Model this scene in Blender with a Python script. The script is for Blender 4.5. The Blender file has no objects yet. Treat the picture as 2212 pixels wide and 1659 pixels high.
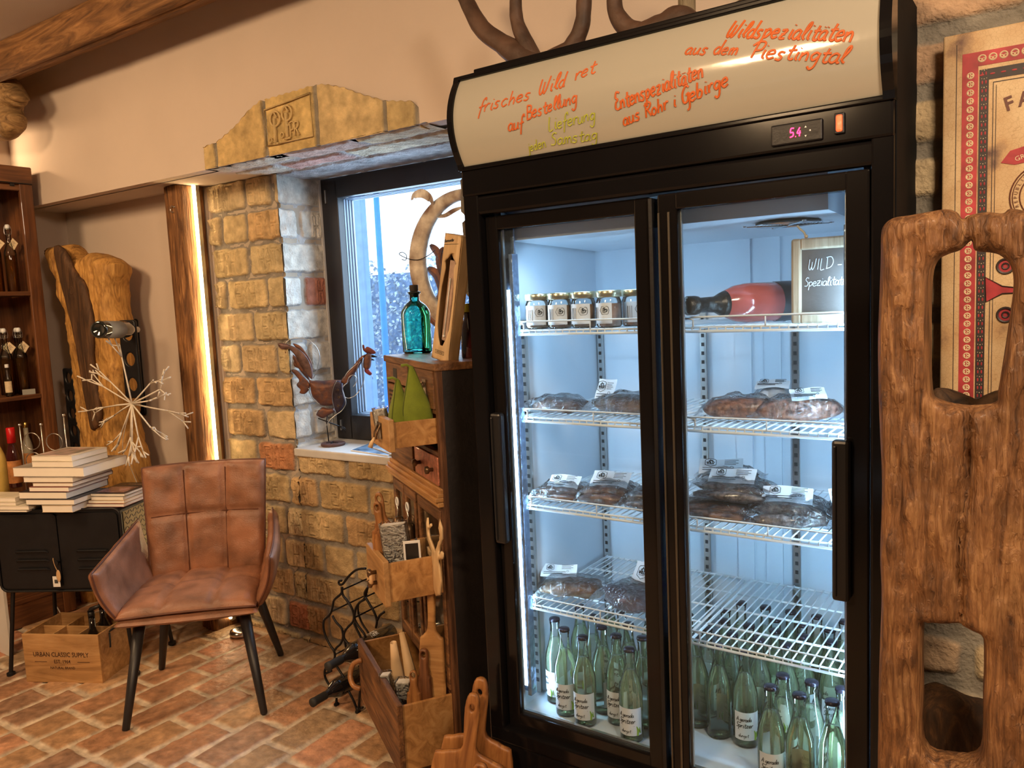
import bpy, bmesh, math, random
import numpy as np
from mathutils import Vector, Matrix, noise as mnoise
random.seed(7)
PI = math.pi
C = bpy.context.scene.collection
SC = bpy.context.scene

# ------------------------------------------------------------ camera
F_PX, YAW, PITCH, ROLL, CAM_H = 1705.0, math.radians(-33.8), math.radians(5.95), math.radians(-2.63), 1.5
_f = Vector((math.sin(YAW)*math.cos(PITCH), math.cos(YAW)*math.cos(PITCH), -math.sin(PITCH)))
_r0 = Vector((math.cos(YAW), -math.sin(YAW), 0)); _u0 = _r0.cross(_f)
_r = _r0*math.cos(ROLL) + _u0*math.sin(ROLL); _u = _u0*math.cos(ROLL) - _r0*math.sin(ROLL)
CP = Vector((0, 0, CAM_H))
cd = bpy.data.cameras.new('camera'); cam = bpy.data.objects.new('camera', cd); C.objects.link(cam)
cd.sensor_width = 36.0; cd.lens = F_PX/2212*36.0; cd.clip_start = 0.05
cam.matrix_world = Matrix(((_r.x, _u.x, -_f.x, 0), (_r.y, _u.y, -_f.y, 0), (_r.z, _u.z, -_f.z, CAM_H), (0, 0, 0, 1)))
SC.camera = cam

# ------------------------------------------------------------ world, exposure
SC.view_settings.view_transform = 'Standard'; SC.view_settings.look = 'None'
SC.view_settings.gamma = 1; SC.view_settings.use_curve_mapping = False
SC.view_settings.exposure = EXPOSURE = 0.0
SC.cycles.use_denoising = True
SC.cycles.max_bounces = 8; SC.cycles.diffuse_bounces = 4; SC.cycles.glossy_bounces = 4
SC.cycles.transmission_bounces = 6; SC.cycles.transparent_max_bounces = 24
SC.cycles.sample_clamp_indirect = 6.0; SC.cycles.caustics_reflective = False; SC.cycles.caustics_refractive = False
W = bpy.data.worlds.new('sky'); SC.world = W; W.use_nodes = True
wn = W.node_tree.nodes; wl = W.node_tree.links; wn.clear()
wo = wn.new('ShaderNodeOutputWorld'); wb = wn.new('ShaderNodeBackground')
wt = wn.new('ShaderNodeTexCoord'); wsep = wn.new('ShaderNodeSeparateXYZ'); wr = wn.new('ShaderNodeValToRGB')
wl.new(wt.outputs['Generated'], wsep.inputs[0]); wl.new(wsep.outputs['Z'], wr.inputs[0])
wr.color_ramp.elements[0].position = 0.0; wr.color_ramp.elements[0].color = (0.95, 0.97, 1.0, 1)
wr.color_ramp.elements[1].position = 0.5; wr.color_ramp.elements[1].color = (0.55, 0.74, 1.0, 1)
wl.new(wr.outputs[0], wb.inputs['Color']); wb.inputs['Strength'].default_value = 3.2
wl.new(wb.outputs[0], wo.inputs[0])

def area_light(name, loc, target, size, power, col, size_y=None, spread=180):
    ld = bpy.data.lights.new(name, 'AREA'); ld.energy = power; ld.color = col; ld.size = size
    if size_y: ld.shape = 'RECTANGLE'; ld.size_y = size_y
    ld.spread = math.radians(spread)
    o = bpy.data.objects.new(name, ld); C.objects.link(o); o.location = loc
    o.rotation_euler = (Vector(target)-Vector(loc)).to_track_quat('-Z', 'Y').to_euler()
    return o
WARM = (1.0, 0.66, 0.36)
area_light('sky_light_window', (-2.25, 2.85, 1.75), (-2.35, 0.6, 0.3), 1.0, 34, (0.64, 0.82, 1.0), 1.1)
area_light('ceiling_lamp_light', (-1.2, -0.9, 2.6), (-1.6, 0.9, 0.6), 0.5, 52, WARM)
area_light('ceiling_lamp_light', (-3.3, 0.2, 2.6), (-3.6, 1.3, 0.5), 0.4, 34, WARM)
area_light('ceiling_lamp_light', (0.7, 0.2, 2.6), (0.0, 1.4, 1.2), 0.4, 40, (1.0, 0.74, 0.50))

# ------------------------------------------------------------ pixel rays onto real planes of the room
def ray(px, py): return _f + _r*((px-1106)/F_PX) - _u*((py-829.5)/F_PX)
def atp(px, py, n, d):
    v = ray(px, py); n = Vector(n); return CP + v*((d-n.dot(CP))/n.dot(v))
def aty(px, py, Y): return atp(px, py, (0, 1, 0), Y)
def atx(px, py, X): return atp(px, py, (1, 0, 0), X)
def atz(px, py, Z): return atp(px, py, (0, 0, 1), Z)

# ------------------------------------------------------------ objects, things, parts
INV = {}
def thing(name, label, cat, M=None, group=None):
    o = bpy.data.objects.new(name, None); C.objects.link(o)
    M = M if isinstance(M, Matrix) else Matrix.Translation(M if M is not None else (0, 0, 0))
    o.matrix_world = M; o.empty_display_size = 0.05
    o['label'] = label; o['category'] = cat
    if group: o['group'] = group
    INV[o.name] = M.inverted()
    return o
def tag(o, label, cat, group=None):
    o['label'] = label; o['category'] = cat
    if group: o['group'] = group
    return o
def root_of(o):
    while o.parent: o = o.parent
    return o
class MB:
    def __init__(s): s.v = []; s.f = []; s.mi = []; s.cm = 0; s.sm = []; s.smooth = False
    def add(s, vs, fs, M=None):
        b = len(s.v)
        for p in vs:
            p = Vector(p); s.v.append(M @ p if M is not None else p)
        for f in fs: s.f.append([b+i for i in f]); s.mi.append(s.cm); s.sm.append(s.smooth)
        return s
    def box(s, c, d, M=None, rz=0):
        x, y, z = d[0]/2, d[1]/2, d[2]/2
        vs = [Vector((a*x, b*y, e*z)) for e in (-1, 1) for b in (-1, 1) for a in (-1, 1)]
        R = Matrix.Rotation(rz, 4, 'Z') if rz else Matrix.Identity(4)
        T = Matrix.Translation(c) @ R
        if M is not None: T = M @ T
        return s.add(vs, [(0, 2, 3, 1), (4, 5, 7, 6), (0, 1, 5, 4), (2, 6, 7, 3), (0, 4, 6, 2), (1, 3, 7, 5)], T)
    def mm(s, a, b, M=None):
        return s.box([(a[i]+b[i])/2 for i in range(3)], [abs(b[i]-a[i]) for i in range(3)], M)
    def rbox(s, a, b, r=.004, M=None, seg=2):   # box with rounded edges
        bm = bmesh.new(); bmesh.ops.create_cube(bm, size=1)
        d = [abs(b[i]-a[i]) for i in range(3)]; c = [(a[i]+b[i])/2 for i in range(3)]
        for v in bm.verts: v.co = Vector((v.co.x*d[0]+c[0], v.co.y*d[1]+c[1], v.co.z*d[2]+c[2]))
        r = min(r, min(d)*.45)
        bmesh.ops.bevel(bm, geom=bm.edges[:], offset=r, segments=seg, profile=.5, affect='EDGES')
        bm.verts.index_update()
        s.add([v.co for v in bm.verts], [[v.index for v in f.verts] for f in bm.faces], M); bm.free(); return s
    def prism(s, poly, h, M=None, z0=0.0):        # polygon in xy, extruded in z
        n = len(poly); ar = sum(poly[i][0]*poly[(i+1) % n][1]-poly[(i+1) % n][0]*poly[i][1] for i in range(n))
        if ar < 0: poly = list(poly)[::-1]
        vs = [(p[0], p[1], z0) for p in poly]+[(p[0], p[1], z0+h) for p in poly]
        fs = [tuple(range(n))[::-1], tuple(range(n, 2*n))]+[(i, (i+1) % n, n+(i+1) % n, n+i) for i in range(n)]
        return s.add(vs, fs, M)
    def tube(s, pts, r, n=8, M=None, closed=False, cap=True, flat=None):
        pts = [Vector(p) for p in pts]; m = len(pts)
        rr = r if isinstance(r, (list, tuple)) else [r]*m
        T = []
        for i in range(m):
            if closed: t = pts[(i+1) % m]-pts[i-1]
            else: t = pts[min(i+1, m-1)]-pts[max(i-1, 0)]
            if t.length < 1e-9: t = Vector((0, 0, 1))
            T.append(t.normalized())
        a = Vector((0, 0, 1)) if abs(T[0].z) < .9 else Vector((1, 0, 0))
        if flat is not None: a = Vector(flat)
        N = (a - T[0]*a.dot(T[0])).normalized(); vs = []; fs = []
        for i in range(m):
            N = (N - T[i]*N.dot(T[i]))
            if flat is not None: N = Vector(flat) - T[i]*Vector(flat).dot(T[i])
            N = N.normalized() if N.length > 1e-6 else Vector((1, 0, 0)); B = T[i].cross(N)
            for k in range(n):
                an = 2*PI*k/n; k1 = .35 if flat is not None else 1
                vs.append(pts[i]+N*(math.cos(an)*rr[i]*k1)+B*(math.sin(an)*rr[i]))
        for i in range(m if closed else m-1):
            j = (i+1) % m
            for k in range(n): fs.append((i*n+k, i*n+(k+1) % n, j*n+(k+1) % n, j*n+k))
        if cap and not closed:
            fs.append(tuple(range(n))[::-1]); fs.append(tuple((m-1)*n+k for k in range(n)))
        return s.add(vs, fs, M)
    def cyl(s, a, b, r, n=16, M=None): return s.tube([a, b], r, n, M)
    def lathe(s, prof, n=20, M=None, cap=True):   # prof: (r, z) pairs, about the z axis
        vs = []; fs = []
        for r, z in prof:
            for k in range(n): vs.append((r*math.cos(2*PI*k/n), r*math.sin(2*PI*k/n), z))
        for i in range(len(prof)-1):
            for k in range(n): fs.append((i*n+k, i*n+(k+1) % n, (i+1)*n+(k+1) % n, (i+1)*n+k))
        if cap:
            if prof[0][0] > 1e-5: fs.append(tuple(range(n))[::-1])
            if prof[-1][0] > 1e-5: fs.append(tuple((len(prof)-1)*n+k for k in range(n)))
        return s.add(vs, fs, M)
    def sphere(s, c, r, M=None, nu=14, nv=9):
        r = r if isinstance(r, (tuple, list)) else (r, r, r); vs = []; fs = []
        for i in range(nv+1):
            t = PI*i/nv
            for k in range(nu):
                a = 2*PI*k/nu; vs.append((c[0]+r[0]*math.sin(t)*math.cos(a), c[1]+r[1]*math.sin(t)*math.sin(a), c[2]-r[2]*math.cos(t)))
        for i in range(nv):
            for k in range(nu): fs.append((i*nu+k, i*nu+(k+1) % nu, (i+1)*nu+(k+1) % nu, (i+1)*nu+k))
        return s.add(vs, fs, M)
    def torus(s, c, R, r, M=None, axis='Z', n=28, m=8, a0=0, a1=2*PI):
        full = abs(a1-a0-2*PI) < 1e-6; pts = []
        for i in range(n if full else n+1):
            a = a0+(a1-a0)*i/n; x, y = R*math.cos(a), R*math.sin(a)
            pts.append(Vector(c)+Vector({'Z': (x, y, 0), 'Y': (x, 0, y), 'X': (0, x, y)}[axis]))
        return s.tube(pts, r, m, M, closed=full)
    def grid(s, fn, nu, nv, closed_u=False, M=None):
        vs = [fn(i/(nu if closed_u else nu-1), j/(nv-1)) for j in range(nv) for i in range(nu)]; fs = []
        for j in range(nv-1):
            for i in range(nu if closed_u else nu-1):
                k = (i+1) % nu; fs.append((j*nu+i, j*nu+k, (j+1)*nu+k, (j+1)*nu+i))
        return s.add(vs, fs, M)

def obj(name, mb, m, parent=None, smooth=False, local=False, bevel=0, seg=2, solid=0, solid_off=-1, sub=0):
    me = bpy.data.meshes.new(name); o = bpy.data.objects.new(name, me); C.objects.link(o)
    vs = mb.v
    if parent is not None:
        o.parent = parent
        r = root_of(parent)
        if not local and r.name in INV:
            I = INV[r.name]; vs = [I @ p for p in vs]
    me.from_pydata([tuple(p) for p in vs], [], mb.f); 
    ms = m if isinstance(m, (list, tuple)) else [m]
    for x in ms: me.materials.append(x)
    if len(ms) > 1: me.polygons.foreach_set('material_index', mb.mi)
    if smooth: me.polygons.foreach_set('use_smooth', [True]*len(me.polygons))
    elif any(mb.sm): me.polygons.foreach_set('use_smooth', mb.sm)
    me.update()
    if solid: q = o.modifiers.new('thickness', 'SOLIDIFY'); q.thickness = solid; q.offset = solid_off
    if bevel:
        q = o.modifiers.new('rounding', 'BEVEL'); q.width = bevel; q.segments = seg; q.limit_method = 'ANGLE'; q.angle_limit = math.radians(40)
    if sub: q = o.modifiers.new('smooth', 'SUBSURF'); q.levels = sub; q.render_levels = sub
    return o
def struct(name, mb, m, parent=None, **k):
    o = obj(name, mb, m, parent, **k)
    if parent is None: o['kind'] = 'structure'
    return o
def dup(root, M, label=None, group=None):
    def cp(o, par):
        c = o.copy(); C.objects.link(c); c.parent = par
        for ch in o.children: cp(ch, c)
        return c
    c = cp(root, None); c.matrix_world = M if isinstance(M, Matrix) else Matrix.Translation(M)
    if label: c['label'] = label
    if group: c['group'] = group
    return c
def frame(o, x, z=None):      # matrix from origin, x axis, z axis
    x = Vector(x).normalized(); z = Vector(z if z is not None else (0, 0, 1)); z = (z-x*z.dot(x)).normalized(); y = z.cross(x)
    return Matrix(((x.x, y.x, z.x, o[0]), (x.y, y.y, z.y, o[1]), (x.z, y.z, z.z, o[2]), (0, 0, 0, 1)))
def TR(x, y, z, rz=0, rx=0, ry=0):
    return Matrix.Translation((x, y, z)) @ Matrix.Rotation(rz, 4, 'Z') @ Matrix.Rotation(rx, 4, 'X') @ Matrix.Rotation(ry, 4, 'Y')
def smoothpts(P, k=5, closed=False):
    P = [Vector(p) for p in P]; n = len(P); out = []
    if n < 3: return P
    for i in range(n if closed else n-1):
        p0 = P[i-1] if (i > 0 or closed) else P[0]; p1 = P[i]; p2 = P[(i+1) % n]; p3 = P[(i+2) % n] if (i+2 < n or closed) else P[n-1]
        for j in range(k):
            t = j/k; out.append(.5*((2*p1)+(p2-p0)*t+(2*p0-5*p1+4*p2-p3)*t*t+(3*p1-p0-3*p2+p3)*t*t*t))
    if not closed: out.append(P[-1])
    return out

# ------------------------------------------------------------ materials
def new_mat(name):
    m = bpy.data.materials.new(name); m.use_nodes = True; nt = m.node_tree
    return m, nt, nt.nodes['Principled BSDF']
def s2l(c): return tuple((x/255/12.92 if x/255 <= .04045 else ((x/255+.055)/1.055)**2.4) for x in c)
def pmat(name, col, rough=.5, metal=0, var=.12, scale=12, bump=.05, bscale=80, spec=.5, coat=0, attr=False, emis=None, estr=0, sheen=0, bdist=.004, col2=None):
    m, nt, b = new_mat(name); N = nt.nodes; L = nt.links
    tc = N.new('ShaderNodeTexCoord'); nz = N.new('ShaderNodeTexNoise'); nz.inputs['Scale'].default_value = scale; nz.inputs['Detail'].default_value = 5
    L.new(tc.outputs['Object'], nz.inputs['Vector'])
    rp = N.new('ShaderNodeValToRGB'); L.new(nz.outputs['Fac'], rp.inputs[0]); rp.color_ramp.elements[0].position = .3; rp.color_ramp.elements[1].position = .7
    if attr:
        at = N.new('ShaderNodeAttribute'); at.attribute_name = 'Col'
        rp.color_ramp.elements[0].color = (1-var,)*3+(1,); rp.color_ramp.elements[1].color = (1+var,)*3+(1,)
        mx = N.new('ShaderNodeMix'); mx.data_type = 'RGBA'; mx.blend_type = 'MULTIPLY'; mx.inputs['Factor'].default_value = 1
        L.new(at.outputs['Color'], mx.inputs['A']); L.new(rp.outputs[0], mx.inputs['B']); L.new(mx.outputs['Result'], b.inputs['Base Color'])
    else:
        c2 = col2 or tuple(min(1, x*(1+var)) for x in col); c1 = tuple(x*(1-var) for x in col)
        rp.color_ramp.elements[0].color = c1+(1,); rp.color_ramp.elements[1].color = c2+(1,); L.new(rp.outputs[0], b.inputs['Base Color'])
    b.inputs['Roughness'].default_value = rough; b.inputs['Metallic'].default_value = metal
    b.inputs['Specular IOR Level'].default_value = spec; b.inputs['Coat Weight'].default_value = coat
    if sheen: b.inputs['Sheen Weight'].default_value = sheen
    if bump:
        n2 = N.new('ShaderNodeTexNoise'); n2.inputs['Scale'].default_value = bscale; n2.inputs['Detail'].default_value = 6
        L.new(tc.outputs['Object'], n2.inputs['Vector']); bp = N.new('ShaderNodeBump'); bp.inputs['Strength'].default_value = bump*4 if bump < .25 else 1; bp.inputs['Distance'].default_value = bdist
        L.new(n2.outputs['Fac'], bp.inputs['Height']); L.new(bp.outputs[0], b.inputs['Normal'])
    if emis: b.inputs['Emission Color'].default_value = emis+(1,); b.inputs['Emission Strength'].default_value = estr
    return m
def wood(name, c1, c2, c3=None, axis='Z', scale=1.0, rough=.55, bump=.3, stretch=14, dist=1.5, coat=0, knots=False):
    m, nt, b = new_mat(name); N = nt.nodes; L = nt.links
    tc = N.new('ShaderNodeTexCoord'); mp = N.new('ShaderNodeMapping'); L.new(tc.outputs['Object'], mp.inputs['Vector'])
    k = stretch*scale; sc = {'X': (scale, k, k), 'Y': (k, scale, k), 'Z': (k, k, scale)}[axis]
    mp.inputs['Scale'].default_value = sc
    n1 = N.new('ShaderNodeTexNoise'); n1.inputs['Scale'].default_value = 1.6; n1.inputs['Detail'].default_value = 8; n1.inputs['Roughness'].default_value = .62; n1.inputs['Distortion'].default_value = dist
    L.new(mp.outputs[0], n1.inputs['Vector'])
    rp = N.new('ShaderNodeValToRGB'); e = rp.color_ramp.elements
    e[0].position = .3; e[0].color = c1+(1,); e[1].position = .72; e[1].color = c2+(1,)
    if c3: x = e.new(.5); x.color = c3+(1,)
    L.new(n1.outputs['Fac'], rp.inputs[0])
    n3 = N.new('ShaderNodeTexNoise'); n3.inputs['Scale'].default_value = 3*scale; n3.inputs['Detail'].default_value = 3; L.new(tc.outputs['Object'], n3.inputs['Vector'])
    r3 = N.new('ShaderNodeValToRGB'); r3.color_ramp.elements[0].position = .3; r3.color_ramp.elements[1].position = .7; r3.color_ramp.elements[0].color = (.62, .6, .58, 1); r3.color_ramp.elements[1].color = (1.15, 1.12, 1.08, 1)
    L.new(n3.outputs['Fac'], r3.inputs[0])
    mx = N.new('ShaderNodeMix'); mx.data_type = 'RGBA'; mx.blend_type = 'MULTIPLY'; mx.inputs['Factor'].default_value = .8
    L.new(rp.outputs[0], mx.inputs['A']); L.new(r3.outputs[0], mx.inputs['B']); L.new(mx.outputs['Result'], b.inputs['Base Color'])
    b.inputs['Roughness'].default_value = rough; b.inputs['Coat Weight'].default_value = coat
    n2 = N.new('ShaderNodeTexNoise'); n2.inputs['Scale'].default_value = 5; n2.inputs['Detail'].default_value = 8; n2.inputs['Distortion'].default_value = .6; L.new(mp.outputs[0], n2.inputs['Vector'])
    bp = N.new('ShaderNodeBump'); bp.inputs['Strength'].default_value = bump; bp.inputs['Distance'].default_value = .006
    L.new(n2.outputs['Fac'], bp.inputs['Height']); L.new(bp.outputs[0], b.inputs['Normal'])
    return m
def film(name, tint=(1, 1, 1), gloss=.12, rough=.03, milky=0.0, mcol=(.8, .9, 1), bump=0.0, bscale=40, fres=True):
    """thin clear sheet: see-through with a surface reflection (window glass, foil)"""
    m = bpy.data.materials.new(name); m.use_nodes = True; nt = m.node_tree; N = nt.nodes; L = nt.links; N.clear()
    o = N.new('ShaderNodeOutputMaterial'); t = N.new('ShaderNodeBsdfTransparent'); t.inputs[0].default_value = tint+(1,)
    g = N.new('ShaderNodeBsdfGlossy'); g.inputs['Roughness'].default_value = rough; g.inputs['Color'].default_value = (1, 1, 1, 1)
    mx = N.new('ShaderNodeMixShader')
    if fres:
        lw = N.new('ShaderNodeLayerWeight'); lw.inputs['Blend'].default_value = gloss
        if True: L.new(lw.outputs['Fresnel'], mx.inputs[0])
    else: lw = None; mx.inputs[0].default_value = gloss
    if bump:
        tc = N.new('ShaderNodeTexCoord'); nz = N.new('ShaderNodeTexNoise'); nz.inputs['Scale'].default_value = bscale; nz.inputs['Detail'].default_value = 3; nz.inputs['Distortion'].default_value = 2
        L.new(tc.outputs['Object'], nz.inputs['Vector']); bp = N.new('ShaderNodeBump'); bp.inputs['Strength'].default_value = bump; bp.inputs['Distance'].default_value = .01
        L.new(nz.outputs['Fac'], bp.inputs['Height']); L.new(bp.outputs[0], g.inputs['Normal'])
        if lw: L.new(bp.outputs[0], lw.inputs['Normal'])
    L.new(t.outputs[0], mx.inputs[1]); L.new(g.outputs[0], mx.inputs[2]); last = mx
    if milky:
        d = N.new('ShaderNodeBsdfDiffuse'); d.inputs[0].default_value = mcol+(1,); m2 = N.new('ShaderNodeMixShader'); m2.inputs[0].default_value = milky
        L.new(mx.outputs[0], m2.inputs[1]); L.new(d.outputs[0], m2.inputs[2]); last = m2
    L.new(last.outputs[0], o.inputs[0]); return m
def emit(name, col, st):
    m = bpy.data.materials.new(name); m.use_nodes = True; nt = m.node_tree; nt.nodes.clear()
    o = nt.nodes.new('ShaderNodeOutputMaterial'); e = nt.nodes.new('ShaderNodeEmission'); e.inputs[0].default_value = col+(1,); e.inputs[1].default_value = st
    nt.links.new(e.outputs[0], o.inputs[0]); return m

M_plaster = pmat('warm_plaster', (.62, .52, .44), .9, var=.03, scale=3, bump=.03, bscale=260, spec=.2)
M_ceil = pmat('grey_ceiling_plaster', (.5, .43, .38), .9, var=.05, scale=2, bump=.03, bscale=200, spec=.2)
M_dark = pmat('dark_shop_wall', (.25, .18, .13), .8, var=.2, scale=2)
M_brick = pmat('old_brick', (.5, .4, .3), .88, var=.22, scale=22, bump=.22, bscale=120, attr=True, spec=.25, bdist=.006)
M_floor = pmat('brick_floor', (.5, .4, .3), .46, var=.3, scale=26, bump=.24, bscale=45, attr=True, spec=.45, bdist=.006)
M_stone = pmat('sill_stone', (.60, .59, .57), .7, var=.08, bump=.06)
M_black = pmat('black_gloss', (.006, .006, .007), .16, var=.2, bump=0, spec=.35)
M_blackm = pmat('black_metal', (.012, .012, .014), .42, metal=.3, var=.2, bump=.04, bscale=150)
M_blackleg = pmat('black_leg_lacquer', (.018, .016, .017), .42, var=.2, bump=.02)
M_frame = pmat('anthracite_window_frame', (.022, .022, .026), .45, var=.1, bump=.03, bscale=300)
M_white = pmat('white_enamel', (.82, .86, .88), .35, var=.02, bump=0)
M_chrome = pmat('chrome', (.75, .75, .75), .18, metal=1, var=.05, bump=0)
M_steel = pmat('brushed_steel', (.55, .54, .52), .3, metal=1, var=.08, bump=.02)
M_paper = pmat('white_paper', (.78, .77, .74), .8, var=.03, bump=.03, bscale=150)
M_ink = pmat('black_ink', (.02, .02, .02), .7, var=.05, bump=0)
M_oak = wood('old_oak_beam', (.075, .032, .012), (.42, .22, .085), (.22, .105, .036), axis='X', scale=1.2, rough=.8, bump=.9, stretch=9, dist=2.5)
M_oakz = wood('old_oak_post', (.05, .022, .008), (.50, .25, .09), (.24, .105, .035), axis='Z', scale=1.8, rough=.8, bump=.9, stretch=9, dist=2.5)
M_shelf = wood('brown_shelf_wood', (.075, .028, .012), (.30, .125, .045), (.17, .065, .024), axis='Z', scale=1.2, rough=.42, bump=.2, coat=.15)
M_shelfy = wood('brown_shelf_board', (.06, .022, .01), (.24, .10, .036), (.13, .05, .02), axis='Y', scale=1.2, rough=.45, bump=.2, coat=.1)
M_drift = wood('yellow_driftwood', (.22, .10, .025), (.78, .46, .14), (.55, .29, .075), axis='Z', scale=2.2, rough=.72, bump=.9, stretch=4, dist=3.5)
M_driftd = wood('dark_heartwood', (.035, .017, .009), (.20, .10, .045), (.09, .043, .018), axis='Z', scale=2.0, rough=.75, bump=.8, stretch=6, dist=2)
M_slab = wood('teak_root_slab', (.06, .026, .011), (.46, .25, .105), (.23, .105, .04), axis='Z', scale=3.4, rough=.6, bump=1.0, stretch=10, dist=1.5, coat=.04)
M_cab = wood('reclaimed_cabinet_wood', (.05, .022, .009), (.33, .16, .06), (.17, .075, .028), axis='X', scale=2.2, rough=.6, bump=.5, stretch=9)
M_cabz = wood('dark_cabinet_stile', (.04, .016, .008), (.22, .095, .04), (.11, .045, .018), axis='Z', scale=2.2, rough=.6, bump=.5, stretch=9)
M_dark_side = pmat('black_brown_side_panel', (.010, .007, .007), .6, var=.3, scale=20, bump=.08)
M_drawer = wood('light_drawer_wood', (.27, .125, .04), (.62, .36, .145), (.46, .235, .08), axis='X', scale=1.6, rough=.5, bump=.2, stretch=8)
M_board = wood('olive_board_wood', (.15, .05, .016), (.55, .27, .09), (.36, .155, .048), axis='Z', scale=2.0, rough=.42, bump=.15, stretch=7, coat=.1)
M_boardl = wood('light_board_wood', (.60, .40, .20), (.88, .68, .42), None, axis='Z', scale=2.0, rough=.5, bump=.1, stretch=7)
M_crate = wood('pine_crate_wood', (.30, .155, .055), (.66, .41, .19), (.50, .28, .11), axis='X', scale=1.4, rough=.6, bump=.25, stretch=9)
M_leather = pmat('cognac_leather', (.29, .128, .068), .40, var=.36, scale=11, bump=.11, bscale=190, spec=.5, bdist=.003)
M_rust = pmat('rusty_sheet_metal', (.07, .06, .085), .5, metal=.45, var=.3, scale=30, bump=.15, bscale=60, col2=(.23, .085, .038))
M_rustw = pmat('weathered_painted_metal', (.17, .065, .03), .55, metal=.1, var=.2, scale=13, bump=.1, col2=(.86, .80, .68))
M_iron = pmat('wrought_iron', (.012, .011, .012), .4, metal=.5, var=.2, bump=.08)
M_gold = pmat('gold_cap', (.75, .52, .16), .3, metal=1, var=.1, bump=.02)
M_red = pmat('red_foil_cap', (.55, .012, .015), .28, var=.2, bump=.03)
M_glassd = film('clear_thin_glass', (.93, .96, .94), .25, .02)
M_tag = pmat('cream_label_paper', (.68, .55, .36), .8, var=.15, scale=60, bump=.02)
M_kraft = pmat('kraft_paper', (.60, .38, .19), .7, var=.1, bump=.1, bscale=30)
M_green = pmat('olive_green_felt', (.14, .185, .008), .85, var=.15, scale=30, bump=.08, bscale=220, sheen=.2)
M_foil = film('crinkled_foil', (.985, .99, 1), .34, .10, milky=.0, bump=1.0, bscale=45)
M_antler = pmat('brown_antler', (.085, .045, .028), .6, var=.5, scale=14, bump=.25, bscale=26, bdist=.006)
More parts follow.
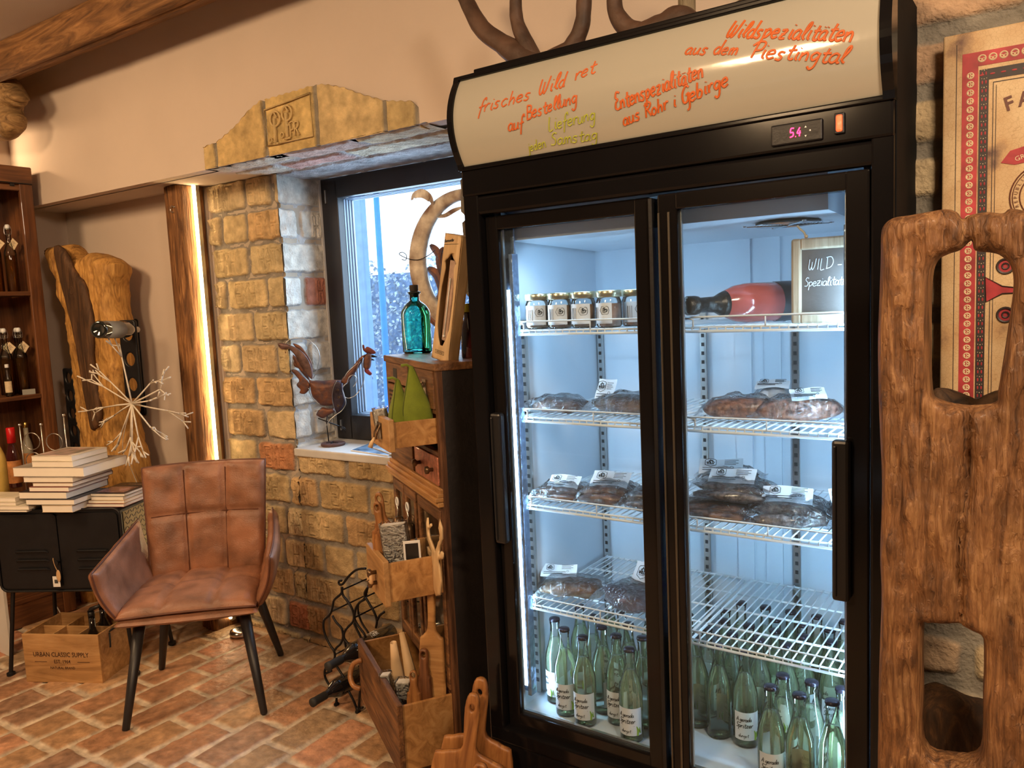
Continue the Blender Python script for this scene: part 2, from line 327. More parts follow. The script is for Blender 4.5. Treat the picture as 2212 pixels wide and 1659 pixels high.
# ------------------------------------------------------------ single-stroke lettering
def _P(s): return [[tuple(float(q) for q in p.split(',')) for p in st.split()] for st in s.split('|')]
GL = {k: _P(v) for k, v in {
 'a': '.75,.85 .45,1 .1,.7 .08,.2 .4,0 .7,.35 .78,.95|.78,.95 .76,.3 .85,.02 1.05,.1',
 'ä': '.75,.85 .45,1 .1,.7 .08,.2 .4,0 .7,.35 .78,.95|.78,.95 .76,.3 .85,.02 1.05,.1|.3,1.35 .32,1.42|.65,1.35 .67,1.42',
 'b': '.15,2 .1,1 .12,.05|.12,.6 .45,1 .8,.6 .6,.05 .12,.1', 'c': '.8,.85 .45,1 .08,.55 .35,0 .85,.2',
 'd': '.75,.8 .4,1 .08,.5 .35,0 .72,.4 .85,2|.85,2 .78,.3 .95,0', 'e': '.1,.5 .75,.62 .6,1 .2,.85 .08,.35 .4,0 .85,.2',
 'f': '.2,-.8 .35,.6 .45,1.7 .75,2 .85,1.6|.05,.75 .75,.9', 'g': '.75,.85 .4,1 .08,.6 .35,.1 .75,.5 .82,1|.82,1 .75,-.5 .4,-.9 .1,-.6',
 'h': '.15,2 .1,0|.1,.5 .5,1 .75,.7 .75,0', 'i': '.3,1 .25,.2 .5,0|.35,1.45 .38,1.52', 'j': '.5,1 .45,-.5 .1,-.9|.5,1.4 .53,1.48',
 'k': '.15,2 .1,0|.8,1 .15,.45 .85,0', 'l': '.1,.3 .55,1.4 .5,2 .25,1.6 .25,.3 .6,0', 'm': '.1,1 .1,0|.1,.6 .35,1 .5,.7 .5,0|.5,.6 .8,1 1,.7 1.05,0',
 'n': '.1,1 .1,0|.1,.55 .5,1 .75,.7 .8,0', 'o': '.45,1 .1,.6 .25,.05 .65,.1 .8,.6 .45,1', 'p': '.1,1 .2,0 .1,-.9|.12,.6 .5,1 .85,.6 .5,.05 .15,.15',
 'r': '.1,1 .15,0|.15,.55 .45,1 .75,.9', 's': '.8,.9 .4,1 .2,.7 .65,.35 .5,0 .05,.1', 't': '.45,1.7 .35,.3 .6,0 .85,.15|.05,1.05 .85,1.15',
 'u': '.1,1 .12,.2 .45,0 .75,.5 .8,1|.8,1 .8,.2 1,0', 'z': '.1,.95 .75,1 .15,.05 .85,.05|.2,.5 .7,.55', '-': '.1,.6 .8,.62', '.': '.2,0 .24,.06',
 'A': '.0,0 .5,2 .95,0|.2,.7 .8,.75', 'B': '.1,2 .1,0|.1,2 .8,1.8 .7,1.15 .15,1.05|.15,1.05 .95,.8 .8,.1 .05,0', 'D': '.2,2 .2,0|.0,1.9 .8,2 1.2,1.2 .9,.3 .1,0',
 'E': '1,1.8 .4,2 .2,1.4 .6,1.1 .2,.8 .1,.2 .6,0 1,.2', 'F': '.1,0 .15,2 .9,2|.15,1.1 .7,1.1', 'Q': '.9,2 .1,2|.1,2 .1,0|.1,0 .9,0|.1,1.05 .7,1.05', 'G': '1,1.7 .6,2 .1,1.2 .2,.2 .7,.2 .9,.9|.6,.9 1.0,1 .95,-.5 .6,-.8',
 'H': '.1,2 .1,0|.9,2 .9,0|.1,1 .9,1', 'I': '.3,2 .25,0', 'L': '.2,2 .15,0 .8,.05', 'M': '.05,0 .15,2 .5,.9 .85,2 .95,0', 'P': '.25,1.8 .2,0|-.2,1.5 .3,2 .95,1.9 .9,1.1 .25,.9',
 'R': '.15,2 .1,0|-.1,1.6 .4,2 .95,1.7 .7,1.15 .15,1|.4,1 1,0', 'S': '.9,1.8 .5,2 .2,1.5 .75,.8 .6,.1 .05,.1', 'W': '.1,2 .05,.5 .3,0 .55,.6 .6,1.5|.55,.6 .75,0 1.05,.6 1.25,2.1',
 'V': '.05,2 .45,0 .9,2', 'C': '.9,1.7 .5,2 .1,1 .4,0 .95,.3', 'v': '.1,1 .4,0 .75,1', '5': '.85,2 .2,2 .15,1.1 .7,1.1 .8,.3 .1,.05', '4': '.6,2 .1,.8 .9,.8|.7,1.3 .65,0', 'O': '.5,2 .1,1 .5,0 .9,1 .5,2',
 'e2': '.1,.5 .8,.6', 'K': '.1,2 .1,0|.9,2 .1,.9 .95,0', 'T': '.5,2 .5,0|0,2 1,2', 'N': '.1,0 .1,2 .85,0 .9,2', 'X': '.1,2 .9,0|.9,2 .1,0'}.items()}
ADV = {'i': .6, 'l': .62, 'm': 1.2, 'W': 1.45, 'I': .6, 'j': .65, 'f': .8, ' ': .75, 't': .85, 'r': .8, 'D': 1.3, '-': .95, '.': .4}
def strokes(text, h=1.0, slant=.15, jit=0.0, seed=1, k=4, space=1.0):
    """hand-written text as smoothed polylines, x-height h, starting at the origin"""
    rnd = random.Random(seed); out = []; x = 0
    for ch in text:
        if ch in GL:
            dy = rnd.uniform(-jit, jit); s = 1+rnd.uniform(-jit, jit)
            for st in GL[ch]:
                q = smoothpts([Vector((a, b, 0)) for a, b in st], k)
                out.append([((x+p.x*s+slant*p.y)*h, (p.y*s+dy)*h) for p in q])
        x += ADV.get(ch, 1.05)*space
    return out, x*h
_FT = {}
def print_text(s, size=.01, align='CENTER', bold=0.0):
    """printed lettering in the default font: list of (x, y) verts and faces"""
    key = (s, align, bold)
    if key not in _FT:
        cu = bpy.data.curves.new('t', 'FONT'); cu.body = s; cu.size = 1; cu.align_x = align; cu.align_y = 'CENTER'; cu.resolution_u = 2; cu.offset = bold
        o = bpy.data.objects.new('t', cu); C.objects.link(o); bpy.context.view_layer.update()
        me = o.to_mesh(); _FT[key] = ([(v.co.x, v.co.y) for v in me.vertices], [tuple(p.vertices) for p in me.polygons])
        o.to_mesh_clear(); bpy.data.objects.remove(o); bpy.data.curves.remove(cu)
    vs, fs = _FT[key]; return [(x*size, y*size) for x, y in vs], fs
def put_text(mb, s, size, M, align='CENTER', bold=0.0, sx=1.0):
    vs, fs = print_text(s, size, align, bold); mb.add([(x*sx, y, 0) for x, y in vs], fs, M)
def put_strokes(mb, text, h, r, M, slant=.15, jit=.06, seed=1, fn=None, space=1.0, n=5, nrm=(0, 0, 1)):
    st, w = strokes(text, h, slant, jit, seed, space=space)
    for q in st:
        pts = [(fn(x, y) if fn else Vector((x, y, 0))) for x, y in q]
        mb.tube(pts, r, n, M, flat=None if fn else nrm)
    return w

# ------------------------------------------------------------ brickwork as real relief
_rng = np.random.default_rng(5)
def vnoise(x, y, sc, oct=3, seed=0):
    out = np.zeros_like(x); amp = 1; tot = 0
    for o in range(oct):
        g = np.random.default_rng(seed*31+o).random((96, 96)); xx = x*sc*2**o; yy = y*sc*2**o
        xi = np.floor(xx).astype(int); yi = np.floor(yy).astype(int); fx = xx-xi; fy = yy-yi; fx = fx*fx*(3-2*fx); fy = fy*fy*(3-2*fy)
        a = g[xi % 96, yi % 96]; b = g[(xi+1) % 96, yi % 96]; c = g[xi % 96, (yi+1) % 96]; d = g[(xi+1) % 96, (yi+1) % 96]
        out += amp*((a*(1-fx)+b*fx)*(1-fy)+(c*(1-fx)+d*fx)*fy); tot += amp; amp *= .5
    return out/tot-.5
def relief(name, O, u, v, n, U, Vv, res, bricks, mortar=(.27, .245, .21), depth=.014, edge=.012, rough=.0055, wob=.014, seed=1, material=None, parent=None, top=None, mnoise_amp=.004, stampr=.0052, stamph=.009, kind=True, rad=.02):
    nu, nv = int(U/res)+1, int(Vv/res)+1
    gu = np.linspace(0, U, nu); gv = np.linspace(0, Vv, nv); A, B = np.meshgrid(gu, gv)
    H = -depth+mnoise_amp*2*vnoise(A, B, 30, 3, seed+3); col = np.zeros(A.shape+(3,)); mo = np.array(mortar)
    col[:] = mo; col *= (1+.5*vnoise(A, B, 14, 3, seed+5))[..., None]
    wa = vnoise(A, B, 22, 3, seed+1)*wob
    ra = vnoise(A, B, 28, 4, seed+2)*2*rough+vnoise(A, B, 5, 2, seed+7)*2*rough*.8
    cvar = 1+.55*vnoise(A, B, 9, 3, seed+8)+.35*vnoise(A, B, 50, 2, seed+9)
    for (u0, u1, v0, v1, c, tx) in bricks:
        i0, i1 = np.searchsorted(gu, u0-.02), np.searchsorted(gu, u1+.02); j0, j1 = np.searchsorted(gv, v0-.02), np.searchsorted(gv, v1+.02)
        if i1 <= i0 or j1 <= j0: continue
        S = (slice(j0, j1), slice(i0, i1)); a, b = A[S], B[S]
        dx = np.abs(a-(u0+u1)/2)-(u1-u0)/2+rad; dy = np.abs(b-(v0+v1)/2)-(v1-v0)/2+rad
        sd = np.hypot(np.maximum(dx, 0), np.maximum(dy, 0))+np.minimum(np.maximum(dx, dy), 0)-rad+wa[S]
        t = np.clip(-sd/edge, 0, 1); t = t*t*(3-2*t)
        h = -depth+(depth+ra[S])*t; lift = _rng.uniform(-.003, .003); h += lift*t
        if tx:
            hh = (v1-v0)*.33; st, w = strokes(tx, hh, 0, .08, int(abs(u0*977+v0*313)) % 99, k=2); k = min(1, (u1-u0)*.78/max(w, .01)); d2 = np.full(a.shape, 9.)
            ox = (u0+u1)/2-w*k/2; oy = (v0+v1)/2-hh
            for q in st:
                for (x0, y0), (x1, y1) in zip(q[:-1], q[1:]):
                    x0, x1, y0_, y1_ = ox+x0*k, ox+x1*k, oy+y0, oy+y1
                    L2 = (x1-x0)**2+(y1_-y0_)**2+1e-12; tt = np.clip(((a-x0)*(x1-x0)+(b-y0_)*(y1_-y0_))/L2, 0, 1)
                    d2 = np.minimum(d2, (a-x0-tt*(x1-x0))**2+(b-y0_-tt*(y1_-y0_))**2)
            d = np.sqrt(d2); ring = np.exp(-((d-stampr)/.0036)**2); h += stamph*(ring-np.exp(-(d/.0045)**2)*.7)*t; stamp_shading = 1+.22*ring-.25*np.exp(-(d/.004)**2)  # light caught on stamped ridges and shade in grooves, painted into the brick colour
        else: stamp_shading = 1.0
        m = h > H[S]; Hs = H[S]; Hs[m] = h[m]; cs = col[S]
        cc = np.array(c)*cvar[S][..., None]*(stamp_shading[..., None] if tx else 1.0); w_ = np.clip(t*1.6-.3, 0, 1)[..., None]; cs[:] = np.where(m[..., None], cs*(1-w_)+cc*w_, cs)
    if top is not None:            # clip a shaped upper edge: squeeze rows under the outline
        lim = top(gu); B = np.minimum(B, lim[None, :])
    O, u, v, n = map(np.array, (tuple(O), tuple(u), tuple(v), tuple(n)))
    P = O+A[..., None]*u+B[..., None]*v+H[..., None]*n
    idx = np.arange(nu*nv).reshape(nv, nu); q = np.stack([idx[:-1, :-1], idx[:-1, 1:], idx[1:, 1:], idx[1:, :-1]], -1).reshape(-1, 4)
    if np.dot(np.cross(u, v), n) < 0: q = q[:, ::-1]
    me = bpy.data.meshes.new(name); me.vertices.add(nu*nv); me.vertices.foreach_set('co', P.reshape(-1).astype(np.float32))
    me.loops.add(len(q)*4); me.loops.foreach_set('vertex_index', q.reshape(-1).astype(np.int32)); me.polygons.add(len(q)); me.polygons.foreach_set('loop_start', np.arange(0, len(q)*4, 4, dtype=np.int32))
    me.update(calc_edges=True); me.polygons.foreach_set('use_smooth', np.ones(len(q), bool))
    at = me.color_attributes.new('Col', 'FLOAT_COLOR', 'POINT'); at.data.foreach_set('color', np.concatenate([np.clip(col, .01, 1), np.ones(A.shape+(1,))], -1).reshape(-1).astype(np.float32))
    me.materials.append(material or M_brick)
    o = bpy.data.objects.new(name, me); C.objects.link(o)
    if parent is not None: o.parent = parent
    elif kind: o['kind'] = 'structure'
    return o
SAND = [(.58, .45, .26), (.54, .42, .23), (.61, .49, .30), (.56, .42, .24), (.50, .40, .23), (.54, .37, .19)]
RED = [(.46, .19, .09), (.50, .24, .12), (.42, .17, .09)]
def lay(U, Vv, pitch, bl, joint, seed, red=.12, v0=0.0, texts=('QMH', 'QMH', 'H', 'QMH', 'HAT'), ptext=.7, pal=None, u0=0.0, jv=None):
    r = random.Random(seed); out = []; y = v0; k = 0
    while y < Vv:
        x = u0-(bl*.5 if k % 2 else 0)-r.uniform(0, .3)*bl
        while x < U:
            w = bl*r.choice((1, 1, 1, .62, .9)); c = r.choice(RED) if r.random() < red else r.choice(pal or SAND)
            tx = r.choice(texts) if (texts and r.random() < ptext and w > bl*.6) else ''
            out.append((max(x+joint/2, -.05), min(x+w-joint/2, U+.05), y+(jv or joint)/2, y+pitch-(jv or joint)/2, c, tx)); x += w
        y += pitch; k += 1
    return [b for b in out if b[1]-b[0] > .03]

YB, YK, ZS, ZSILL, ZC = 2.34, 2.085, 2.095, 0.898, 2.745       # brick face, bulkhead face, soffit, sill, ceiling
XL, XREV, XREV2, YW = -4.47, -2.735, -1.75, 2.60               # left wall, window reveals, window plane
# floor
r = random.Random(3); fb = []; xx = 0; k = 0; FU, FV = 6.9, 3.9
pal = [(.44, .26, .14), (.40, .21, .115), (.48, .22, .125), (.37, .25, .15), (.50, .31, .17), (.52, .27, .16), (.34, .20, .125)]
while xx < FU:
    yy = -.3*r.random()
    while yy < FV:
        L = .295*r.choice((1, 1, 1.05, .95, .62)); fb.append((xx+.008, xx+.142, yy+.009, yy+L-.009, r.choice(pal), '')); yy += L
    xx += .15
for ox, oy, fu, fv, rs_ in ((0, 1.8, 4.2, 2.1, .0062), (0, 0, 6.9, 1.8, .015), (4.2, 1.8, 2.7, 2.1, .015)):
    sub_ = [(a-ox, b-ox, c-oy, d-oy, e, t) for a, b, c, d, e, t in fb if b > ox-.01 and a < ox+fu+.01 and d > oy-.01 and c < oy+fv+.01]
    relief('floor', (-4.946+ox, -1.2+oy, 0), (1, 0, 0), (0, 1, 0), (0, 0, 1), fu, fv, rs_, sub_, mortar=(.60, .50, .38), depth=.007, edge=.008 if rs_ < .01 else .016, rough=.003, wob=.010, seed=11, material=M_floor, mnoise_amp=.0014, rad=.010)
struct('floor', MB().mm((-4.9, -3.2, -.14), (2.2, 3.0, -.02)), M_dark)
# ------------------------------------------------------------ shell of the room
XP0 = -3.215
zc0 = .035-.148
b1 = lay(XREV-XP0, 2.12, .148, .285, .013, 21, red=.06, v0=zc0, ptext=.85)
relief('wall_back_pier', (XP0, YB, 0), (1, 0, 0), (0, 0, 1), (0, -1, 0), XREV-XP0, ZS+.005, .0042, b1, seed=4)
b2 = lay(1.75, 1.0, .148, .305, .013, 33, red=.10, v0=zc0, ptext=.9, texts=('QMH', 'QMH', 'QMH', 'HAT', 'H'))
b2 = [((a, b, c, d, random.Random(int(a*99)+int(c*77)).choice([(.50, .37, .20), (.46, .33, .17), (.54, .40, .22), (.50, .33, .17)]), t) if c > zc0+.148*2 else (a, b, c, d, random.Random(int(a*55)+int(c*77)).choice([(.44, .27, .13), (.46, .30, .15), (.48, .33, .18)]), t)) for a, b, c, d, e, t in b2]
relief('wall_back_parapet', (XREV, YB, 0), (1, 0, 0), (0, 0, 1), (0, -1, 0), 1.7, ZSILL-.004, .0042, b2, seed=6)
pale = [(.66, .62, .54), (.62, .57, .48), (.68, .66, .60), (.60, .52, .42)]
b3 = []; y = zc0+.148*6; k = 0
while y < ZS:
    cs = [(0, .1), (.115, .3)] if k % 2 else [(0, .3)]
    for a, b in cs: b3.append((a-.02 if a == 0 else a, b, y+.007, y+.141, (.42, .17, .11) if (k == 5 and a > 0) else pale[(k*2+int(a*20)) % 4], 'H' if a > 0 and k % 3 else ''))
    y += .148; k += 1
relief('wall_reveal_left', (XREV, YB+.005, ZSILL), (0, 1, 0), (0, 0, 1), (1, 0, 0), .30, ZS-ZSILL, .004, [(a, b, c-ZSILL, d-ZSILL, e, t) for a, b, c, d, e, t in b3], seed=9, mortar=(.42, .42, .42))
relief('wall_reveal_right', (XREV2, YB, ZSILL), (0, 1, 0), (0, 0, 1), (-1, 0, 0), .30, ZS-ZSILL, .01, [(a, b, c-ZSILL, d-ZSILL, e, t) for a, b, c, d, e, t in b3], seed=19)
# masonry behind the relief faces
M_core = pmat('masonry_core', (.45, .38, .3), .9)
for a, b in (((XP0, YB+.014, 0), (XREV-.013, YB+.42, ZS)), ((XREV-.02, YB+.016, 0), (1.9, YB+.42, ZSILL-.036)), ((XREV2+.012, YB+.012, ZSILL-.036), (1.9, YB+.42, ZS)), ((-4.47, YK+.06, ZS+.012), (1.9, YB+.42, ZC))): struct('wall_back_core', MB().mm(a, b), M_core)
struct('wall_back_niche', MB().mm((-4.6, YB, 0), (XP0+.01, YB+.1, ZS+.02)), M_plaster)
struct('wall_bulkhead', MB().mm((-4.6, YK, ZS), (2.0, YK+.06, ZC)).mm((-4.6, YK+.05, ZS), (XREV-.03, YB+.05, ZS+.012)).mm((-1.62, YK+.05, ZS), (2.0, YB+.05, ZS+.012)), M_plaster)
struct('wall_left', MB().mm((-4.6, -3.2, 0), (XL, YB+.1, ZC)), M_plaster)
struct('wall_right', MB().mm((2.0, -3.2, 0), (2.1, YB+.1, ZC)), M_dark)
struct('wall_front', MB().mm((-4.6, -3.3, 0), (2.1, -3.2, ZC)), M_dark)
struct('ceiling', MB().mm((-4.6, -3.3, ZC), (2.1, YB+.2, ZC+.06)), M_ceil)
# window sill
struct('trim_sill', MB().rbox((XREV-.005, YB-.012, ZSILL-.035), (XREV2, YW+.02, ZSILL), .006), M_stone)
# carved stone lintel over the window, let into the bulkhead
def outl(pts): return [aty(x, y, YK) for x, y in pts]
op = outl([(443, 355), (444, 320), (478, 306), (520, 268), (545, 238), (568, 219), (580, 216), (640, 198), (684, 184), (706, 183), (745, 190), (790, 206), (838, 219), (895, 220), (905, 232), (906, 275)])
px_ = np.array([p.x for p in op]); pz_ = np.array([p.z for p in op]); px_[0] = -2.862; px_ = np.maximum.accumulate(px_)
X0, X1 = -2.860, -1.716
seams = [aty(x, y, YK).x for x, y in ((471, 330), (577, 280), (686, 240), (835, 250))]
ed = [X0]+seams+[X1]; cols = [(.56, .42, .20), (.58, .42, .19), (.60, .44, .19), (.55, .42, .22), (.52, .40, .20)]
lb = [(ed[i]-X0+.007, ed[i+1]-X0-.007, -.03, .42, cols[i], '') for i in range(5)]
i_ = 2; lb[2] = (lb[2][0], lb[2][1], -.03, .42, cols[2], '')
tx0 = ed[2]-X0+.018
relief('trim_lintel_face', (X0, YK-.012, ZS-.002), (1, 0, 0), (0, 0, 1), (0, -1, 0), X1-X0, .245, .0032, lb, seed=14, depth=.011, edge=.008, rough=.004, wob=.006, mortar=(.27, .24, .19), rad=.012,
       top=lambda g: np.interp(g+X0, px_, pz_)-ZS+.002+.0022*np.sin(g*170))
cm = MB()       # monogram cut in relief on the middle stone: frame, two crossed staffs with rings, small letters
Mz = Matrix(((1, 0, 0, 0), (0, 0, -1, 0), (0, 1, 0, 0), (0, 0, 0, 1)))
a0 = ed[2]+.015; a1 = ed[3]-.012
def fr(x, z): return (x, YK-.019, z)
zb_, zt_ = ZS+.035, ZS+.168
cm.tube([fr(a0, zb_), fr(a1, zb_), fr(a1, zt_+.018), fr(a0, zt_)], .0035, 6, closed=True)
for cx, cz in ((a0+.052, ZS+.118), (a0+.118, ZS+.128)):
    cm.tube([fr(cx, cz-.082), fr(cx, cz+.01)], .007, 8); cm.tube([fr(cx-.014, cz-.082), fr(cx+.014, cz-.082)], .0045, 6)
    cm.torus(fr(cx+.004, cz+.008), .027, .0042, axis='Y', n=22, m=6); cm.tube([fr(cx, cz+.03), fr(cx+.014, cz+.012)], .004, 6)
    cm.torus(fr(cx-.030, cz-.066), .009, .0025, axis='Y', n=12, m=5)
for q in strokes('PR', .026, 0, .05)[0]: cm.tube([fr(a0+.128+x, ZS+.048+y) for x, y in q], .003, 5)
cm.sm = [True]*len(cm.f)
M_car = pmat('carved_sandstone', (.58, .43, .20), .88, var=.15, scale=40, bump=.15, bscale=120)
struct('trim_lintel_carving', cm, M_car)
body = MB(); body.prism([(a, b) for a, b in zip(px_, pz_)]+[(X1, ZS), (X0, ZS)], .05, Matrix(((1, 0, 0, 0), (0, 0, 1, YK+.002), (0, 1, 0, 0), (0, 0, 0, 1))))
struct('trim_lintel_body', body, M_car)
sb = [(-.02, .42, .01, .12, (.62, .55, .42), ''), (.43, .80, .008, .13, (.64, .47, .38), ''), (.81, 1.2, .01, .12, (.66, .58, .38), ''), (-.02, .25, .13, .26, (.60, .56, .46), ''), (.26, .62, .14, .26, (.58, .36, .30), ''), (.63, 1.2, .13, .27, (.64, .58, .42), ''), (-.02, 1.2, .27, .52, (.42, .42, .42), '')]
relief('trim_lintel_underside', (X0+.02, YK-.012, ZS-.006), (1, 0, 0), (0, 1, 0), (0, 0, -1), 1.16, .54, .006, sb, seed=24, depth=.008, edge=.02, rough=.005, wob=.02, mortar=(.45, .43, .40))

# beams, post
def hewn(name, path, sec, m, seed, label, cat, step=.05, amp=.008, kink=None):
    """rough-hewn timber: section polygon swept along a line with an uneven surface"""
    a, b, up, side = path; a, b, up, side = map(Vector, (a, b, up, side)); L = (b-a).length; n = int(L/step)+2
    dense = []
    for i in range(len(sec)):
        p, q = Vector((sec[i][0], sec[i][1], 0)), Vector((sec[(i+1) % len(sec)][0], sec[(i+1) % len(sec)][1], 0)); kk = max(2, int((q-p).length/.02))
        dense += [p.lerp(q, t/kk) for t in range(kk)]
    mb = MB(); m_ = len(dense); vs = []
    for i in range(n):
        t = i/(n-1); c = a.lerp(b, t)
        for d in dense:
            P = c+side*d.x+up*d.y
            nz = mnoise.noise(Vector((P.x*3+seed, P.y*3, P.z*3)))*amp*1.4+mnoise.noise(Vector((P.x*11, P.y*11+seed, P.z*11)))*amp*.7
            dn = (side*d.x+up*d.y).normalized(); vs.append(P+dn*nz)
    fs = [(i*m_+k, i*m_+(k+1) % m_, (i+1)*m_+(k+1) % m_, (i+1)*m_+k) for i in range(n-1) for k in range(m_)]+[tuple(range(m_))[::-1], tuple((n-1)*m_+k for k in range(m_))]
    mb.add(vs, fs); o = obj(name, mb, m); tag(o, label, cat)
    for p in o.data.polygons: p.use_smooth = len(p.vertices) == 4
    return o
bm_ = thing('ceiling_beam', 'rough-hewn old wooden beam running along the ceiling above the white wall', 'beam', (-3.2, 1.9, 2.6))
hb = hewn('beam_body', ((-4.46, 0, 0), (1.9, 0, 0), (0, 0, 1), (0, 1, 0)), [(1.80, 2.745), (1.795, 2.66), (1.81, 2.612), (1.83, 2.604), (1.834, 2.618), (1.842, 2.602), (1.93, 2.642), (1.985, 2.665), (1.99, 2.745)], M_oak, 3, '', '', amp=.006)
for k in ('label', 'category'): del hb[k]
hb.parent = bm_; hb.matrix_parent_inverse = INV[bm_.name]
po = thing('wooden_post', 'old dark wooden post between the plaster niche and the brick pier', 'post', (-3.285, 2.27, 0))
hp = hewn('post_body', ((0, 0, 0), (0, 0, ZS-.004), (0, 1, 0), (1, 0, 0)), [(-3.342, 2.205), (-3.25, 2.195), (-3.236, 2.21), (-3.232, 2.33), (-3.34, 2.33)], M_oakz, 8, '', '', amp=.0045)
for k in ('label', 'category'): del hp[k]
hp.parent = po; hp.matrix_parent_inverse = INV[po.name]
q = aty(372, 452, 2.19)
obj('hook', MB().torus(q, .014, .0022, axis='Y', n=20, m=6, a0=.5, a1=5.2).cyl(q+Vector((.012, 0, .01)), q+Vector((.012, .03, .012)), .0022, 6), M_steel, po, smooth=True)
# light strip
M_led = emit('led_strip_glow', (1.0, .70, .36), 34)
ls = thing('led_light_strip', 'vertical glowing light strip between the wooden post and the brick pier', 'light', (-3.22, 2.275, 0))
obj('diffuser', MB().mm((-3.229, 2.272, .04), (-3.217, 2.280, ZS-.002)), M_led, ls)
obj('profile', MB().mm((-3.231, 2.281, .03), (-3.215, 2.30, ZS-.001)), M_steel, ls)

# ------------------------------------------------------------ window_1
wf = MB(); Y0, Y1 = YW-.01, YW+.03
def bar(a, b, y0=Y0, y1=Y1): wf.rbox((a[0], y0, a[1]), (b[0], y1, b[1]), .004)
FX0, FX1, FZ0, FZ1 = XREV-.004, XREV2, ZSILL+.002, ZS-.004
GX0, GX1, GZ0, GZ1 = -2.645, -1.85, 1.012, 2.0
bar((FX0, FZ0), (GX0+.012, FZ1)); bar((GX1-.012, FZ0), (FX1, FZ1)); bar((GX0, FZ0), (GX1, GZ0)); bar((GX0, GZ1), (GX1, FZ1))
w1 = bpy.data.objects.new('window_1', None); C.objects.link(w1); w1['kind'] = 'structure'; INV['window_1'] = Matrix.Identity(4)
obj('window_frame', wf, M_frame, w1)
sl = MB()
M_alu = pmat('grey_outer_profile', (.26, .31, .38), .5, var=.05, bump=0)
for i, (o_, y) in enumerate(((.0, .034), (.006, .046), (.012, .058), (.018, .070))):
    for a, b in (((GX0+.012-.004, GZ0), (GX0+.014+o_*.9, GZ1)), ((GX0, GZ0-.0), (GX1, GZ0+.004+o_*.35)), ((GX0, GZ1-.004-o_*.3), (GX1, GZ1))):
        sl.mm((a[0], YW+y-.005, a[1]), (b[0], YW+y+.003, b[1]))
obj('glazing_profile', sl, M_alu, w1)
obj('pane', MB().mm((GX0, YW+.020, GZ0), (GX1, YW+.024, GZ1)), film('window_glass', (.9, .96, 1), .12, .01, milky=.06, mcol=(.5, .7, 1)), w1)
obj('hinge', MB().rbox((FX0+.035, YW-.02, 1.98), (FX0+.043, YW-.008, 2.04), .002).rbox((FX0+.035, YW-.02, .94), (FX0+.043, YW-.008, .99), .002), M_steel, w1)
struct('trim_window_seal', MB().mm((XREV-.006, YW-.02, ZSILL), (XREV+.004, YW-.008, ZS)), pmat('white_seal', (.6, .58, .55), .8))

# ------------------------------------------------------------ outside
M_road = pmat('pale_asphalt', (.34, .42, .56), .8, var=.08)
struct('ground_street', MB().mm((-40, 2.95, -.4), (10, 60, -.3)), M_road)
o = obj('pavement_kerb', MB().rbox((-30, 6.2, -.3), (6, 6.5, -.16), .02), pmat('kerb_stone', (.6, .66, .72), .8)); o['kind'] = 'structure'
def hedge():
    r = random.Random(4); mb = MB()
    for i in range(5200):
        x = r.uniform(-9.5, -4.2); z = r.uniform(-.2, 2.12+.1*math.sin(x*5)); y = 8.6+r.uniform(0, .5)
        a = Vector((r.uniform(-1, 1), r.uniform(-1, 1), r.uniform(-1, 1))).normalized()*r.uniform(.02, .05); b = a.orthogonal().normalized()*r.uniform(.015, .03)
        c = Vector((x, y, z)); mb.add([c-a, c+b, c+a, c-b], [(0, 1, 2, 3)])
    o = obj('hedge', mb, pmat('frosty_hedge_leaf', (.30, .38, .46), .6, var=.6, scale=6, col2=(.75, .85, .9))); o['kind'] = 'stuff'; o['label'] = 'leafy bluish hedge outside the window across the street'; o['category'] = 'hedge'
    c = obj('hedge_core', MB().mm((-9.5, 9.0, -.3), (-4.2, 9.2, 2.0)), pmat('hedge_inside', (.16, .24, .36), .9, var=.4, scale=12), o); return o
hedge()
def pole(px, Y, r, z1, label, mtl, cat='post', name='street_pole'):
    p = aty(px, 640, Y); o = obj(name, MB().lathe([(r*1.3, -.3), (r*1.3, .9), (r, .95), (r*.8, z1), (0, z1)], 14, Matrix.Translation((p.x, Y, 0))), mtl, smooth=True); tag(o, label, cat); return o
pole(826, 6.0, .034, 3.3, 'blue street pole standing outside the window before the hedge', pmat('blue_pole_paint', (.04, .25, .62), .5))
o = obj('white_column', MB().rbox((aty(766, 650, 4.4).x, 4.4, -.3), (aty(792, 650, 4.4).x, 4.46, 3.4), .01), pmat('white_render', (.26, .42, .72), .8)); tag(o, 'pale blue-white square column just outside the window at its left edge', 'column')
# ------------------------------------------------------------ display fridge (local frame: x right, y inward, z up)
FY = math.radians(1.2); FUx = Vector((math.cos(FY), -math.sin(FY), 0)); FNy = Vector((math.sin(FY), math.cos(FY), 0)); FO = FNy*1.6+FUx*(-1.245)
MF = Matrix(((FUx.x, FNy.x, 0, FO.x), (FUx.y, FNy.y, 0, FO.y), (0, 0, 1, 0), (0, 0, 0, 1)))
MFi = MF.inverted()
def fl(px, py, d=0.0): return MFi @ atp(px, py, FNy, 1.6+d)
def fz(px, py, z): return MFi @ atz(px, py, z)
fr_ = thing('display_fridge', 'tall black two-door glass display fridge with a white handwritten sign panel on top', 'fridge', MF)
M_inner = pmat('fridge_liner_white', (.70, .78, .86), .42, var=.02, bump=0)
b = MB()
FW, FD = .99, .62
b.rbox((0, 0.06, .06), (.045, FD, 2.02), .004).rbox((.945, .06, .06), (FW, FD, 2.02), .004)
b.mm((.03, .585, .06), (.96, FD, 2.02)).mm((.03, .06, 1.735), (.96, .60, 2.02)).mm((.03, .06, .06), (.96, .60, .385))
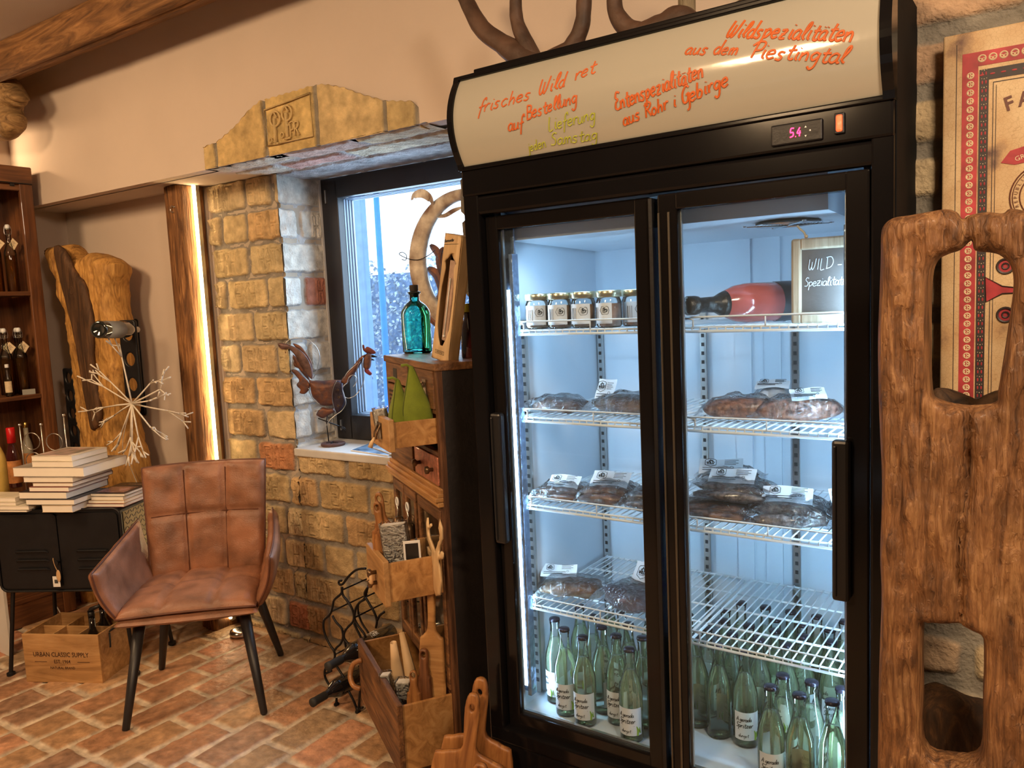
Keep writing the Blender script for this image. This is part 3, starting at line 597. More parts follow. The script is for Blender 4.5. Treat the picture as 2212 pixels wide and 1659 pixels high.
# front surround with stepped mouldings
b.rbox((0, 0, .05), (.047, .07, 1.835), .005).rbox((.950, 0, .05), (FW, .07, 1.835), .005)
b.rbox((.0, -.004, 1.765), (FW, .07, 1.835), .006).rbox((0, .002, 1.718), (FW, .07, 1.765), .008)
b.rbox((.0, -.001, .33), (FW, .07, .372), .006).rbox((.0, .004, .06), (FW, .06, .33), .006)
for k in range(6): b.rbox((.12, -.002, .11+k*.032), (.87, .006, .125+k*.032), .003)
for x in (.06, .93):
    for y in (.1, .55): b.lathe([(.02, 0), (.02, .012), (.012, .02), (.012, .065)], 12, TR(x, y, 0))
M_fblack = pmat('black_fridge_enamel', (.006, .0055, .006), .12, var=.2, scale=3, bump=.012, bscale=9, spec=.28, bdist=.002)
obj('cabinet_body', b, M_fblack, fr_, local=True)
M_matte = pmat('matte_black_side', (.006, .006, .007), .75, var=.2, bump=0, spec=.15)
obj('side_panel', MB().rbox((FW-.001, .012, .06), (FW+.002, FD, 2.045), .001).mm((FW-.02, .05, 2.0), (FW+.002, FD, 2.05)), M_matte, fr_, local=True)
inn = MB()
def wallq(a, c): inn.mm(a, c)
wallq((.045, .07, .385), (.065, .585, 1.735)); wallq((.925, .07, .385), (.945, .585, 1.735)); wallq((.06, .56, .385), (.93, .586, 1.735)); wallq((.06, .055, .385), (.93, .57, .402)); wallq((.06, .075, 1.72), (.93, .57, 1.736))
inn.prism([(.09, 1.655), (.56, 1.64), (.56, 1.725), (.085, 1.725)], .78, Matrix(((0, 0, 1, 0), (1, 0, 0, 0), (0, 1, 0, 0), (0, 0, 0, 1))), z0=.075)
for x in (.21, .30, .50, .58, .82): inn.mm((x, .553, .42), (x+.045, .5602, 1.66))
obj('liner', inn, M_inner, fr_, local=True)
up = MB()
for x, y in ((.072, .14), (.078, .552), (.41, .548), (.665, .548), (.918, .14), (.915, .552)):
    up.mm((x-.009, y-.005, .42), (x+.009, y+.004, 1.46 if y > .3 else 1.45))
obj('shelf_rail', up, M_steel, fr_, local=True)
for x, y in ((.072, .14), (.078, .552), (.41, .548), (.665, .548)):
    sl = MB()
    for k in range(40): sl.mm((x-.004, y-.0065, .45+k*.025), (x+.004, y-.0045, .46+k*.025))
    obj('rail_slot', sl, M_ink, fr_, local=True)
# fan grille under the evaporator box
fc = Vector((.735, .235, 1.6435)); g = MB()
for R_ in np.arange(.010, .074, .0078): g.torus(fc, R_, .0013, n=30, m=5)
for a in (.5, 2.2, 3.64, 5.34):
    d = Vector((math.cos(a), math.sin(a), 0)); g.cyl(fc-Vector((0, 0, .002)), fc+d*.09-Vector((0, 0, .001)), .0016, 5); g.torus(fc+d*.095, .004, .0014, n=10, m=5)
obj('fan_grille', g, M_chrome, fr_, local=True)
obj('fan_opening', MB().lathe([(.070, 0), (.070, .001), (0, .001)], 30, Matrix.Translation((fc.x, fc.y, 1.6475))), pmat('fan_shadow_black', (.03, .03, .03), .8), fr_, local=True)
tb = MB(); tb.tube(smoothpts([(.305, .42, 1.645), (.31, .50, 1.63), (.315, .54, 1.56), (.32, .54, 1.50), (.335, .535, 1.45), (.352, .53, 1.425)], 5), .011, 10); tb.sphere((.352, .53, 1.425), .016)
obj('drain_hose', tb, film('hose_plastic', (.95, .98, 1), .4, .1, milky=.25, mcol=(.8, .9, .95)), fr_, local=True, smooth=True)
# lamps inside
M_cold = emit('cold_led', (.62, .82, 1.0), 16)
M_lens = emit('cold_led_lens', (.55, .75, 1.0), 3.0)
for x, sgn in ((.080, 1), (.915, -1)):
    st = MB(); z = .48
    st.mm((x-.0065, .066, .47), (x+.0065, .072, 1.53))
    while z < 1.53: st.sphere((x, .068, z), (.0085, .006, .0095), nu=8, nv=6); z += .0235
    lt = obj('light_strip', st, M_cold, fr_, local=True)
    ho = MB(); ho.rbox((x-.018, .074, .45), (x+.018, .082, 1.70), .002); ho.rbox((x+sgn*.012, .055, .45), (x+sgn*.024, .082, 1.62), .002)
    hh = obj('light_housing', ho, pmat('clear_lamp_cover', (.30, .42, .62), .12, metal=.6, var=.3, scale=60, bump=.2, bscale=50), fr_, local=True)
def fl_light(loc, target, size, sy, p):
    o = area_light('fridge_lamp_light', MF @ Vector(loc), MF @ Vector(target), size, p, (.48, .76, 1.0), sy); return o
fl_light((.10, .085, 1.0), (.5, .45, 1.0), .02, 1.1, 4.0); fl_light((.895, .085, 1.0), (.5, .45, 1.0), .02, 1.1, 6.6)
fl_light((.30, .12, 1.63), (.3, .40, 1.0), .3, .02, .9)
# doors
M_glass = film('door_glass', (.90, .94, .97), .10, .015, milky=.015, mcol=(.6, .75, .9))
M_dframe = pmat('black_door_frame', (.007, .006, .006), .14, var=.2, scale=3, bump=.012, bscale=9, spec=.3, bdist=.002)
def door(x0, x1, gx0, gx1, y, hx, hz, gz=(.412, 1.679)):
    d = MB(); z0, z1 = .352, 1.714
    d.rbox((x0, y, z0), (gx0, y+.028, z1), .004).rbox((gx1, y, z0), (x1, y+.028, z1), .004).rbox((gx0-.004, y, z0), (gx1+.004, y+.028, gz[0]), .004).rbox((gx0-.004, y, gz[1]), (gx1+.004, y+.028, z1), .004)
    o = obj('door', d, M_dframe, fr_, local=True)
    gl = MB().mm((gx0, y+.010, gz[0]), (gx1, y+.014, gz[1])); obj('door_glass', gl, M_glass, o, local=True)
    s = MB()
    for a in (gx0, gx1-.0035): s.mm((a, y+.016, gz[0]), (a+.0035, y+.024, gz[1]))
    s.mm((gx0, y+.016, gz[0]), (gx1, y+.024, gz[0]+.006))
    obj('glass_spacer', s, M_steel, o, local=True)
    h = MB().rbox((hx, y-.026, hz[0]), (hx+.032, y-.001, hz[1]), .006).rbox((hx+.004, y-.03, hz[0]+.01), (hx+.010, y-.02, hz[1]-.01), .002)
    obj('handle', h, pmat('black_plastic_handle', (.012, .012, .013), .35, var=.1, bump=.02), o, local=True)
door(.049, .497, .086, .459, .022, .052, (.88, 1.22)); door(.524, .948, .568, .905, .004, .884, (.886, 1.206))
tr = MB().rbox((.498, .012, .36), (.508, .05, 1.71), .002).rbox((.512, .03, .36), (.523, .05, 1.71), .002)
obj('door_track', tr, M_blackm, fr_, local=True)
mul = MB().rbox((.526, -.001, .36), (.530, .004, 1.675), .001).rbox((.548, .0, .36), (.553, .004, 1.675), .001)
obj('door_seal_trim', mul, pmat('grey_brown_seal', (.10, .085, .065), .3, metal=.5, bump=0), fr_, local=True)
# curved sign panel
SZ0, SZ1 = 1.838, 2.046
def bul(z): t = min(1, max(0, (z-SZ0)/(SZ1-SZ0))); return -.004-.036*4*t*(1-t)
def sgrid(x0, x1, off, z0=SZ0, z1=SZ1): return lambda a, c: (x0+(x1-x0)*a, bul(z0+(z1-z0)*c)+off, z0+(z1-z0)*c)
M_sign = pmat('cream_sign_acrylic', (.41, .385, .32), .13, var=.02, scale=2, bump=.05, bscale=7, spec=.6, coat=.4, emis=(1, .80, .42), estr=.03, bdist=.006)
s_ = obj('sign_panel', MB().grid(sgrid(.014, .972, 0), 24, 22), M_sign, fr_, local=True, smooth=True)
ri = MB()
def rimstrip(x0, x1):
    n = 16; vs = []; 
    for i in range(n+1):
        z = SZ0-.008+(SZ1-SZ0+.016)*i/n; y = bul(z)-.006
        vs += [(x0, y, z), (x1, y, z), (x1, .06, z), (x0, .06, z)]
    fs = [(4*i+k, 4*i+(k+1) % 4, 4*i+4+(k+1) % 4, 4*i+4+k) for i in range(n) for k in range(4)]+[(0, 3, 2, 1), (4*n, 4*n+1, 4*n+2, 4*n+3)]
    ri.add(vs, fs)
rimstrip(-.002, .014); rimstrip(.972, .992)
ri.rbox((-.002, -.012, SZ1-.001), (.992, .06, SZ1+.010), .003).rbox((-.002, -.010, SZ0-.010), (.992, .06, SZ0+.001), .003).rbox((.055, -.004, SZ1+.008), (.985, .25, SZ1+.020), .003)
obj('sign_frame', ri, M_fblack, s_, local=True)
def sign_text(mb, text, p0, p1, hpx, r, seed=1, slant=.25, jit=.07):
    A = fl(*p0, -.03); B_ = fl(*p1, -.03); h = (fl(p0[0], p0[1]-hpx, -.03)-A).length
    st, w = strokes(text, 1.0, slant, jit, seed); k = (B_-A).length/w; d = (B_-A).normalized(); up_ = Vector((-d.z, 0, d.x))
    if up_.z < 0: up_ = -up_
    for q in st:
        pts = []
        for x, y in q:
            P = A+d*(x*k)+up_*(y*h); P.y = bul(P.z)-.0012; pts.append(P)
        mb.tube(pts, r*.88, 5, flat=(0, 1, 0))
M_or = pmat('orange_marker', (.58, .115, .015), .5, var=.15, bump=0); M_gn = pmat('faded_green_marker', (.42, .46, .05), .5, var=.1, bump=0)
for words_ in ([('Wildspezialitäten', (1568, 80), (1842, 94), 19, .0028, 3), ('aus dem', (1481, 118), (1595, 122), 15, .0024, 4), ('Piestingtal', (1622, 128), (1826, 138), 17, .0025, 5)],
               [('Entenspezialitäten', (1332, 240), (1524, 168), 17, .0027, 6), ('aus Rohr i', (1343, 270), (1462, 228), 14, .0025, 7), ('Gebirge', (1474, 226), (1577, 184), 16, .0027, 8)],
               [('frisches', (1038, 246), (1152, 216), 15, .0022, 9), ('Wild', (1168, 208), (1226, 188), 17, .0024, 10), ('ret', (1244, 176), (1288, 158), 16, .0022, 11), ('auf', (1100, 284), (1134, 276), 14, .0024, 12), ('Bestellung', (1142, 260), (1252, 222), 14, .0024, 13)],
               [('Lieferung', (1184, 282), (1287, 258), 13, .0019, 14), ('jeden', (1131, 326), (1172, 316), 10, .0017, 15), ('Samstag', (1182, 312), (1284, 298), 12, .0018, 16)]):
    hm = MB(); g_ = words_[0][0] == 'Lieferung'
    for a in words_: sign_text(hm, *a)
    obj('green_handwriting' if g_ else 'orange_handwriting', hm, M_gn if g_ else M_or, s_, local=True)
ct = MB().rbox((.772, -.010, 1.776), (.868, .0, 1.816), .003); c_ = obj('thermostat_display', ct, M_blackm, fr_, local=True)
dg = MB()
for i, ch in enumerate('54'): put_strokes(dg, ch, .0082, .0013, Matrix.Translation((.808+i*.013, -.0115, 1.788)) @ Matrix.Rotation(PI/2, 4, 'X'), slant=.1, jit=0)
dg.sphere((.8195, -.0115, 1.7885), .0012, nu=6, nv=4)
obj('red_digits', dg, emit('red_led_digits', (1, .03, .10), 7), c_, local=True)
obj('display_icon', MB().prism([(-.002, -.0015), (.002, -.0015), (0, .002)], .0006, TR(.838, -.011, 1.804, 0, PI/2)).prism([(-.002, .0015), (.002, .0015), (0, -.002)], .0006, TR(.838, -.011, 1.787, 0, PI/2)).sphere((.846, -.0108, 1.796), .0018), M_white, c_, local=True)
sw = obj('power_switch', MB().rbox((.889, -.010, 1.782), (.907, -.002, 1.820), .002), M_blackm, fr_, local=True)
obj('lit_rocker', MB().rbox((.8925, -.014, 1.786), (.9035, -.006, 1.816), .003), pmat('red_rocker', (.6, .02, .01), .3, emis=(1, .06, .015), estr=4), sw, local=True)
# wire shelves
M_wire = pmat('white_coated_wire', (.80, .86, .90), .35, var=.02, bump=0)
def wire_shelf(x0, x1, z, y0=.082, y1=.53):
    m = MB(); n = int((x1-x0)/.0195)
    for i in range(n+1):
        x = x0+.006+(x1-x0-.012)*i/n; m.tube([(x, y0, z), (x, y1, z)], .0019, 5, cap=False); m.tube([(x, y0+.001, z), (x, y0, z-.010)], .0017, 5, cap=False)
    for y in (y0+.11, y0+.22, y0+.33): m.tube([(x0, y, z-.004), (x1, y, z-.004)], .003, 6)
    m.tube([(x0+.012, y0, z-.010), (x1-.012, y0, z-.010), (x1-.002, y0+.012, z-.008), (x1-.002, y1-.01, z-.006), (x1-.012, y1, z-.004), (x0+.012, y1, z-.004), (x0+.002, y1-.01, z-.006), (x0+.002, y0+.012, z-.008)], .0034, 6, closed=True)
    m.tube([(x0, y0+.002, z-.001), (x1, y0+.002, z-.001)], .0026, 6)
    zt = z+.022; m.tube(smoothpts([(x0+.028, y0+.002, z-.004), (x0+.028, y0, zt-.006), (x0+.034, y0-.001, zt), (x1-.034, y0-.001, zt), (x1-.028, y0, zt-.006), (x1-.028, y0+.002, z-.004)], 3), .0022, 6)
    xm = (x0+x1)/2; m.tube([(xm, y0, z), (xm, y0, zt)], .0018, 5)
    o = obj('wire_shelf', m, M_wire, fr_, local=True); 
    for p in o.data.polygons: p.use_smooth = True
SHZ = [1.425, 1.200, .968, .695]
for z in SHZ:
    wire_shelf(.084, .528, z); wire_shelf(.540, .918, z)
for z in SHZ:
    for x in (.41, .665): obj('shelf_clip', MB().prism([(0, 0), (.03, .0), (.03, -.012), (0, -.03)], .008, Matrix(((0, 0, 1, x-.004), (-1, 0, 0, .545), (0, 1, 0, z-.006), (0, 0, 0, 1)))), M_steel, fr_, local=True)
# ------------------------------------------------------------ what stands in the fridge
M_cap = pmat('dark_crown_cap', (.035, .03, .045), .25, metal=.7, var=.2, bump=0)
M_bglass = film('bottle_glass_thin', (.975, .995, .98), .30, .02)
M_drink = film('pale_green_drink', (.96, .985, .90), .04, .1, milky=.11, mcol=(.82, .90, .66))
M_lab = pmat('white_label', (.76, .78, .80), .6, var=.02, bump=0)
M_vine = pmat('green_vine_print', (.22, .42, .04), .6, var=.2, bump=0)
M_grey = pmat('grey_print', (.22, .22, .24), .7, bump=0)
def cylmap(R_): return lambda x, z: Vector((R_*math.sin(x/R_), -R_*math.cos(x/R_), z))
def crest(mb, c, s, rot=0.0, fn=None):   # six-sided crest outline with WILD and a small rider mark
    R_ = Matrix.Rotation(rot, 2)
    def T(x, y): v = R_ @ Vector((x*s, y*s)); return (c[0]+v.x, c[1]+v.y)
    pts = [(-.9, .65), (-.75, .9), (0, 1.1), (.75, .9), (.9, .65), (.9, -.65), (0, -1.15), (-.9, -.65)]
    P = [T(*p) for p in pts]; f = fn or (lambda x, y: Vector((x, y, 0)))
    def q3(a): return [f(*p) for p in a]
    mb.tube(q3(P), s*.055, 4, closed=True)
    st, w = strokes('WILD', .28*s, 0, 0, 1, k=1); x0 = -w/2
    for q in st: mb.tube([f(*T((x0+x)/s, (y)/s-.3)) for x, y in q], s*.07, 4)
    mb.tube(q3([T(-.55, -.5), T(.55, -.5)]), s*.04, 4)
    mb.tube(q3([T(-.35, .35), T(0, .62), T(.38, .5)]), s*.11, 4); mb.tube(q3([T(-.2, .3), T(-.1, .6), T(-.05, .85)]), s*.07, 4); mb.tube(q3([T(.25, .32), T(.2, .6)]), s*.06, 4)
def make_spritzer():
    t = thing('drink_bottle', 'x', 'bottle', Matrix.Identity(4)); R_ = .0295
    prof = [(R_-.004, 0), (R_, .004), (R_, .122), (R_-.0012, .136), (R_-.007, .156), (.0165, .176), (.0135, .194), (.0125, .218), (.0138, .220), (.0138, .228), (.0125, .229)]
    obj('bottle_glass', MB().lathe(prof, 22), M_bglass, t, local=True, smooth=True)
    pf = [(R_-.006, .003), (R_-.0025, .006), (R_-.0025, .121), (R_-.004, .135), (.0195, .158), (.0140, .176), (0, .176)]
    obj('drink', MB().lathe(pf, 18), M_drink, t, local=True, smooth=True)
    obj('crown_cap', MB().lathe([(.0145, .2275), (.0155, .229), (.0143, .2345), (.010, .2362), (0, .2365)], 18), M_cap, t, local=True, smooth=True)
    f = cylmap(R_+.0004)
    la = obj('label', MB().grid(lambda a, c: f((a-.5)*.066, .022+.070*c), 14, 2), M_lab, t, local=True, smooth=True)
    tx = MB(); f2 = cylmap(R_+.0008)
    for s, x0, y0, h, r in (('A gerada', -.027, .070, .0052, .0007), ('Spritzer', -.028, .054, .0062, .0008), ('dungst', -.022, .030, .0044, .0005)):
        st, w = strokes(s, h, .2, .05, 3, k=2, space=.92)
        for q in st: tx.tube([f2(x0+x, y0+y) for x, y in q], r, 4)
    tx.tube([f2(-.020, .047), f2(.012, .047)], .0004, 4)
    obj('lettering', tx, M_ink, la, local=True)
    dr = MB(); dr.tube([f2(.018, .046), f2(.021, .036), f2(.020, .026), f2(.0195, .0225)], [.0012, .0045, .003, .0035], 6, flat=(0, 1, 0)); dr.tube([f2(.026, .042), f2(.027, .028)], [.001, .0025], 6, flat=(0, 1, 0))
    obj('vine_print', dr, M_vine, la, local=True); return t
bot = make_spritzer(); first = True
def place(M, label, group):
    global first
    if first: first = False; bot.matrix_world = M; bot['label'] = label; bot['group'] = group; return bot
    return dup(bot, M, label, group)
FZ = .4025
LB = [((.250, .085), 0.35, 'pale green drink bottle at the front left, second from the light strip'),
      ((.385, .080), 0.30, 'pale green drink bottle at the very front, nearest the middle door stile'),
      ((.182, .105), 0.40, 'pale green drink bottle leftmost in the front row by the light strip'),
      ((.320, .135), 0.32, 'pale green drink bottle between and just behind the two foremost left bottles'),
      ((.262, .165), 1.6, 'pale green drink bottle showing the edge of its label, behind the foremost left one')]
for (x, y), rz, lab in LB: place(MF @ TR(x, y, FZ, rz), lab, 'drink bottles on the fridge floor, left')
ORD = ['first', 'second', 'third', 'fourth', 'fifth', 'sixth', 'seventh']
for rw, cells in (('second', ((.125, .15), (.385, .155), (.44, .125))), ('third', ((.205, .215), (.315, .215), (.44, .215))), ('fourth', ((.14, .26), (.26, .285), (.37, .285))), ('fifth', ((.19, .345), (.31, .36), (.43, .345)))):
    for i_, (x, y) in enumerate(cells): place(MF @ TR(x, y, FZ, random.uniform(-2, 2)), f'drink bottle behind the left door, {rw} row from the glass, {ORD[i_]} from the left', 'drink bottles in the back rows, left')
RB = [((.500, .225), 2.9, 'pale green drink bottle beside the middle stile showing its small-print back label'), ((.565, .205), 2.6, 'pale green drink bottle with back label turned half away, second of the shaded row'),
      ((.633, .200), .45, 'pale green drink bottle with vine label, right end of the shaded row under the shelf'),
      ((.737, .060), .45, 'pale green drink bottle at the front right, leftmost of the three foremost'), ((.800, .055), 2.9, 'pale green drink bottle at the front right, middle of the three foremost'), ((.866, .060), 1.7, 'pale green drink bottle at the front right, rightmost of the three foremost'),
      ((.745, .125), 1.5, 'pale green drink bottle in the second right row, left one'), ((.808, .125), 2.0, 'pale green drink bottle in the second right row, middle one'), ((.872, .125), 2.6, 'pale green drink bottle in the second right row, right one')]
for (x, y), rz, lab in RB: place(MF @ TR(x, y, FZ, rz), lab, 'drink bottles on the fridge floor, right')
for j in range(4):
    n_ = 0
    for i in range(6):
        x = .505+i*.068+(.02 if j % 2 else 0); y = .285+j*.070
        if x > .9 or (j == 0 and i > 3) or random.random() < .1 or y > .53: continue
        place(MF @ TR(x, y, FZ, random.uniform(-3, 3)), f'drink bottle under the lowest right shelf, {ORD[j]} shaded back row, {ORD[n_]} from the left', 'drink bottles in the back rows, right'); n_ += 1
# jars
M_pate = pmat('brown_pate', (.30, .17, .10), .6, var=.3, scale=50, bump=.1); M_pate2 = pmat('pink_pate', (.50, .30, .23), .6, var=.2, scale=60, bump=.1)
def make_jar(m):
    t = thing('glass_jar', 'x', 'jar', Matrix.Identity(4)); R_ = .031
    obj('jar_glass', MB().lathe([(R_-.004, 0), (R_, .005), (R_, .062), (R_-.003, .070), (R_-.004, .074)], 24), M_bglass, t, local=True, smooth=True)
    obj('contents', MB().lathe([(R_-.005, .003), (R_-.0025, .006), (R_-.0025, .058), (0, .058)], 20), m, t, local=True, smooth=True)
    obj('lid', MB().lathe([(R_-.001, .073), (R_+.0005, .075), (R_+.0005, .088), (R_-.001, .090), (0, .0905)], 28), pmat('pale_gold_lid', (.62, .55, .36), .28, metal=.9, bump=0), t, local=True, smooth=True)
    f = cylmap(R_+.0005); la = obj('label', MB().grid(lambda a, c: f((a-.5)*.060, .010+.050*c), 12, 2), M_lab, t, local=True, smooth=True)
    tx = MB(); f2 = cylmap(R_+.0009); crest(tx, (.012, .042), .0105, -PI/2, f2)
    for k in range(3): tx.tube([f2(-.018+k*.005, .018), f2(-.018+k*.005, .050)], .0005 if k else .0009, 4)
    obj('label_print', tx, M_ink, la, local=True); return t
j1 = make_jar(M_pate); SZ = SHZ[0]+.002
for k, (x, y, rz, lab) in enumerate(((.128, .125, .35, 'glass jar with gold lid on the top fridge shelf, leftmost by the light strip'), (.194, .128, .2, 'glass jar with gold lid on the top fridge shelf, second from the left'), (.262, .130, .1, 'glass jar with gold lid on the top fridge shelf, third from the left'))):
    M = MF @ TR(x, y, SZ, rz)
    if k == 0: j1.matrix_world = M; j1['label'] = lab; j1['group'] = 'jars on the top fridge shelf'
    else: dup(j1, M, lab, 'jars on the top fridge shelf')
j2 = make_jar(M_pate2); j2.matrix_world = MF @ TR(.336, .125, SZ, -.25); j2['label'] = 'glass jar of pink spread, fourth on the top fridge shelf'; j2['group'] = 'jars on the top fridge shelf'
dup(j2, MF @ TR(.375, .185, SZ, .5), 'glass jar of pink spread half hidden behind the fourth jar', 'jars on the top fridge shelf')
# big rose bottle lying
Mr = MF @ TR(.665, .20, SHZ[0]+.048, math.radians(52)) @ Matrix.Rotation(-PI/2, 4, 'Y')
t = thing('magnum_bottle', 'large rose wine bottle with black foil neck lying on the top fridge shelf', 'bottle', Mr)
obj('bottle_glass', MB().lathe([(.040, -.13), (.045, -.125), (.045, .02), (.040, .05), (.028, .078), (.018, .095)], 28), pmat('rose_bottle_glass', (.42, .10, .085), .12, var=.25, scale=14, bump=.02, coat=.5), t, local=True, smooth=True)
obj('black_band', MB().lathe([(.0456, -.12), (.0458, -.119), (.0458, -.055), (.0454, -.054)], 28, cap=False), pmat('smoky_black_label', (.05, .05, .055), .35, bump=.02), t, local=True, smooth=True)
obj('neck_foil', MB().lathe([(.030, .074), (.0255, .085), (.018, .100), (.0165, .14), (.020, .142), (.0215, .150), (.0215, .168), (.017, .174), (0, .175)], 24), pmat('crumpled_black_foil', (.045, .04, .035), .32, metal=.5, bump=.25, bscale=50), t, local=True, smooth=True)
pt = MB(); Rr = .0465
for q in strokes('gus', .016, .1, 0, 2)[0]: pt.tube([Vector((Rr*math.cos(2.2+x/Rr), Rr*math.sin(2.2+x/Rr), -.10+y)) for x, y in q], .0012, 5)
obj('white_lettering', pt, M_white, t, local=True)
# chalkboard
a = fl(1708, 690, .12)
Mc = MF @ TR(.772, .118, SHZ[0]+.001, .06, -.03)
t = thing('chalkboard', 'small wood-framed chalkboard with chalk lettering standing on the top fridge shelf', 'chalkboard', Mc)
cw, ch = .155, .178; c = MB()
c.rbox((0, 0, 0), (.021, .012, ch), .005).rbox((cw-.021, 0, 0), (cw, .012, ch), .005).rbox((.018, 0, 0), (cw-.018, .012, .024), .004).rbox((.018, 0, ch-.024), (cw-.018, .012, ch), .004)
obj('frame', c, wood('grey_beech_frame', (.30, .23, .15), (.52, .42, .30), None, axis='Z', scale=3, rough=.6, bump=.15), t, local=True)
obj('slate', MB().mm((.018, .006, .02), (cw-.018, .010, ch-.02)), pmat('grey_slate', (.075, .06, .052), .6, var=.2, scale=12), t, local=True)
k = MB(); Ms = Matrix.Rotation(PI/2, 4, 'X')
for s, x, z, h in (('WILD -', .034, .112, .0115), ('Spezialitaten', .026, .078, .0095)):
    put_strokes(k, s, h, .0009, Matrix.Translation((x, .005, z)) @ Ms, slant=.1, seed=4, space=.8 if 'S' in s else .95, n=4)
obj('chalk_writing', k, pmat('chalk', (.42, .42, .42), .9, bump=0), t, local=True)
obj('cord_loop', MB().tube(smoothpts([(.03, .006, ch), (.026, .006, ch+.012), (.018, .006, ch+.02), (.012, .006, ch+.028)], 4), .0022, 6).sphere((.03, .006, ch+.004), .004), M_kraft, t, local=True, smooth=True)
# vacuum-packed meat
def blob(mb, c, r, seed, amp=.18, f=30, rz=0, nu=22, nv=14, tilt=0):
    c = Vector(c); R_ = Matrix.Rotation(rz, 3, 'Z') @ Matrix.Rotation(tilt, 3, 'Y'); vs = []; fs = []
    for i in range(nv+1):
        th = PI*i/nv
        for k in range(nu):
            a = 2*PI*k/nu; d = Vector((math.sin(th)*math.cos(a), math.sin(th)*math.sin(a), -math.cos(th)))
            q = Vector((abs(d.x)**.8*math.copysign(1, d.x)*r[0], abs(d.y)**.8*math.copysign(1, d.y)*r[1], d.z*r[2]))
            n = mnoise.noise(q*f+Vector((seed*3.1, 0, 0)))*amp+mnoise.noise(q*f*2.3+Vector((0, seed*1.7, 0)))*amp*.5
            vs.append(c+R_ @ (q*(1+n)))
    for i in range(nv):
        for k in range(nu): fs.append((i*nu+k, i*nu+(k+1) % nu, (i+1)*nu+(k+1) % nu, (i+1)*nu+k))
    b0 = len(mb.v); mb.add(vs, fs)
def meatmat(name, c1, c2, sc=40): return pmat(name, c1, .3, var=.5, scale=sc, bump=.2, bscale=90, spec=.5, coat=.4, col2=c2)
M_dry = meatmat('dark_cured_meat', (.055, .022, .016), (.20, .10, .06)); M_gold_meat = meatmat('smoked_golden_meat', (.07, .025, .012), (.26, .13, .045), 26)
M_sala = meatmat('reddish_salami', (.16, .045, .022), (.46, .19, .10), 90); M_wurst = meatmat('dark_dry_sausage', (.045, .028, .022), (.17, .12, .10), 120); M_ham = meatmat('ham_block', (.12, .055, .06), (.22, .17, .20), 16)
_pk = [0]
def pack(label, group, x, y, z, L, Wd, H_, kind, rz=0, lab=None, m=None, tilt=0, lrz=None):
    _pk[0] += 1; sd = _pk[0]; r = random.Random(sd*7)
    t = thing('vacuum_pack', label, 'meat pack', MF @ TR(x, y, z, rz), group)
    mt = MB(); mt.smooth = True
    if kind == 'slab': blob(mt, (0, 0, H_*.5), (L*.42, Wd*.38, H_*.46), sd, .30, 34)
    elif kind == 'salami':
        for s in (-1, 1) if Wd > .09 else (0,):
            blob(mt, (0, s*Wd*.24, H_*.5), (L*.46, Wd*.22 if s else Wd*.4, H_*.46), sd+s, .05, 60)
    elif kind == 'sausages':
        n = 5
        for i in range(n):
            blob(mt, (r.uniform(-.2, .2)*L*.2, (i-(n-1)/2)*Wd*.19, H_*(.38+.25*(i % 2))), (L*.42, Wd*.13, H_*.30), sd+i, .22, 60, rz=r.uniform(-.25, .25), nu=14, nv=10)
    obj('meat', mt, m or M_dry, t, local=True, smooth=True)
    fb = MB()
    def shell(a, c):
        u_, v_ = (a-.5)*2, (c-.5)*2; X = u_*L*.56; Yy = v_*Wd*.56
        e = max(abs(u_), abs(v_)); hgt = H_*1.06*max(0, 1-e**3.2)+.003
        n = mnoise.noise(Vector((X*38+sd, Yy*38, sd*2.0))); n2 = mnoise.noise(Vector((X*85, Yy*85+sd, 1.0)))
        return (X*(1+.05*n), Yy*(1+.05*n2), max(.001, hgt+n*.007+n2*.004+(.012*abs(n)+.006 if e > .93 else 0)))
    fb.grid(shell, 26, 20); obj('plastic_film', fb, M_foil, t, local=True, smooth=True)
    if lab:
        lx, ly, lw, lh, lt = lab; lm = TR(lx, ly, H_*1.10+.001, lrz if lrz is not None else 0, lt)
        bend = lambda a, c: ((a-.5)*lw, (c-.5)*lh, .003*math.sin(a*5+sd)+.002*math.sin(c*6))
        lo = obj('label', MB().grid(bend, 8, 6, M=lm), M_lab, t, local=True, smooth=True)
        pr = MB(); crest(pr, (-lw*.24, lh*.14), lh*.22, 0, lambda a, c: lm @ Vector((a, c, .0052)))
        for i in range(4): pr.tube([lm @ Vector((lw*.08, lh*(.3-.09*i), .0056)), lm @ Vector((lw*(.40-.06*(i % 2)), lh*(.3-.09*i), .0056))], .0006, 4)
        for i in range(2): pr.tube([lm @ Vector((-lw*.42, lh*(-.2-.12*i), .0056)), lm @ Vector((lw*(.2-.1*i), lh*(-.2-.12*i), .0056))], .0008, 4)
        pr.torus((0, 0, 0), lh*.06, .0005, lm @ TR(lw*.25, -lh*.15, .0056), n=12, m=4)
        obj('label_print', pr, M_ink, lo, local=True)
    return t
z2, z3, z4 = SHZ[1]+.003, SHZ[2]+.003, SHZ[3]+.003
G2, G3, G4 = 'packed meat on the second fridge shelf', 'packed sausages on the third fridge shelf', 'packed meat on the lowest fridge shelf'
pack('shiny pack of dark cured meat at the left end of the second shelf', G2, .158, .165, z2, .17, .11, .042, 'slab', .1)
pack('pack of golden brown meat with an upright white label, second shelf by the middle stile', G2, .345, .20, z2, .19, .13, .050, 'slab', -.1, (-.075, .01, .055, .062, 1.1), M_gold_meat)
pack('pack of salami halves without a front label, second shelf of the right door', G2, .640, .185, z2, .19, .080, .055, 'salami', .35, None, M_sala)
pack('pack of bright red salami with a white label on top, second shelf right', G2, .765, .20, z2, .20, .070, .056, 'salami', .42, (.02, .0, .075, .045, .5), M_sala)
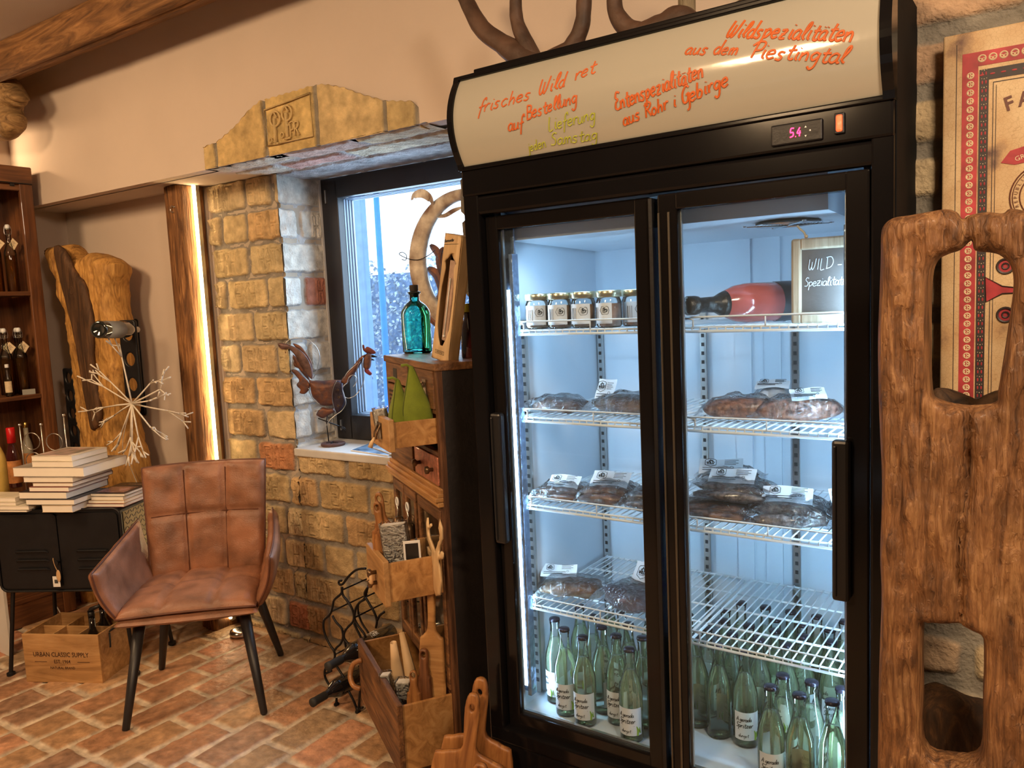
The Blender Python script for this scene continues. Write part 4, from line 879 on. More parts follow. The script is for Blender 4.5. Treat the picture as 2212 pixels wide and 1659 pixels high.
pack('small bluish white plastic pouch behind the salami packs', G2, .665, .34, z2, .10, .08, .060, 'slab', .2, (0, 0, .08, .05, .3), M_lab)
pack('pack of small dark sausages at the left end of the third shelf', G3, .158, .16, z3, .15, .12, .040, 'sausages', .25, (.005, .01, .085, .055, .45), M_dry)
pack('pack of dark sausages with a crest label, middle of the left third shelf', G3, .292, .18, z3, .16, .13, .052, 'sausages', .2, (0, .01, .10, .062, .5), M_dry)
pack('pack of dark sausages cut off by the middle stile, third shelf', G3, .415, .165, z3, .12, .12, .050, 'sausages', -.2, None, M_wurst)
pack('farthest back pack of grey brown sausages by the middle stile, third shelf', G3, .545, .36, z3+.03, .17, .14, .042, 'sausages', .3, (-.02, .01, .11, .07, .4), M_wurst)
pack('pack of dry sausages with creased label on top of the heap, third shelf right', G3, .600, .22, z3+.036, .20, .14, .044, 'sausages', .15, (0, .015, .11, .055, .5), M_wurst)
pack('lowest pack of dry sausages under the heap, third shelf right', G3, .585, .185, z3, .22, .15, .038, 'sausages', .05, None, M_dry)
pack('pack of dry sausages with a flat white label, middle of the right third shelf', G3, .745, .19, z3, .19, .15, .056, 'sausages', .2, (-.005, .01, .11, .058, .45), M_wurst)
pack('pack of dry sausages partly behind the door handle, third shelf right end', G3, .880, .20, z3, .11, .16, .058, 'sausages', .4, (-.01, .0, .075, .07, .5), M_wurst)
pack('pack of golden smoked meat at the left end of the lowest shelf', G4, .165, .185, z4, .21, .13, .046, 'slab', .45, (-.04, .045, .10, .05, .45), M_gold_meat)
pack('pack of a dark ham block with a label standing behind it, lowest shelf', G4, .355, .175, z4, .19, .15, .060, 'slab', -.25, (.01, .055, .115, .075, 1.0), M_ham)
# ------------------------------------------------------------ shaped solids from an outline
from mathutils.geometry import delaunay_2d_cdt
def _inside(p, poly):
    c = False; n = len(poly); j = n-1
    for i in range(n):
        if (poly[i][1] > p[1]) != (poly[j][1] > p[1]) and p[0] < (poly[j][0]-poly[i][0])*(p[1]-poly[i][1])/(poly[j][1]-poly[i][1])+poly[i][0]: c = not c
        j = i
    return c
def _resample(poly, d):
    out = []; n = len(poly)
    for i in range(n):
        a, b = poly[i], poly[(i+1) % n]; L = math.hypot(b[0]-a[0], b[1]-a[1]); k = max(1, int(round(L/d)))
        out += [(a[0]+(b[0]-a[0])*t/k, a[1]+(b[1]-a[1])*t/k) for t in range(k)]
    return out
def carved(outline, T, holes=(), R_=.03, res=.014, amp=.004, seed=0, freq=18, p=2.4, thick=None, grooves=(), smooth=True, back=1.0):
    """rounded solid in local xy (front = -z side toward the viewer is +z here), thickness 2T, uneven surface"""
    sm = lambda P: [(q.x, q.y) for q in smoothpts([Vector((a, b, 0)) for a, b in P], 4, closed=True)] if smooth else list(P)
    loops = [_resample(sm(outline), res*.7)]+[_resample(sm(h), res*.7) for h in holes]
    pts = []; edges = []
    for L in loops:
        b = len(pts); pts += [Vector(q) for q in L]; edges += [(b+i, b+(i+1) % len(L)) for i in range(len(L))]
    nb = len(pts); seg = np.array([[pts[a].x, pts[a].y, pts[b].x, pts[b].y] for a, b in edges])
    def dist(x, y):
        dx, dy = seg[:, 2]-seg[:, 0], seg[:, 3]-seg[:, 1]; t = np.clip(((x-seg[:, 0])*dx+(y-seg[:, 1])*dy)/(dx*dx+dy*dy+1e-12), 0, 1)
        return float(np.sqrt(((x-seg[:, 0]-t*dx)**2+(y-seg[:, 1]-t*dy)**2).min()))
    def ok(x, y): return _inside((x, y), loops[0]) and not any(_inside((x, y), h) for h in loops[1:])
    for li, L in enumerate(loops):
        n = len(L)
        for off in (.0025, .008):
            for i in range(n):
                a, b = L[i-1], L[(i+1) % n]; nx, ny = -(b[1]-a[1]), b[0]-a[0]; l = math.hypot(nx, ny)+1e-9
                for s in (1, -1):
                    x, y = L[i][0]+s*nx/l*off, L[i][1]+s*ny/l*off
                    if ok(x, y) and dist(x, y) > off*.8: pts.append(Vector((x, y))); break
    xs = [q[0] for q in loops[0]]; ys = [q[1] for q in loops[0]]; r = random.Random(seed)
    x = min(xs)
    while x < max(xs):
        y = min(ys)
        while y < max(ys):
            X, Y = x+r.uniform(-.3, .3)*res, y+r.uniform(-.3, .3)*res
            if ok(X, Y) and dist(X, Y) > .013: pts.append(Vector((X, Y)))
            y += res
        x += res
    vs, _, fs, _, _, _ = delaunay_2d_cdt(pts, edges, [], 0, 1e-6)
    F = []
    for f in fs:
        c = (sum(vs[i].x for i in f)/3, sum(vs[i].y for i in f)/3)
        if ok(*c):
            a = (vs[f[1]]-vs[f[0]]).cross(vs[f[2]]-vs[f[0]]); F.append(tuple(f) if a > 0 else tuple(f[::-1]))
    mb = MB(); V1 = []; V2 = []
    for q in vs:
        d = dist(q.x, q.y); k = min(1, d/R_); t = T*(1-(1-k)**p)**(1/p)
        if thick: t *= thick(q.x, q.y)
        n1 = mnoise.noise(Vector((q.x*freq, q.y*freq*.28, seed)))+.5*mnoise.noise(Vector((q.x*freq*3, q.y*freq*.7, seed+4)))
        g = sum(dp*math.exp(-(((q.x-fx(q.y))/w_)**2)) for fx, w_, dp, y0, y1 in grooves if y0 < q.y < y1)
        V1.append((q.x, q.y, t+(n1*amp-g)*min(1, k*1.5))); V2.append((q.x, q.y, -t*back+n1*amp*min(1, k*1.5)))
    n = len(V1); bd = set()
    for i, q in enumerate(vs):
        if dist(q.x, q.y) < 1e-4: bd.add(i)
    mp = {i: (i if i in bd else n+i) for i in range(n)}
    mb.v = [Vector(q) for q in V1]+[Vector(q) for q in V2]
    for i in bd: mb.v[i].z = (V1[i][2]+V2[i][2])/2
    mb.f = F+[tuple(mp[i] for i in f[::-1]) for f in F]
    used = sorted({i for f in mb.f for i in f}); re = {o: k for k, o in enumerate(used)}
    mb.v = [mb.v[i] for i in used]; mb.f = [tuple(re[i] for i in f) for f in mb.f]; mb.mi = [0]*len(mb.f); mb.sm = [True]*len(mb.f)
    return mb
MXZ = lambda Y: Matrix(((1, 0, 0, 0), (0, 0, -1, Y), (0, 1, 0, 0), (0, 0, 0, 1)))     # local (x, y, z) -> world (x, Y - z, y)
def xz(pts, Y): return [((q := aty(a, b, Y)).x, q.z) for a, b in pts]
def put(mb, M): mb.v = [M @ v for v in mb.v]; return mb

# ------------------------------------------------------------ tall brown bookcase at the left
XS = -4.17
t = thing('bookcase', 'tall brown wooden bookcase with shelves of bottles at the left edge', 'bookcase', (XS, 1.5, 0))
c = MB(); c.rbox((XS-.02, 1.972, 0), (XS, 2.034, 2.20), .004); c.rbox((XS-.30, 2.012, 0), (XS-.018, 2.034, 2.20), .002); c.rbox((XS-.02, .80, 0), (XS, .86, 2.20), .004); c.rbox((XS-.3, .8, 0), (XS-.018, .825, 2.2), .002)
c.rbox((XS-.30, .82, .04), (XS-.285, 2.015, 2.2), .002)
obj('case_side', c, M_shelf, t)
c = MB().rbox((XS-.30, .795, 2.182), (XS+.006, 2.036, 2.268), .006).rbox((XS-.02, .86, 2.150), (XS-.002, 1.975, 2.178), .003); obj('crown_board', c, M_shelfy, t)
obj('curtain_rail', MB().cyl((XS+.004, .85, 2.186), (XS+.004, 2.03, 2.186), .0035, 8).rbox((XS-.006, 1.93, 2.17), (XS+.004, 1.95, 2.184), .001), M_blackm, t)
for z in (1.640, 1.128, .60, .12): obj('shelf_board', MB().rbox((XS-.286, .826, z), (XS-.002, 1.973 if z > .2 else 1.973, z+.021), .002), M_shelfy, t)
obj('plinth', MB().rbox((XS-.02, .86, 0), (XS-.006, 1.972, .12), .003), M_shelfy, t)
# bottles on its shelves
M_clear = film('clear_bottle_glass', (.88, .90, .86), .32, .02); M_amber = film('amber_liquor', (.72, .50, .25), .08, .05, milky=.10, mcol=(.30, .16, .05))
def swing_bottle(loc, label, group, liquor=M_amber, h=.335, proto=[None], rz=0):
    if proto[0] is not None: return dup(proto[0], TR(*loc, rz), label, group)
    t = thing('swing_top_bottle', label, 'bottle', TR(*loc, rz), group); r = .028
    obj('bottle_glass', MB().lathe([(r-.003, 0), (r, .004), (r, .19), (r-.003, .205), (.014, .235), (.0115, .26), (.0115, .30), (.0135, .303), (.0135, .312), (.011, .314)], 20), M_clear, t, local=True, smooth=True)
    obj('liquor', MB().lathe([(r-.005, .004), (r-.0025, .007), (r-.0025, .18), (0, .18)], 16), liquor, t, local=True, smooth=True)
    obj('stopper', MB().lathe([(.009, .31), (.0115, .315), (.0115, .327), (.008, .333), (0, .334)], 14), M_white, t, local=True, smooth=True)
    w = MB().tube([(.0145, 0, .285), (.017, 0, .30), (.014, 0, .322), (0, 0, .338-.004), (-.014, 0, .322), (-.017, 0, .30), (-.0145, 0, .285)], .0011, 5); w.torus((0, 0, .285), .0135, .001, n=14, m=5); obj('wire_bail', w, M_steel, t, local=True)
    tg = MB(); Mt = TR(.022, -.012, .236, -.6, 0, 0) @ Matrix.Rotation(.75, 4, 'Y') @ Matrix.Rotation(PI/2, 4, 'X'); tg.mm((-.021, -.021, 0), (.021, .021, .0006), Mt)
    lb = obj('paper_tag', tg, M_tag, t, local=True)
    ln = MB()
    for i in range(4): ln.mm((-.014, .008-.007*i, .0008), (.010-.004*(i % 2), .0095-.007*i, .0012), Mt)
    obj('tag_print', ln, M_ink, lb, local=True); proto[0] = t; return t
G = 'swing-top bottles on the bookcase'
swing_bottle((-4.275, 1.945, 1.662), 'swing-top liquor bottle with a cream tag at the right end of the upper bookcase shelf', G, rz=.9)
swing_bottle((-4.285, 1.878, 1.662), 'swing-top liquor bottle on the upper bookcase shelf, cut by the left edge of the photo', G, rz=1.2)
for k, (x, y) in enumerate(((-4.235, 1.925), (-4.27, 1.872), (-4.30, 1.945), (-4.33, 1.885))):
    swing_bottle((x, y, 1.150), ['swing-top bottle foremost in the cluster on the middle bookcase shelf', 'swing-top bottle at the left of the cluster on the middle bookcase shelf', 'swing-top bottle at the right of the cluster on the middle bookcase shelf', 'swing-top bottle hindmost in the cluster on the middle bookcase shelf'][k], G, rz=.9+.2*k)
t = thing('small_bottle', 'small white-capped bottle with a cream label in front of the swing-top bottles', 'bottle', TR(-4.20, 1.838, 1.150, 1.0))
obj('bottle_glass', MB().lathe([(.015, 0), (.017, .003), (.017, .085), (.008, .115), (.0075, .15)], 16), M_clear, t, local=True, smooth=True)
obj('cap', MB().lathe([(.0085, .142), (.0085, .158), (0, .159)], 14), M_white, t, local=True)
f = cylmap(.0174); obj('label', MB().grid(lambda a, c: f((a-.5)*.036, .02+.055*c), 10, 2), M_tag, t, local=True)
t = thing('price_card', 'small grey price card standing at the front of the middle bookcase shelf', 'price card', TR(-4.195, 1.925, 1.1495, 1.25))
obj('card', MB().mm((-.028, 0, 0), (.028, .0012, .026)), pmat('grey_card', (.33, .33, .30), .6), t, local=True)
# carved driftwood head on top of the bookcase
ol = xz([(-40, 150), (-10, 140), (8, 160), (27, 185), (36, 205), (37, 217), (31, 221), (33, 227), (24, 231), (22, 237), (30, 246), (30, 260), (26, 280), (18, 290), (0, 303), (-60, 310), (-62, 357), (-110, 357), (-120, 200)], 1.88)
t = thing('driftwood_piece', 'gnarled pale driftwood piece jutting in at the upper left above the bookcase', 'driftwood', (ol[-2][0], 1.9, 2.268))
obj('wood', put(carved(ol, .06, R_=.05, res=.010, amp=.006, seed=5, p=2), MXZ(1.90)), wood('grey_brown_driftwood', (.10, .055, .02), (.46, .30, .13), (.28, .17, .07), axis='Y', scale=4, rough=.75, bump=.9, stretch=3, dist=3), t)
area_light('shelf_top_lamp_light', (-4.40, 1.80, 2.34), (-4.3, 2.09, 2.55), .05, 2.2, WARM)

# ------------------------------------------------------------ driftwood sculpture in the niche
ol = xz([(98, 534), (120, 530), (141, 527), (158, 553), (172, 562), (178, 555), (190, 545), (205, 547), (228, 556), (243, 570), (244, 590), (240, 620), (243, 660), (252, 700), (258, 760), (262, 820), (266, 880), (268, 930), (282, 980), (296, 1040), (300, 1100), (170, 1100), (178, 1000), (174, 940), (168, 850), (160, 780), (150, 720), (147, 680), (133, 640), (128, 610), (110, 570)], 2.13)
t = thing('driftwood_sculpture', 'tall forked golden driftwood trunk standing in the plaster niche', 'driftwood', (-3.75, 2.13, 0))
low = [(a, b) for a, b in ol]
zmin = min(b for a, b in low)
obj('trunk', put(carved(low, .075, R_=.045, res=.011, amp=.015, seed=3, p=2, freq=36, smooth=False), MXZ(2.17)), M_drift, t)
low_x = [a for a, b in low if b < zmin+.02]
obj('trunk_foot', put(carved([(min(low_x)-.01, zmin+.05), (max(low_x)+.01, zmin+.05), (max(low_x)+.05, .01), (min(low_x)-.05, .01)], .09, R_=.07, res=.02, amp=.008, seed=9, p=2), MXZ(2.17)), M_drift, t)
hw = xz([(118, 545), (138, 540), (160, 585), (180, 610), (192, 650), (200, 700), (200, 760), (206, 820), (214, 870), (216, 905), (208, 925), (198, 928), (192, 900), (182, 850), (172, 790), (160, 720)], 2.08)
obj('dark_heartwood', put(carved(hw, .02, R_=.03, res=.012, amp=.004, seed=6, p=2), MXZ(2.085)), M_driftd, t)
kn = aty(156, 628, 2.07); obj('knot', MB().torus(kn, .018, .006, axis='Y', n=16, m=6).torus(kn, .008, .004, axis='Y', n=12, m=6), M_driftd, t, smooth=True)
def holder(name, px0, Y, w, h, n, label, rot=0):
    p = aty(*px0, Y); t = thing(name, label, 'bottle holder', TR(p.x, Y, p.z-h, rot))
    o_ = [(0, .008), (.008, 0), (w-.008, 0), (w, .008), (w, h-.008), (w-.008, h), (.008, h), (0, h-.008)]
    hs = []
    for i in range(n):
        cz = h*(i+.55)/(n+.1); hs.append([(w/2+w*.30*math.cos(a), cz+w*.30*math.sin(a)) for a in np.linspace(0, 2*PI, 17)[:-1]])
    m = carved(o_, .007, hs, R_=.003, res=.03, amp=0, smooth=False); 
    obj('perforated_plate', put(m, Matrix.Rotation(PI/2, 4, 'X')), M_blackm, t, local=True); return t
holder('bottle_holder', (137, 795), 2.10, .095, .56, 6, 'black perforated bottle holder plate leaning left of the driftwood trunk')
holder('bottle_holder', (257, 692), 2.03, .10, .36, 3, 'black perforated bottle holder plate right of the trunk holding one bottle', .2)
holder('bottle_holder', (272, 690), 2.325, .10, .50, 4, 'second black bottle holder plate standing behind the first at the right of the trunk')
a = aty(212, 712, 1.80); b_ = aty(280, 712, 2.02); d = (b_-a).normalized()
Mb_ = frame(a, d.orthogonal(), d)
t = thing('wine_bottle', 'dark wine bottle lying in the black holder across the driftwood trunk', 'bottle', Mb_)
obj('bottle_glass', MB().lathe([(.005, .012), (.022, .004), (.034, .0), (.037, .008), (.037, .22), (.03, .25), (.015, .28), (.014, .33)], 24), pmat('dark_bottle_glass', (.012, .014, .012), .08, var=.1, bump=0, coat=1), t, local=True, smooth=True)
obj('label', MB().lathe([(.0374, .045), (.0376, .046), (.0376, .17), (.0374, .171)], 28, cap=False), pmat('grey_label_paper', (.20, .19, .165), .6, var=.15), t, local=True, smooth=True)
# white twig star
c0 = aty(285, 872, 1.93); sc = (aty(365, 872, 1.93)-c0).length
t = thing('twig_star', 'white twig star ornament with forked tips standing above the books', 'ornament', (c0.x, c0.y, .72))
rs = random.Random(12); tw = MB()
for ang, L in ((1.75, 1.05), (1.2, .0), (2.35, .72), (2.6, .8), (3.25, .95), (3.5, .85), (4.3, .7), (4.6, .75), (4.95, .85), (5.4, .9), (5.75, .95), (6.1, .95), (.35, .95), (.12, .9), (.62, .8)):
    if L == 0: continue
    L *= sc*.72; d = Vector((math.cos(ang), rs.uniform(-.35, .35), math.sin(ang))).normalized(); e = c0+d*L
    tw.tube([c0, c0+d*L*.5+Vector((0, 0, rs.uniform(-.003, .003))), e], [.0036, .0034, .003], 6)
    for k in range(3):
        d2 = (d+Vector((rs.uniform(-.6, .6), rs.uniform(-.4, .4), rs.uniform(-.6, .6)))).normalized(); e2 = e+d2*sc*rs.uniform(.2, .32); tw.tube([e, e2], [.0032, .0026], 5)
        for q in range(2):
            d3 = (d2+Vector((rs.uniform(-.6, .6), rs.uniform(-.5, .5), rs.uniform(-.6, .6)))).normalized(); tw.tube([e2, e2+d3*sc*rs.uniform(.10, .17)], [.0028, .0034], 5)
obj('twigs', tw, pmat('white_painted_twig', (.72, .66, .56), .6, var=.08, scale=60, bump=.1), t, smooth=True)
obj('wire_stem', MB().tube(smoothpts([c0, aty(268, 935, 1.93), aty(266, 975, 1.93), aty(280, 1005, 1.93), Vector((c0.x+.01, 1.93, .722))], 5), .0016, 5), pmat('pale_wire', (.6, .55, .48), .6), t, smooth=True)

# ------------------------------------------------------------ black metal cabinet
CX = Vector((.877, .48, 0)).normalized(); CO = Vector((-3.16, 1.75, 0))-CX*.56
MC = frame(CO, CX); MCi = MC.inverted()
t = thing('metal_cabinet', 'low black metal two-door cabinet with louvred doors on thin legs', 'cabinet', MC)
W_, D_, ZB, ZT = .56, .30, .372, .722
def hull(y0, y1, r=.03, x0=0, x1=W_, z0=ZB, z1=ZT):
    P = []
    for cx, cz, a in ((x1-r, z1-r, 0), (x0+r, z1-r, PI/2), (x0+r, z0+r, PI), (x1-r, z0+r, 1.5*PI)):
        P += [(cx+r*math.cos(a+k*PI/10), cz+r*math.sin(a+k*PI/10)) for k in range(6)]
    return P
XZ = Matrix(((1, 0, 0, 0), (0, 0, 1, 0), (0, 1, 0, 0), (0, 0, 0, 1)))
obj('metal_body', MB().prism(hull(0, 1), D_-.004, XZ, z0=.004), M_blackm, t, local=True)
obj('rim', MB().tube([(x, 0.0, z) for x, z in hull(0, 1)], .005, 6, closed=True), M_blackm, t, local=True, smooth=True)
tp = obj('patterned_side', MB().mm((W_-.0005, .02, ZB+.03), (W_+.002, D_-.01, ZT-.02)), pmat('brass_tread_side', (.16, .12, .06), .45, metal=.6, var=.2, scale=30), t, local=True)
pt = MB()
for i in range(13):
    for j in range(14):
        y, z = .03+i*.0195+(.01 if j % 2 else 0), ZB+.04+j*.0215
        if y < D_-.02: pt.rbox((-.0008, -.0022, -.009), (.0012, .0022, .009), .0008, TR(W_+.002, y, z, 0, (.8 if (i+j) % 2 else -.8)), seg=1)
obj('tread_pattern', pt, pmat('raised_dark_tread', (.03, .025, .02), .4, metal=.6), tp, local=True)
for k, (x0, x1) in enumerate(((.012, .278), (.284, .548))):
    dd = MB().prism([(a, b) for a, b in hull(0, 0, .018, x0, x1, ZB+.014, ZT-.016)], .006, XZ, z0=-.003)
    dr = obj('door', dd, M_blackm, t, local=True); lv = MB()
    for j in range(3): 
        z = ZB+.095+j*.038; lv.tube([(x0+.075, -.003, z), (x0+.08, -.009, z+.004), (x1-.055, -.009, z+.004), (x1-.05, -.003, z-.002)], .0045, 6)
    obj('louvre', lv, M_blackm, dr, local=True)
obj('door_knob', MB().lathe([(.006, 0), (.006, .012), (.011, .014), (.011, .02), (0, .021)], 12, TR(.272, -.003, .50, 0, PI/2)), M_blackm, t, local=True)
for x, y in ((.0, .0), (W_, 0), (W_, D_), (0, D_)):
    sx, sy = (1 if x > 0 else -1), (1 if y > 0 else -1)
    obj('leg', MB().cyl((x-sx*.035, y-sy*.02, ZB+.002), (x+sx*.002, y, .012), .0085, 10).lathe([(.017, 0), (.017, .012), (.009, .016)], 12, TR(x+sx*.002, y, 0)), M_blackm, t, local=True)
Mt = TR(.262, -.016, .395)
tg = thing('price_tag', 'white barcode price tag hanging with an oval tag from the cabinet door', 'tag', MC @ Mt)
obj('white_card', MB().rbox((-.016, 0, 0), (.016, .001, .046), .0004), M_paper, tg, local=True)
bc = MB(); [bc.mm((-.008+k*.0016, -.0012, .016), (-.008+k*.0016+.0004+.0005*(k % 3), -.0006, .032)) for k in range(10)]; obj('barcode', bc, M_ink, tg, local=True)
obj('oval_tag', MB().sphere((.016, -.006, .05), (.010, .002, .026)), M_kraft, tg, local=True, smooth=True)
obj('string', MB().tube(smoothpts([(.015, -.007, .07), (.006, -.008, .095), (.0, -.006, .118), (-.004, .0, .125)], 4), .0013, 5), M_kraft, tg, local=True)

# ------------------------------------------------------------ books
def book(x0, x1, ytop, z, th, depth, label, group, cover, pages=(.86, .80, .70), art=None, ang=None):
    a = atz(x0, ytop, z+th); b = atz(x1, ytop, z+th); d = (b-a); d.z = 0; L = d.length; M = frame((a.x, a.y, z), d)
    t = thing('book', label, 'book', M, group); c = .0016
    obj('cover', MB().rbox((0, -.001, 0), (L, depth, c), .0004, seg=1).rbox((0, -.001, th-c), (L, depth, th), .0004, seg=1).rbox((0, depth-c, 0), (L, depth, th), .0004, seg=1), cover, t, local=True)
    obj('pages', MB().mm((.0015, .0005, c), (L-.002, depth-c-.0005, th-c)), pmat('book_pages', pages, .8, var=.05, scale=4, bump=.12, bscale=400, bdist=.001), t, local=True)
    if art: art(t, L, depth, th)
    return t, M, L
cv = {k: pmat('cover_'+k, v, .35, var=.25, scale=9, bump=0) for k, v in dict(tan=(.62, .46, .28), black=(.02, .017, .02), grey=(.35, .31, .27), cream=(.66, .60, .48), wine=(.22, .05, .05), olive=(.30, .32, .20), brown=(.22, .12, .07)).items()}
def art1(t, L, D, th):
    m = pmat('cover_landscape', (.32, .34, .22), .4, var=.5, scale=18, bump=0, col2=(.62, .40, .34)); obj('cover_picture', MB().mm((.012, .012, th), (L-.03, D-.02, th+.0006)), m, t, local=True)
KP = 1/536; G = 'books in the tall stack on the metal cabinet'; z = ZT+.001
rows = [(90, 156, 16, .23, 'cream-paged book lowest in the tall stack, tan cover', 'tan'), (55, 160, 13, .20, 'thin book with a dark cover, second from the bottom of the tall stack', 'black'),
        (40, 143, 16, .25, 'wide dark-covered book jutting out left low in the tall stack', 'black'), (62, 148, 11, .24, 'thin dark-edged book in the middle of the tall stack under the cream ones', 'wine'),
        (70, 157, 9, .24, 'thinnest book in the tall stack, just below the grey one', 'brown'), (50, 157, 12, .23, 'pale grey book under the very wide one in the tall stack', 'grey'),
        (27, 180, 21, .26, 'widest book, grey brown, sticking out near the top of the tall stack', 'grey'), (68, 157, 13, .20, 'thick cream book second from the top of the tall stack', 'cream'), (67, 155, 12, .20, 'top book of the tall stack with a landscape picture cover', 'cream')]
yb = 1108
for i, (x0, x1, h, dp, lab, cc) in enumerate(rows):
    th = h*KP; yb -= h; book(x0, x1, yb, z, th-.0008, dp, lab, G, cv[cc], art=art1 if i == 8 else None); z += th
def art2(t, L, D, th):
    m = pmat('dark_cover_photo', (.05, .025, .03), .15, var=.5, scale=20, bump=0, col2=(.42, .24, .26)); o = obj('cover_picture', MB().mm((.01, .02, th), (L-.02, D*.6, th+.0005)), m, t, local=True)
    q = MB(); put_text(q, 'ALTE SORTEN', .014, TR(L*.5, D*.82, th+.0006)); obj('cover_title', q, M_kraft, t, local=True)
z = ZT+.001; yb = 1096; G = 'flat books beside the tall stack'
for i, (x0, x1, h, dp, lab, cc) in enumerate([(186, 267, 8, .20, 'reddish magazine at the bottom of the low stack beside the tall one', 'wine'), (190, 268, 7, .20, 'tan magazine second from the bottom of the low stack', 'tan'), (196, 266, 8, .19, 'wavy pale magazine under the dark picture book', 'cream'), (195, 269, 7, .20, 'dark picture book with shiny cover on top of the low stack', 'black')]):
    th = h*KP*1.02; yb -= h; book(x0, x1, yb, z, th-.0008, dp, lab, G, cv[cc], art=art2 if i == 3 else None); z += th
z = ZT+.001; yb = 1107; G = 'thin booklets at the left end of the metal cabinet'
for i, (x0, x1, h, dp, lab, cc) in enumerate([(-50, 58, 5, .08, 'lowest grey booklet at the left end of the metal cabinet', 'grey'), (-50, 62, 9, .08, 'cream booklet second in the left pile on the metal cabinet', 'cream'), (-50, 34, 8, .1, 'cream booklet third in the left pile on the metal cabinet', 'cream'), (-50, 33, 10, .1, 'top cream booklet of the left pile on the metal cabinet', 'cream')]):
    th = h*KP*1.02; yb -= h; book(x0, x1, yb, z, th-.0008, dp, lab, G, cv[cc]); z += th
# bottles behind the books
def liquor(px, py_top, py_bot, z0, label, r, mat_body, cap, capr, lab=None, name='liquor_bottle', Mx=None, hcap=.05, Z=None):
    p = atz(px, py_bot, z0); v = ray(px, py_top); s = math.hypot(p.x, p.y)/math.hypot(v.x, v.y); h = CAM_H+v.z*s-z0
    t = thing(name, label, 'bottle', (p.x, p.y, z0))
    obj('bottle_glass', MB().lathe([(r-.004, 0), (r, .005), (r, h*.52), (r*.85, h*.60), (capr*.95, h*.72), (capr*.9, h-.005)], 22), mat_body, t, local=True, smooth=True)
    obj('cap', MB().lathe([(capr*1.02, h-hcap), (capr*1.1, h-hcap+.002), (capr*1.1, h-.003), (capr*.9, h), (0, h)], 20), cap, t, local=True, smooth=True)
    if lab: obj('label', MB().lathe([(r+.0003, h*lab[0]), (r+.0006, h*lab[0]+.001), (r+.0006, h*lab[1]), (r+.0003, h*lab[1]+.001)], 26, cap=False), lab[2], t, local=True, smooth=True)
    return t
M_yel = pmat('yellow_liqueur', (.66, .46, .12), .2, var=.15, scale=14, coat=.5); M_dk = pmat('dark_red_liquor_glass', (.06, .012, .012), .08, coat=1, bump=0); M_lor = pmat('orange_label', (.62, .26, .08), .6, var=.4, scale=30)
M_pale = pmat('pale_floral_bottle', (.56, .52, .38), .35, var=.2, scale=40)
liquor(6, 920, 1072, ZT, 'yellow liqueur bottle at the left edge of the photo on the metal cabinet', .030, M_yel, M_gold, .013)
liquor(36, 922, 1052, ZT, 'dark liquor bottle with a shiny red cap behind the books', .030, M_dk, M_red, .017, (.08, .45, M_lor), hcap=.075)
liquor(66, 910, 1022, ZT, 'pale bottle with a gold cap seen through the steel ring', .024, M_pale, M_gold, .012, (.1, .4, M_lor), hcap=.03)
liquor(50, 912, 1016, ZT, 'pale bottle with a gold cap left of the one in the steel ring', .022, M_pale, M_gold, .011, (.1, .4, M_tag), hcap=.03)
for k, px in enumerate((8, 19, 31)):
    liquor(px, 905, 1010, .6215, ['small dark bottle leftmost behind the red-capped one, in the bookcase', 'small dark bottle middle behind the red-capped one, in the bookcase', 'small dark bottle right behind the red-capped one, in the bookcase'][k], .012, M_dk, M_steel, .009, hcap=.02, name='small_bottle')
t = thing('ring_bottle_rack', 'steel bottle rack with ball-topped rods and rings behind the books', 'bottle rack', MC @ TR(.0, .27, ZT))
rk = MB()
rods = [(42, 918, 1030), (88, 917, 1020), (137, 897, 1000)]
RP = []
for x, y0, y1 in rods:
    pt_ = atp(x, y0, MC.to_3x3() @ Vector((0, 1, 0)), (MC.to_3x3() @ Vector((0, 1, 0))).dot(MC @ Vector((0, .255, 0))))
    if pt_.z < .8: pt_.z = .8
    RP.append(pt_); rk.cyl((pt_.x, pt_.y, ZT+.004), pt_, .0032, 8); obj('ball_tip', MB().sphere(pt_, .0075), M_chrome, t, smooth=True)
rk.tube([(RP[0].x, RP[0].y, ZT+.006), (RP[1].x, RP[1].y, ZT+.006), (RP[2].x, RP[2].y, ZT+.006)], .003, 6)
obj('rod', rk, M_steel, t, smooth=True)
cdir = (RP[1]-RP[0]).normalized()
def ringat(c, r): return [c+cdir*(r*math.cos(a))+Vector((0, 0, r*math.sin(a))) for a in np.linspace(0, 2*PI, 28)[:-1]]
rg = MB()
for c, r in (((RP[0]+RP[1])/2-Vector((0, 0, .075)), .038), ((RP[1]+RP[2])/2-Vector((0, 0, .10)), .038), ((RP[0]+RP[1])/2-Vector((0, 0, .165)), .038)): rg.tube(ringat(c, r), .0022, 6, closed=True)
obj('bottle_ring', rg, M_steel, t, smooth=True)

# ------------------------------------------------------------ wooden crate
a = atz(58, 1473, 0); b = atz(222, 1477, 0); MK = frame(a, b-a); L = (b-a).length; Dk, Hk = .235, .21; th = .009
t = thing('wooden_crate', 'printed wooden bottle crate standing half under the metal cabinet', 'crate', MK)
k = MB().rbox((0, 0, .0), (L, th, Hk), .0015).rbox((0, Dk-th, 0), (L, Dk, Hk), .0015).rbox((0, th, 0), (th, Dk-th, Hk), .0015).rbox((L-th, th, 0), (L, Dk-th, Hk), .0015).mm((th, th, 0.001), (L-th, Dk-th, .010))
obj('crate_box', k, M_crate, t, local=True)
k = MB().rbox((th, Dk/2-.003, .01), (L-th, Dk/2+.003, Hk-.012), .001)
for i in (1, 2): k.rbox((L*i/3-.003, th, .01), (L*i/3+.003, Dk-th, Hk-.012), .001)
obj('divider', k, M_crate, t, local=True)
pr = MB(); P = Matrix.Rotation(PI/2, 4, 'X')
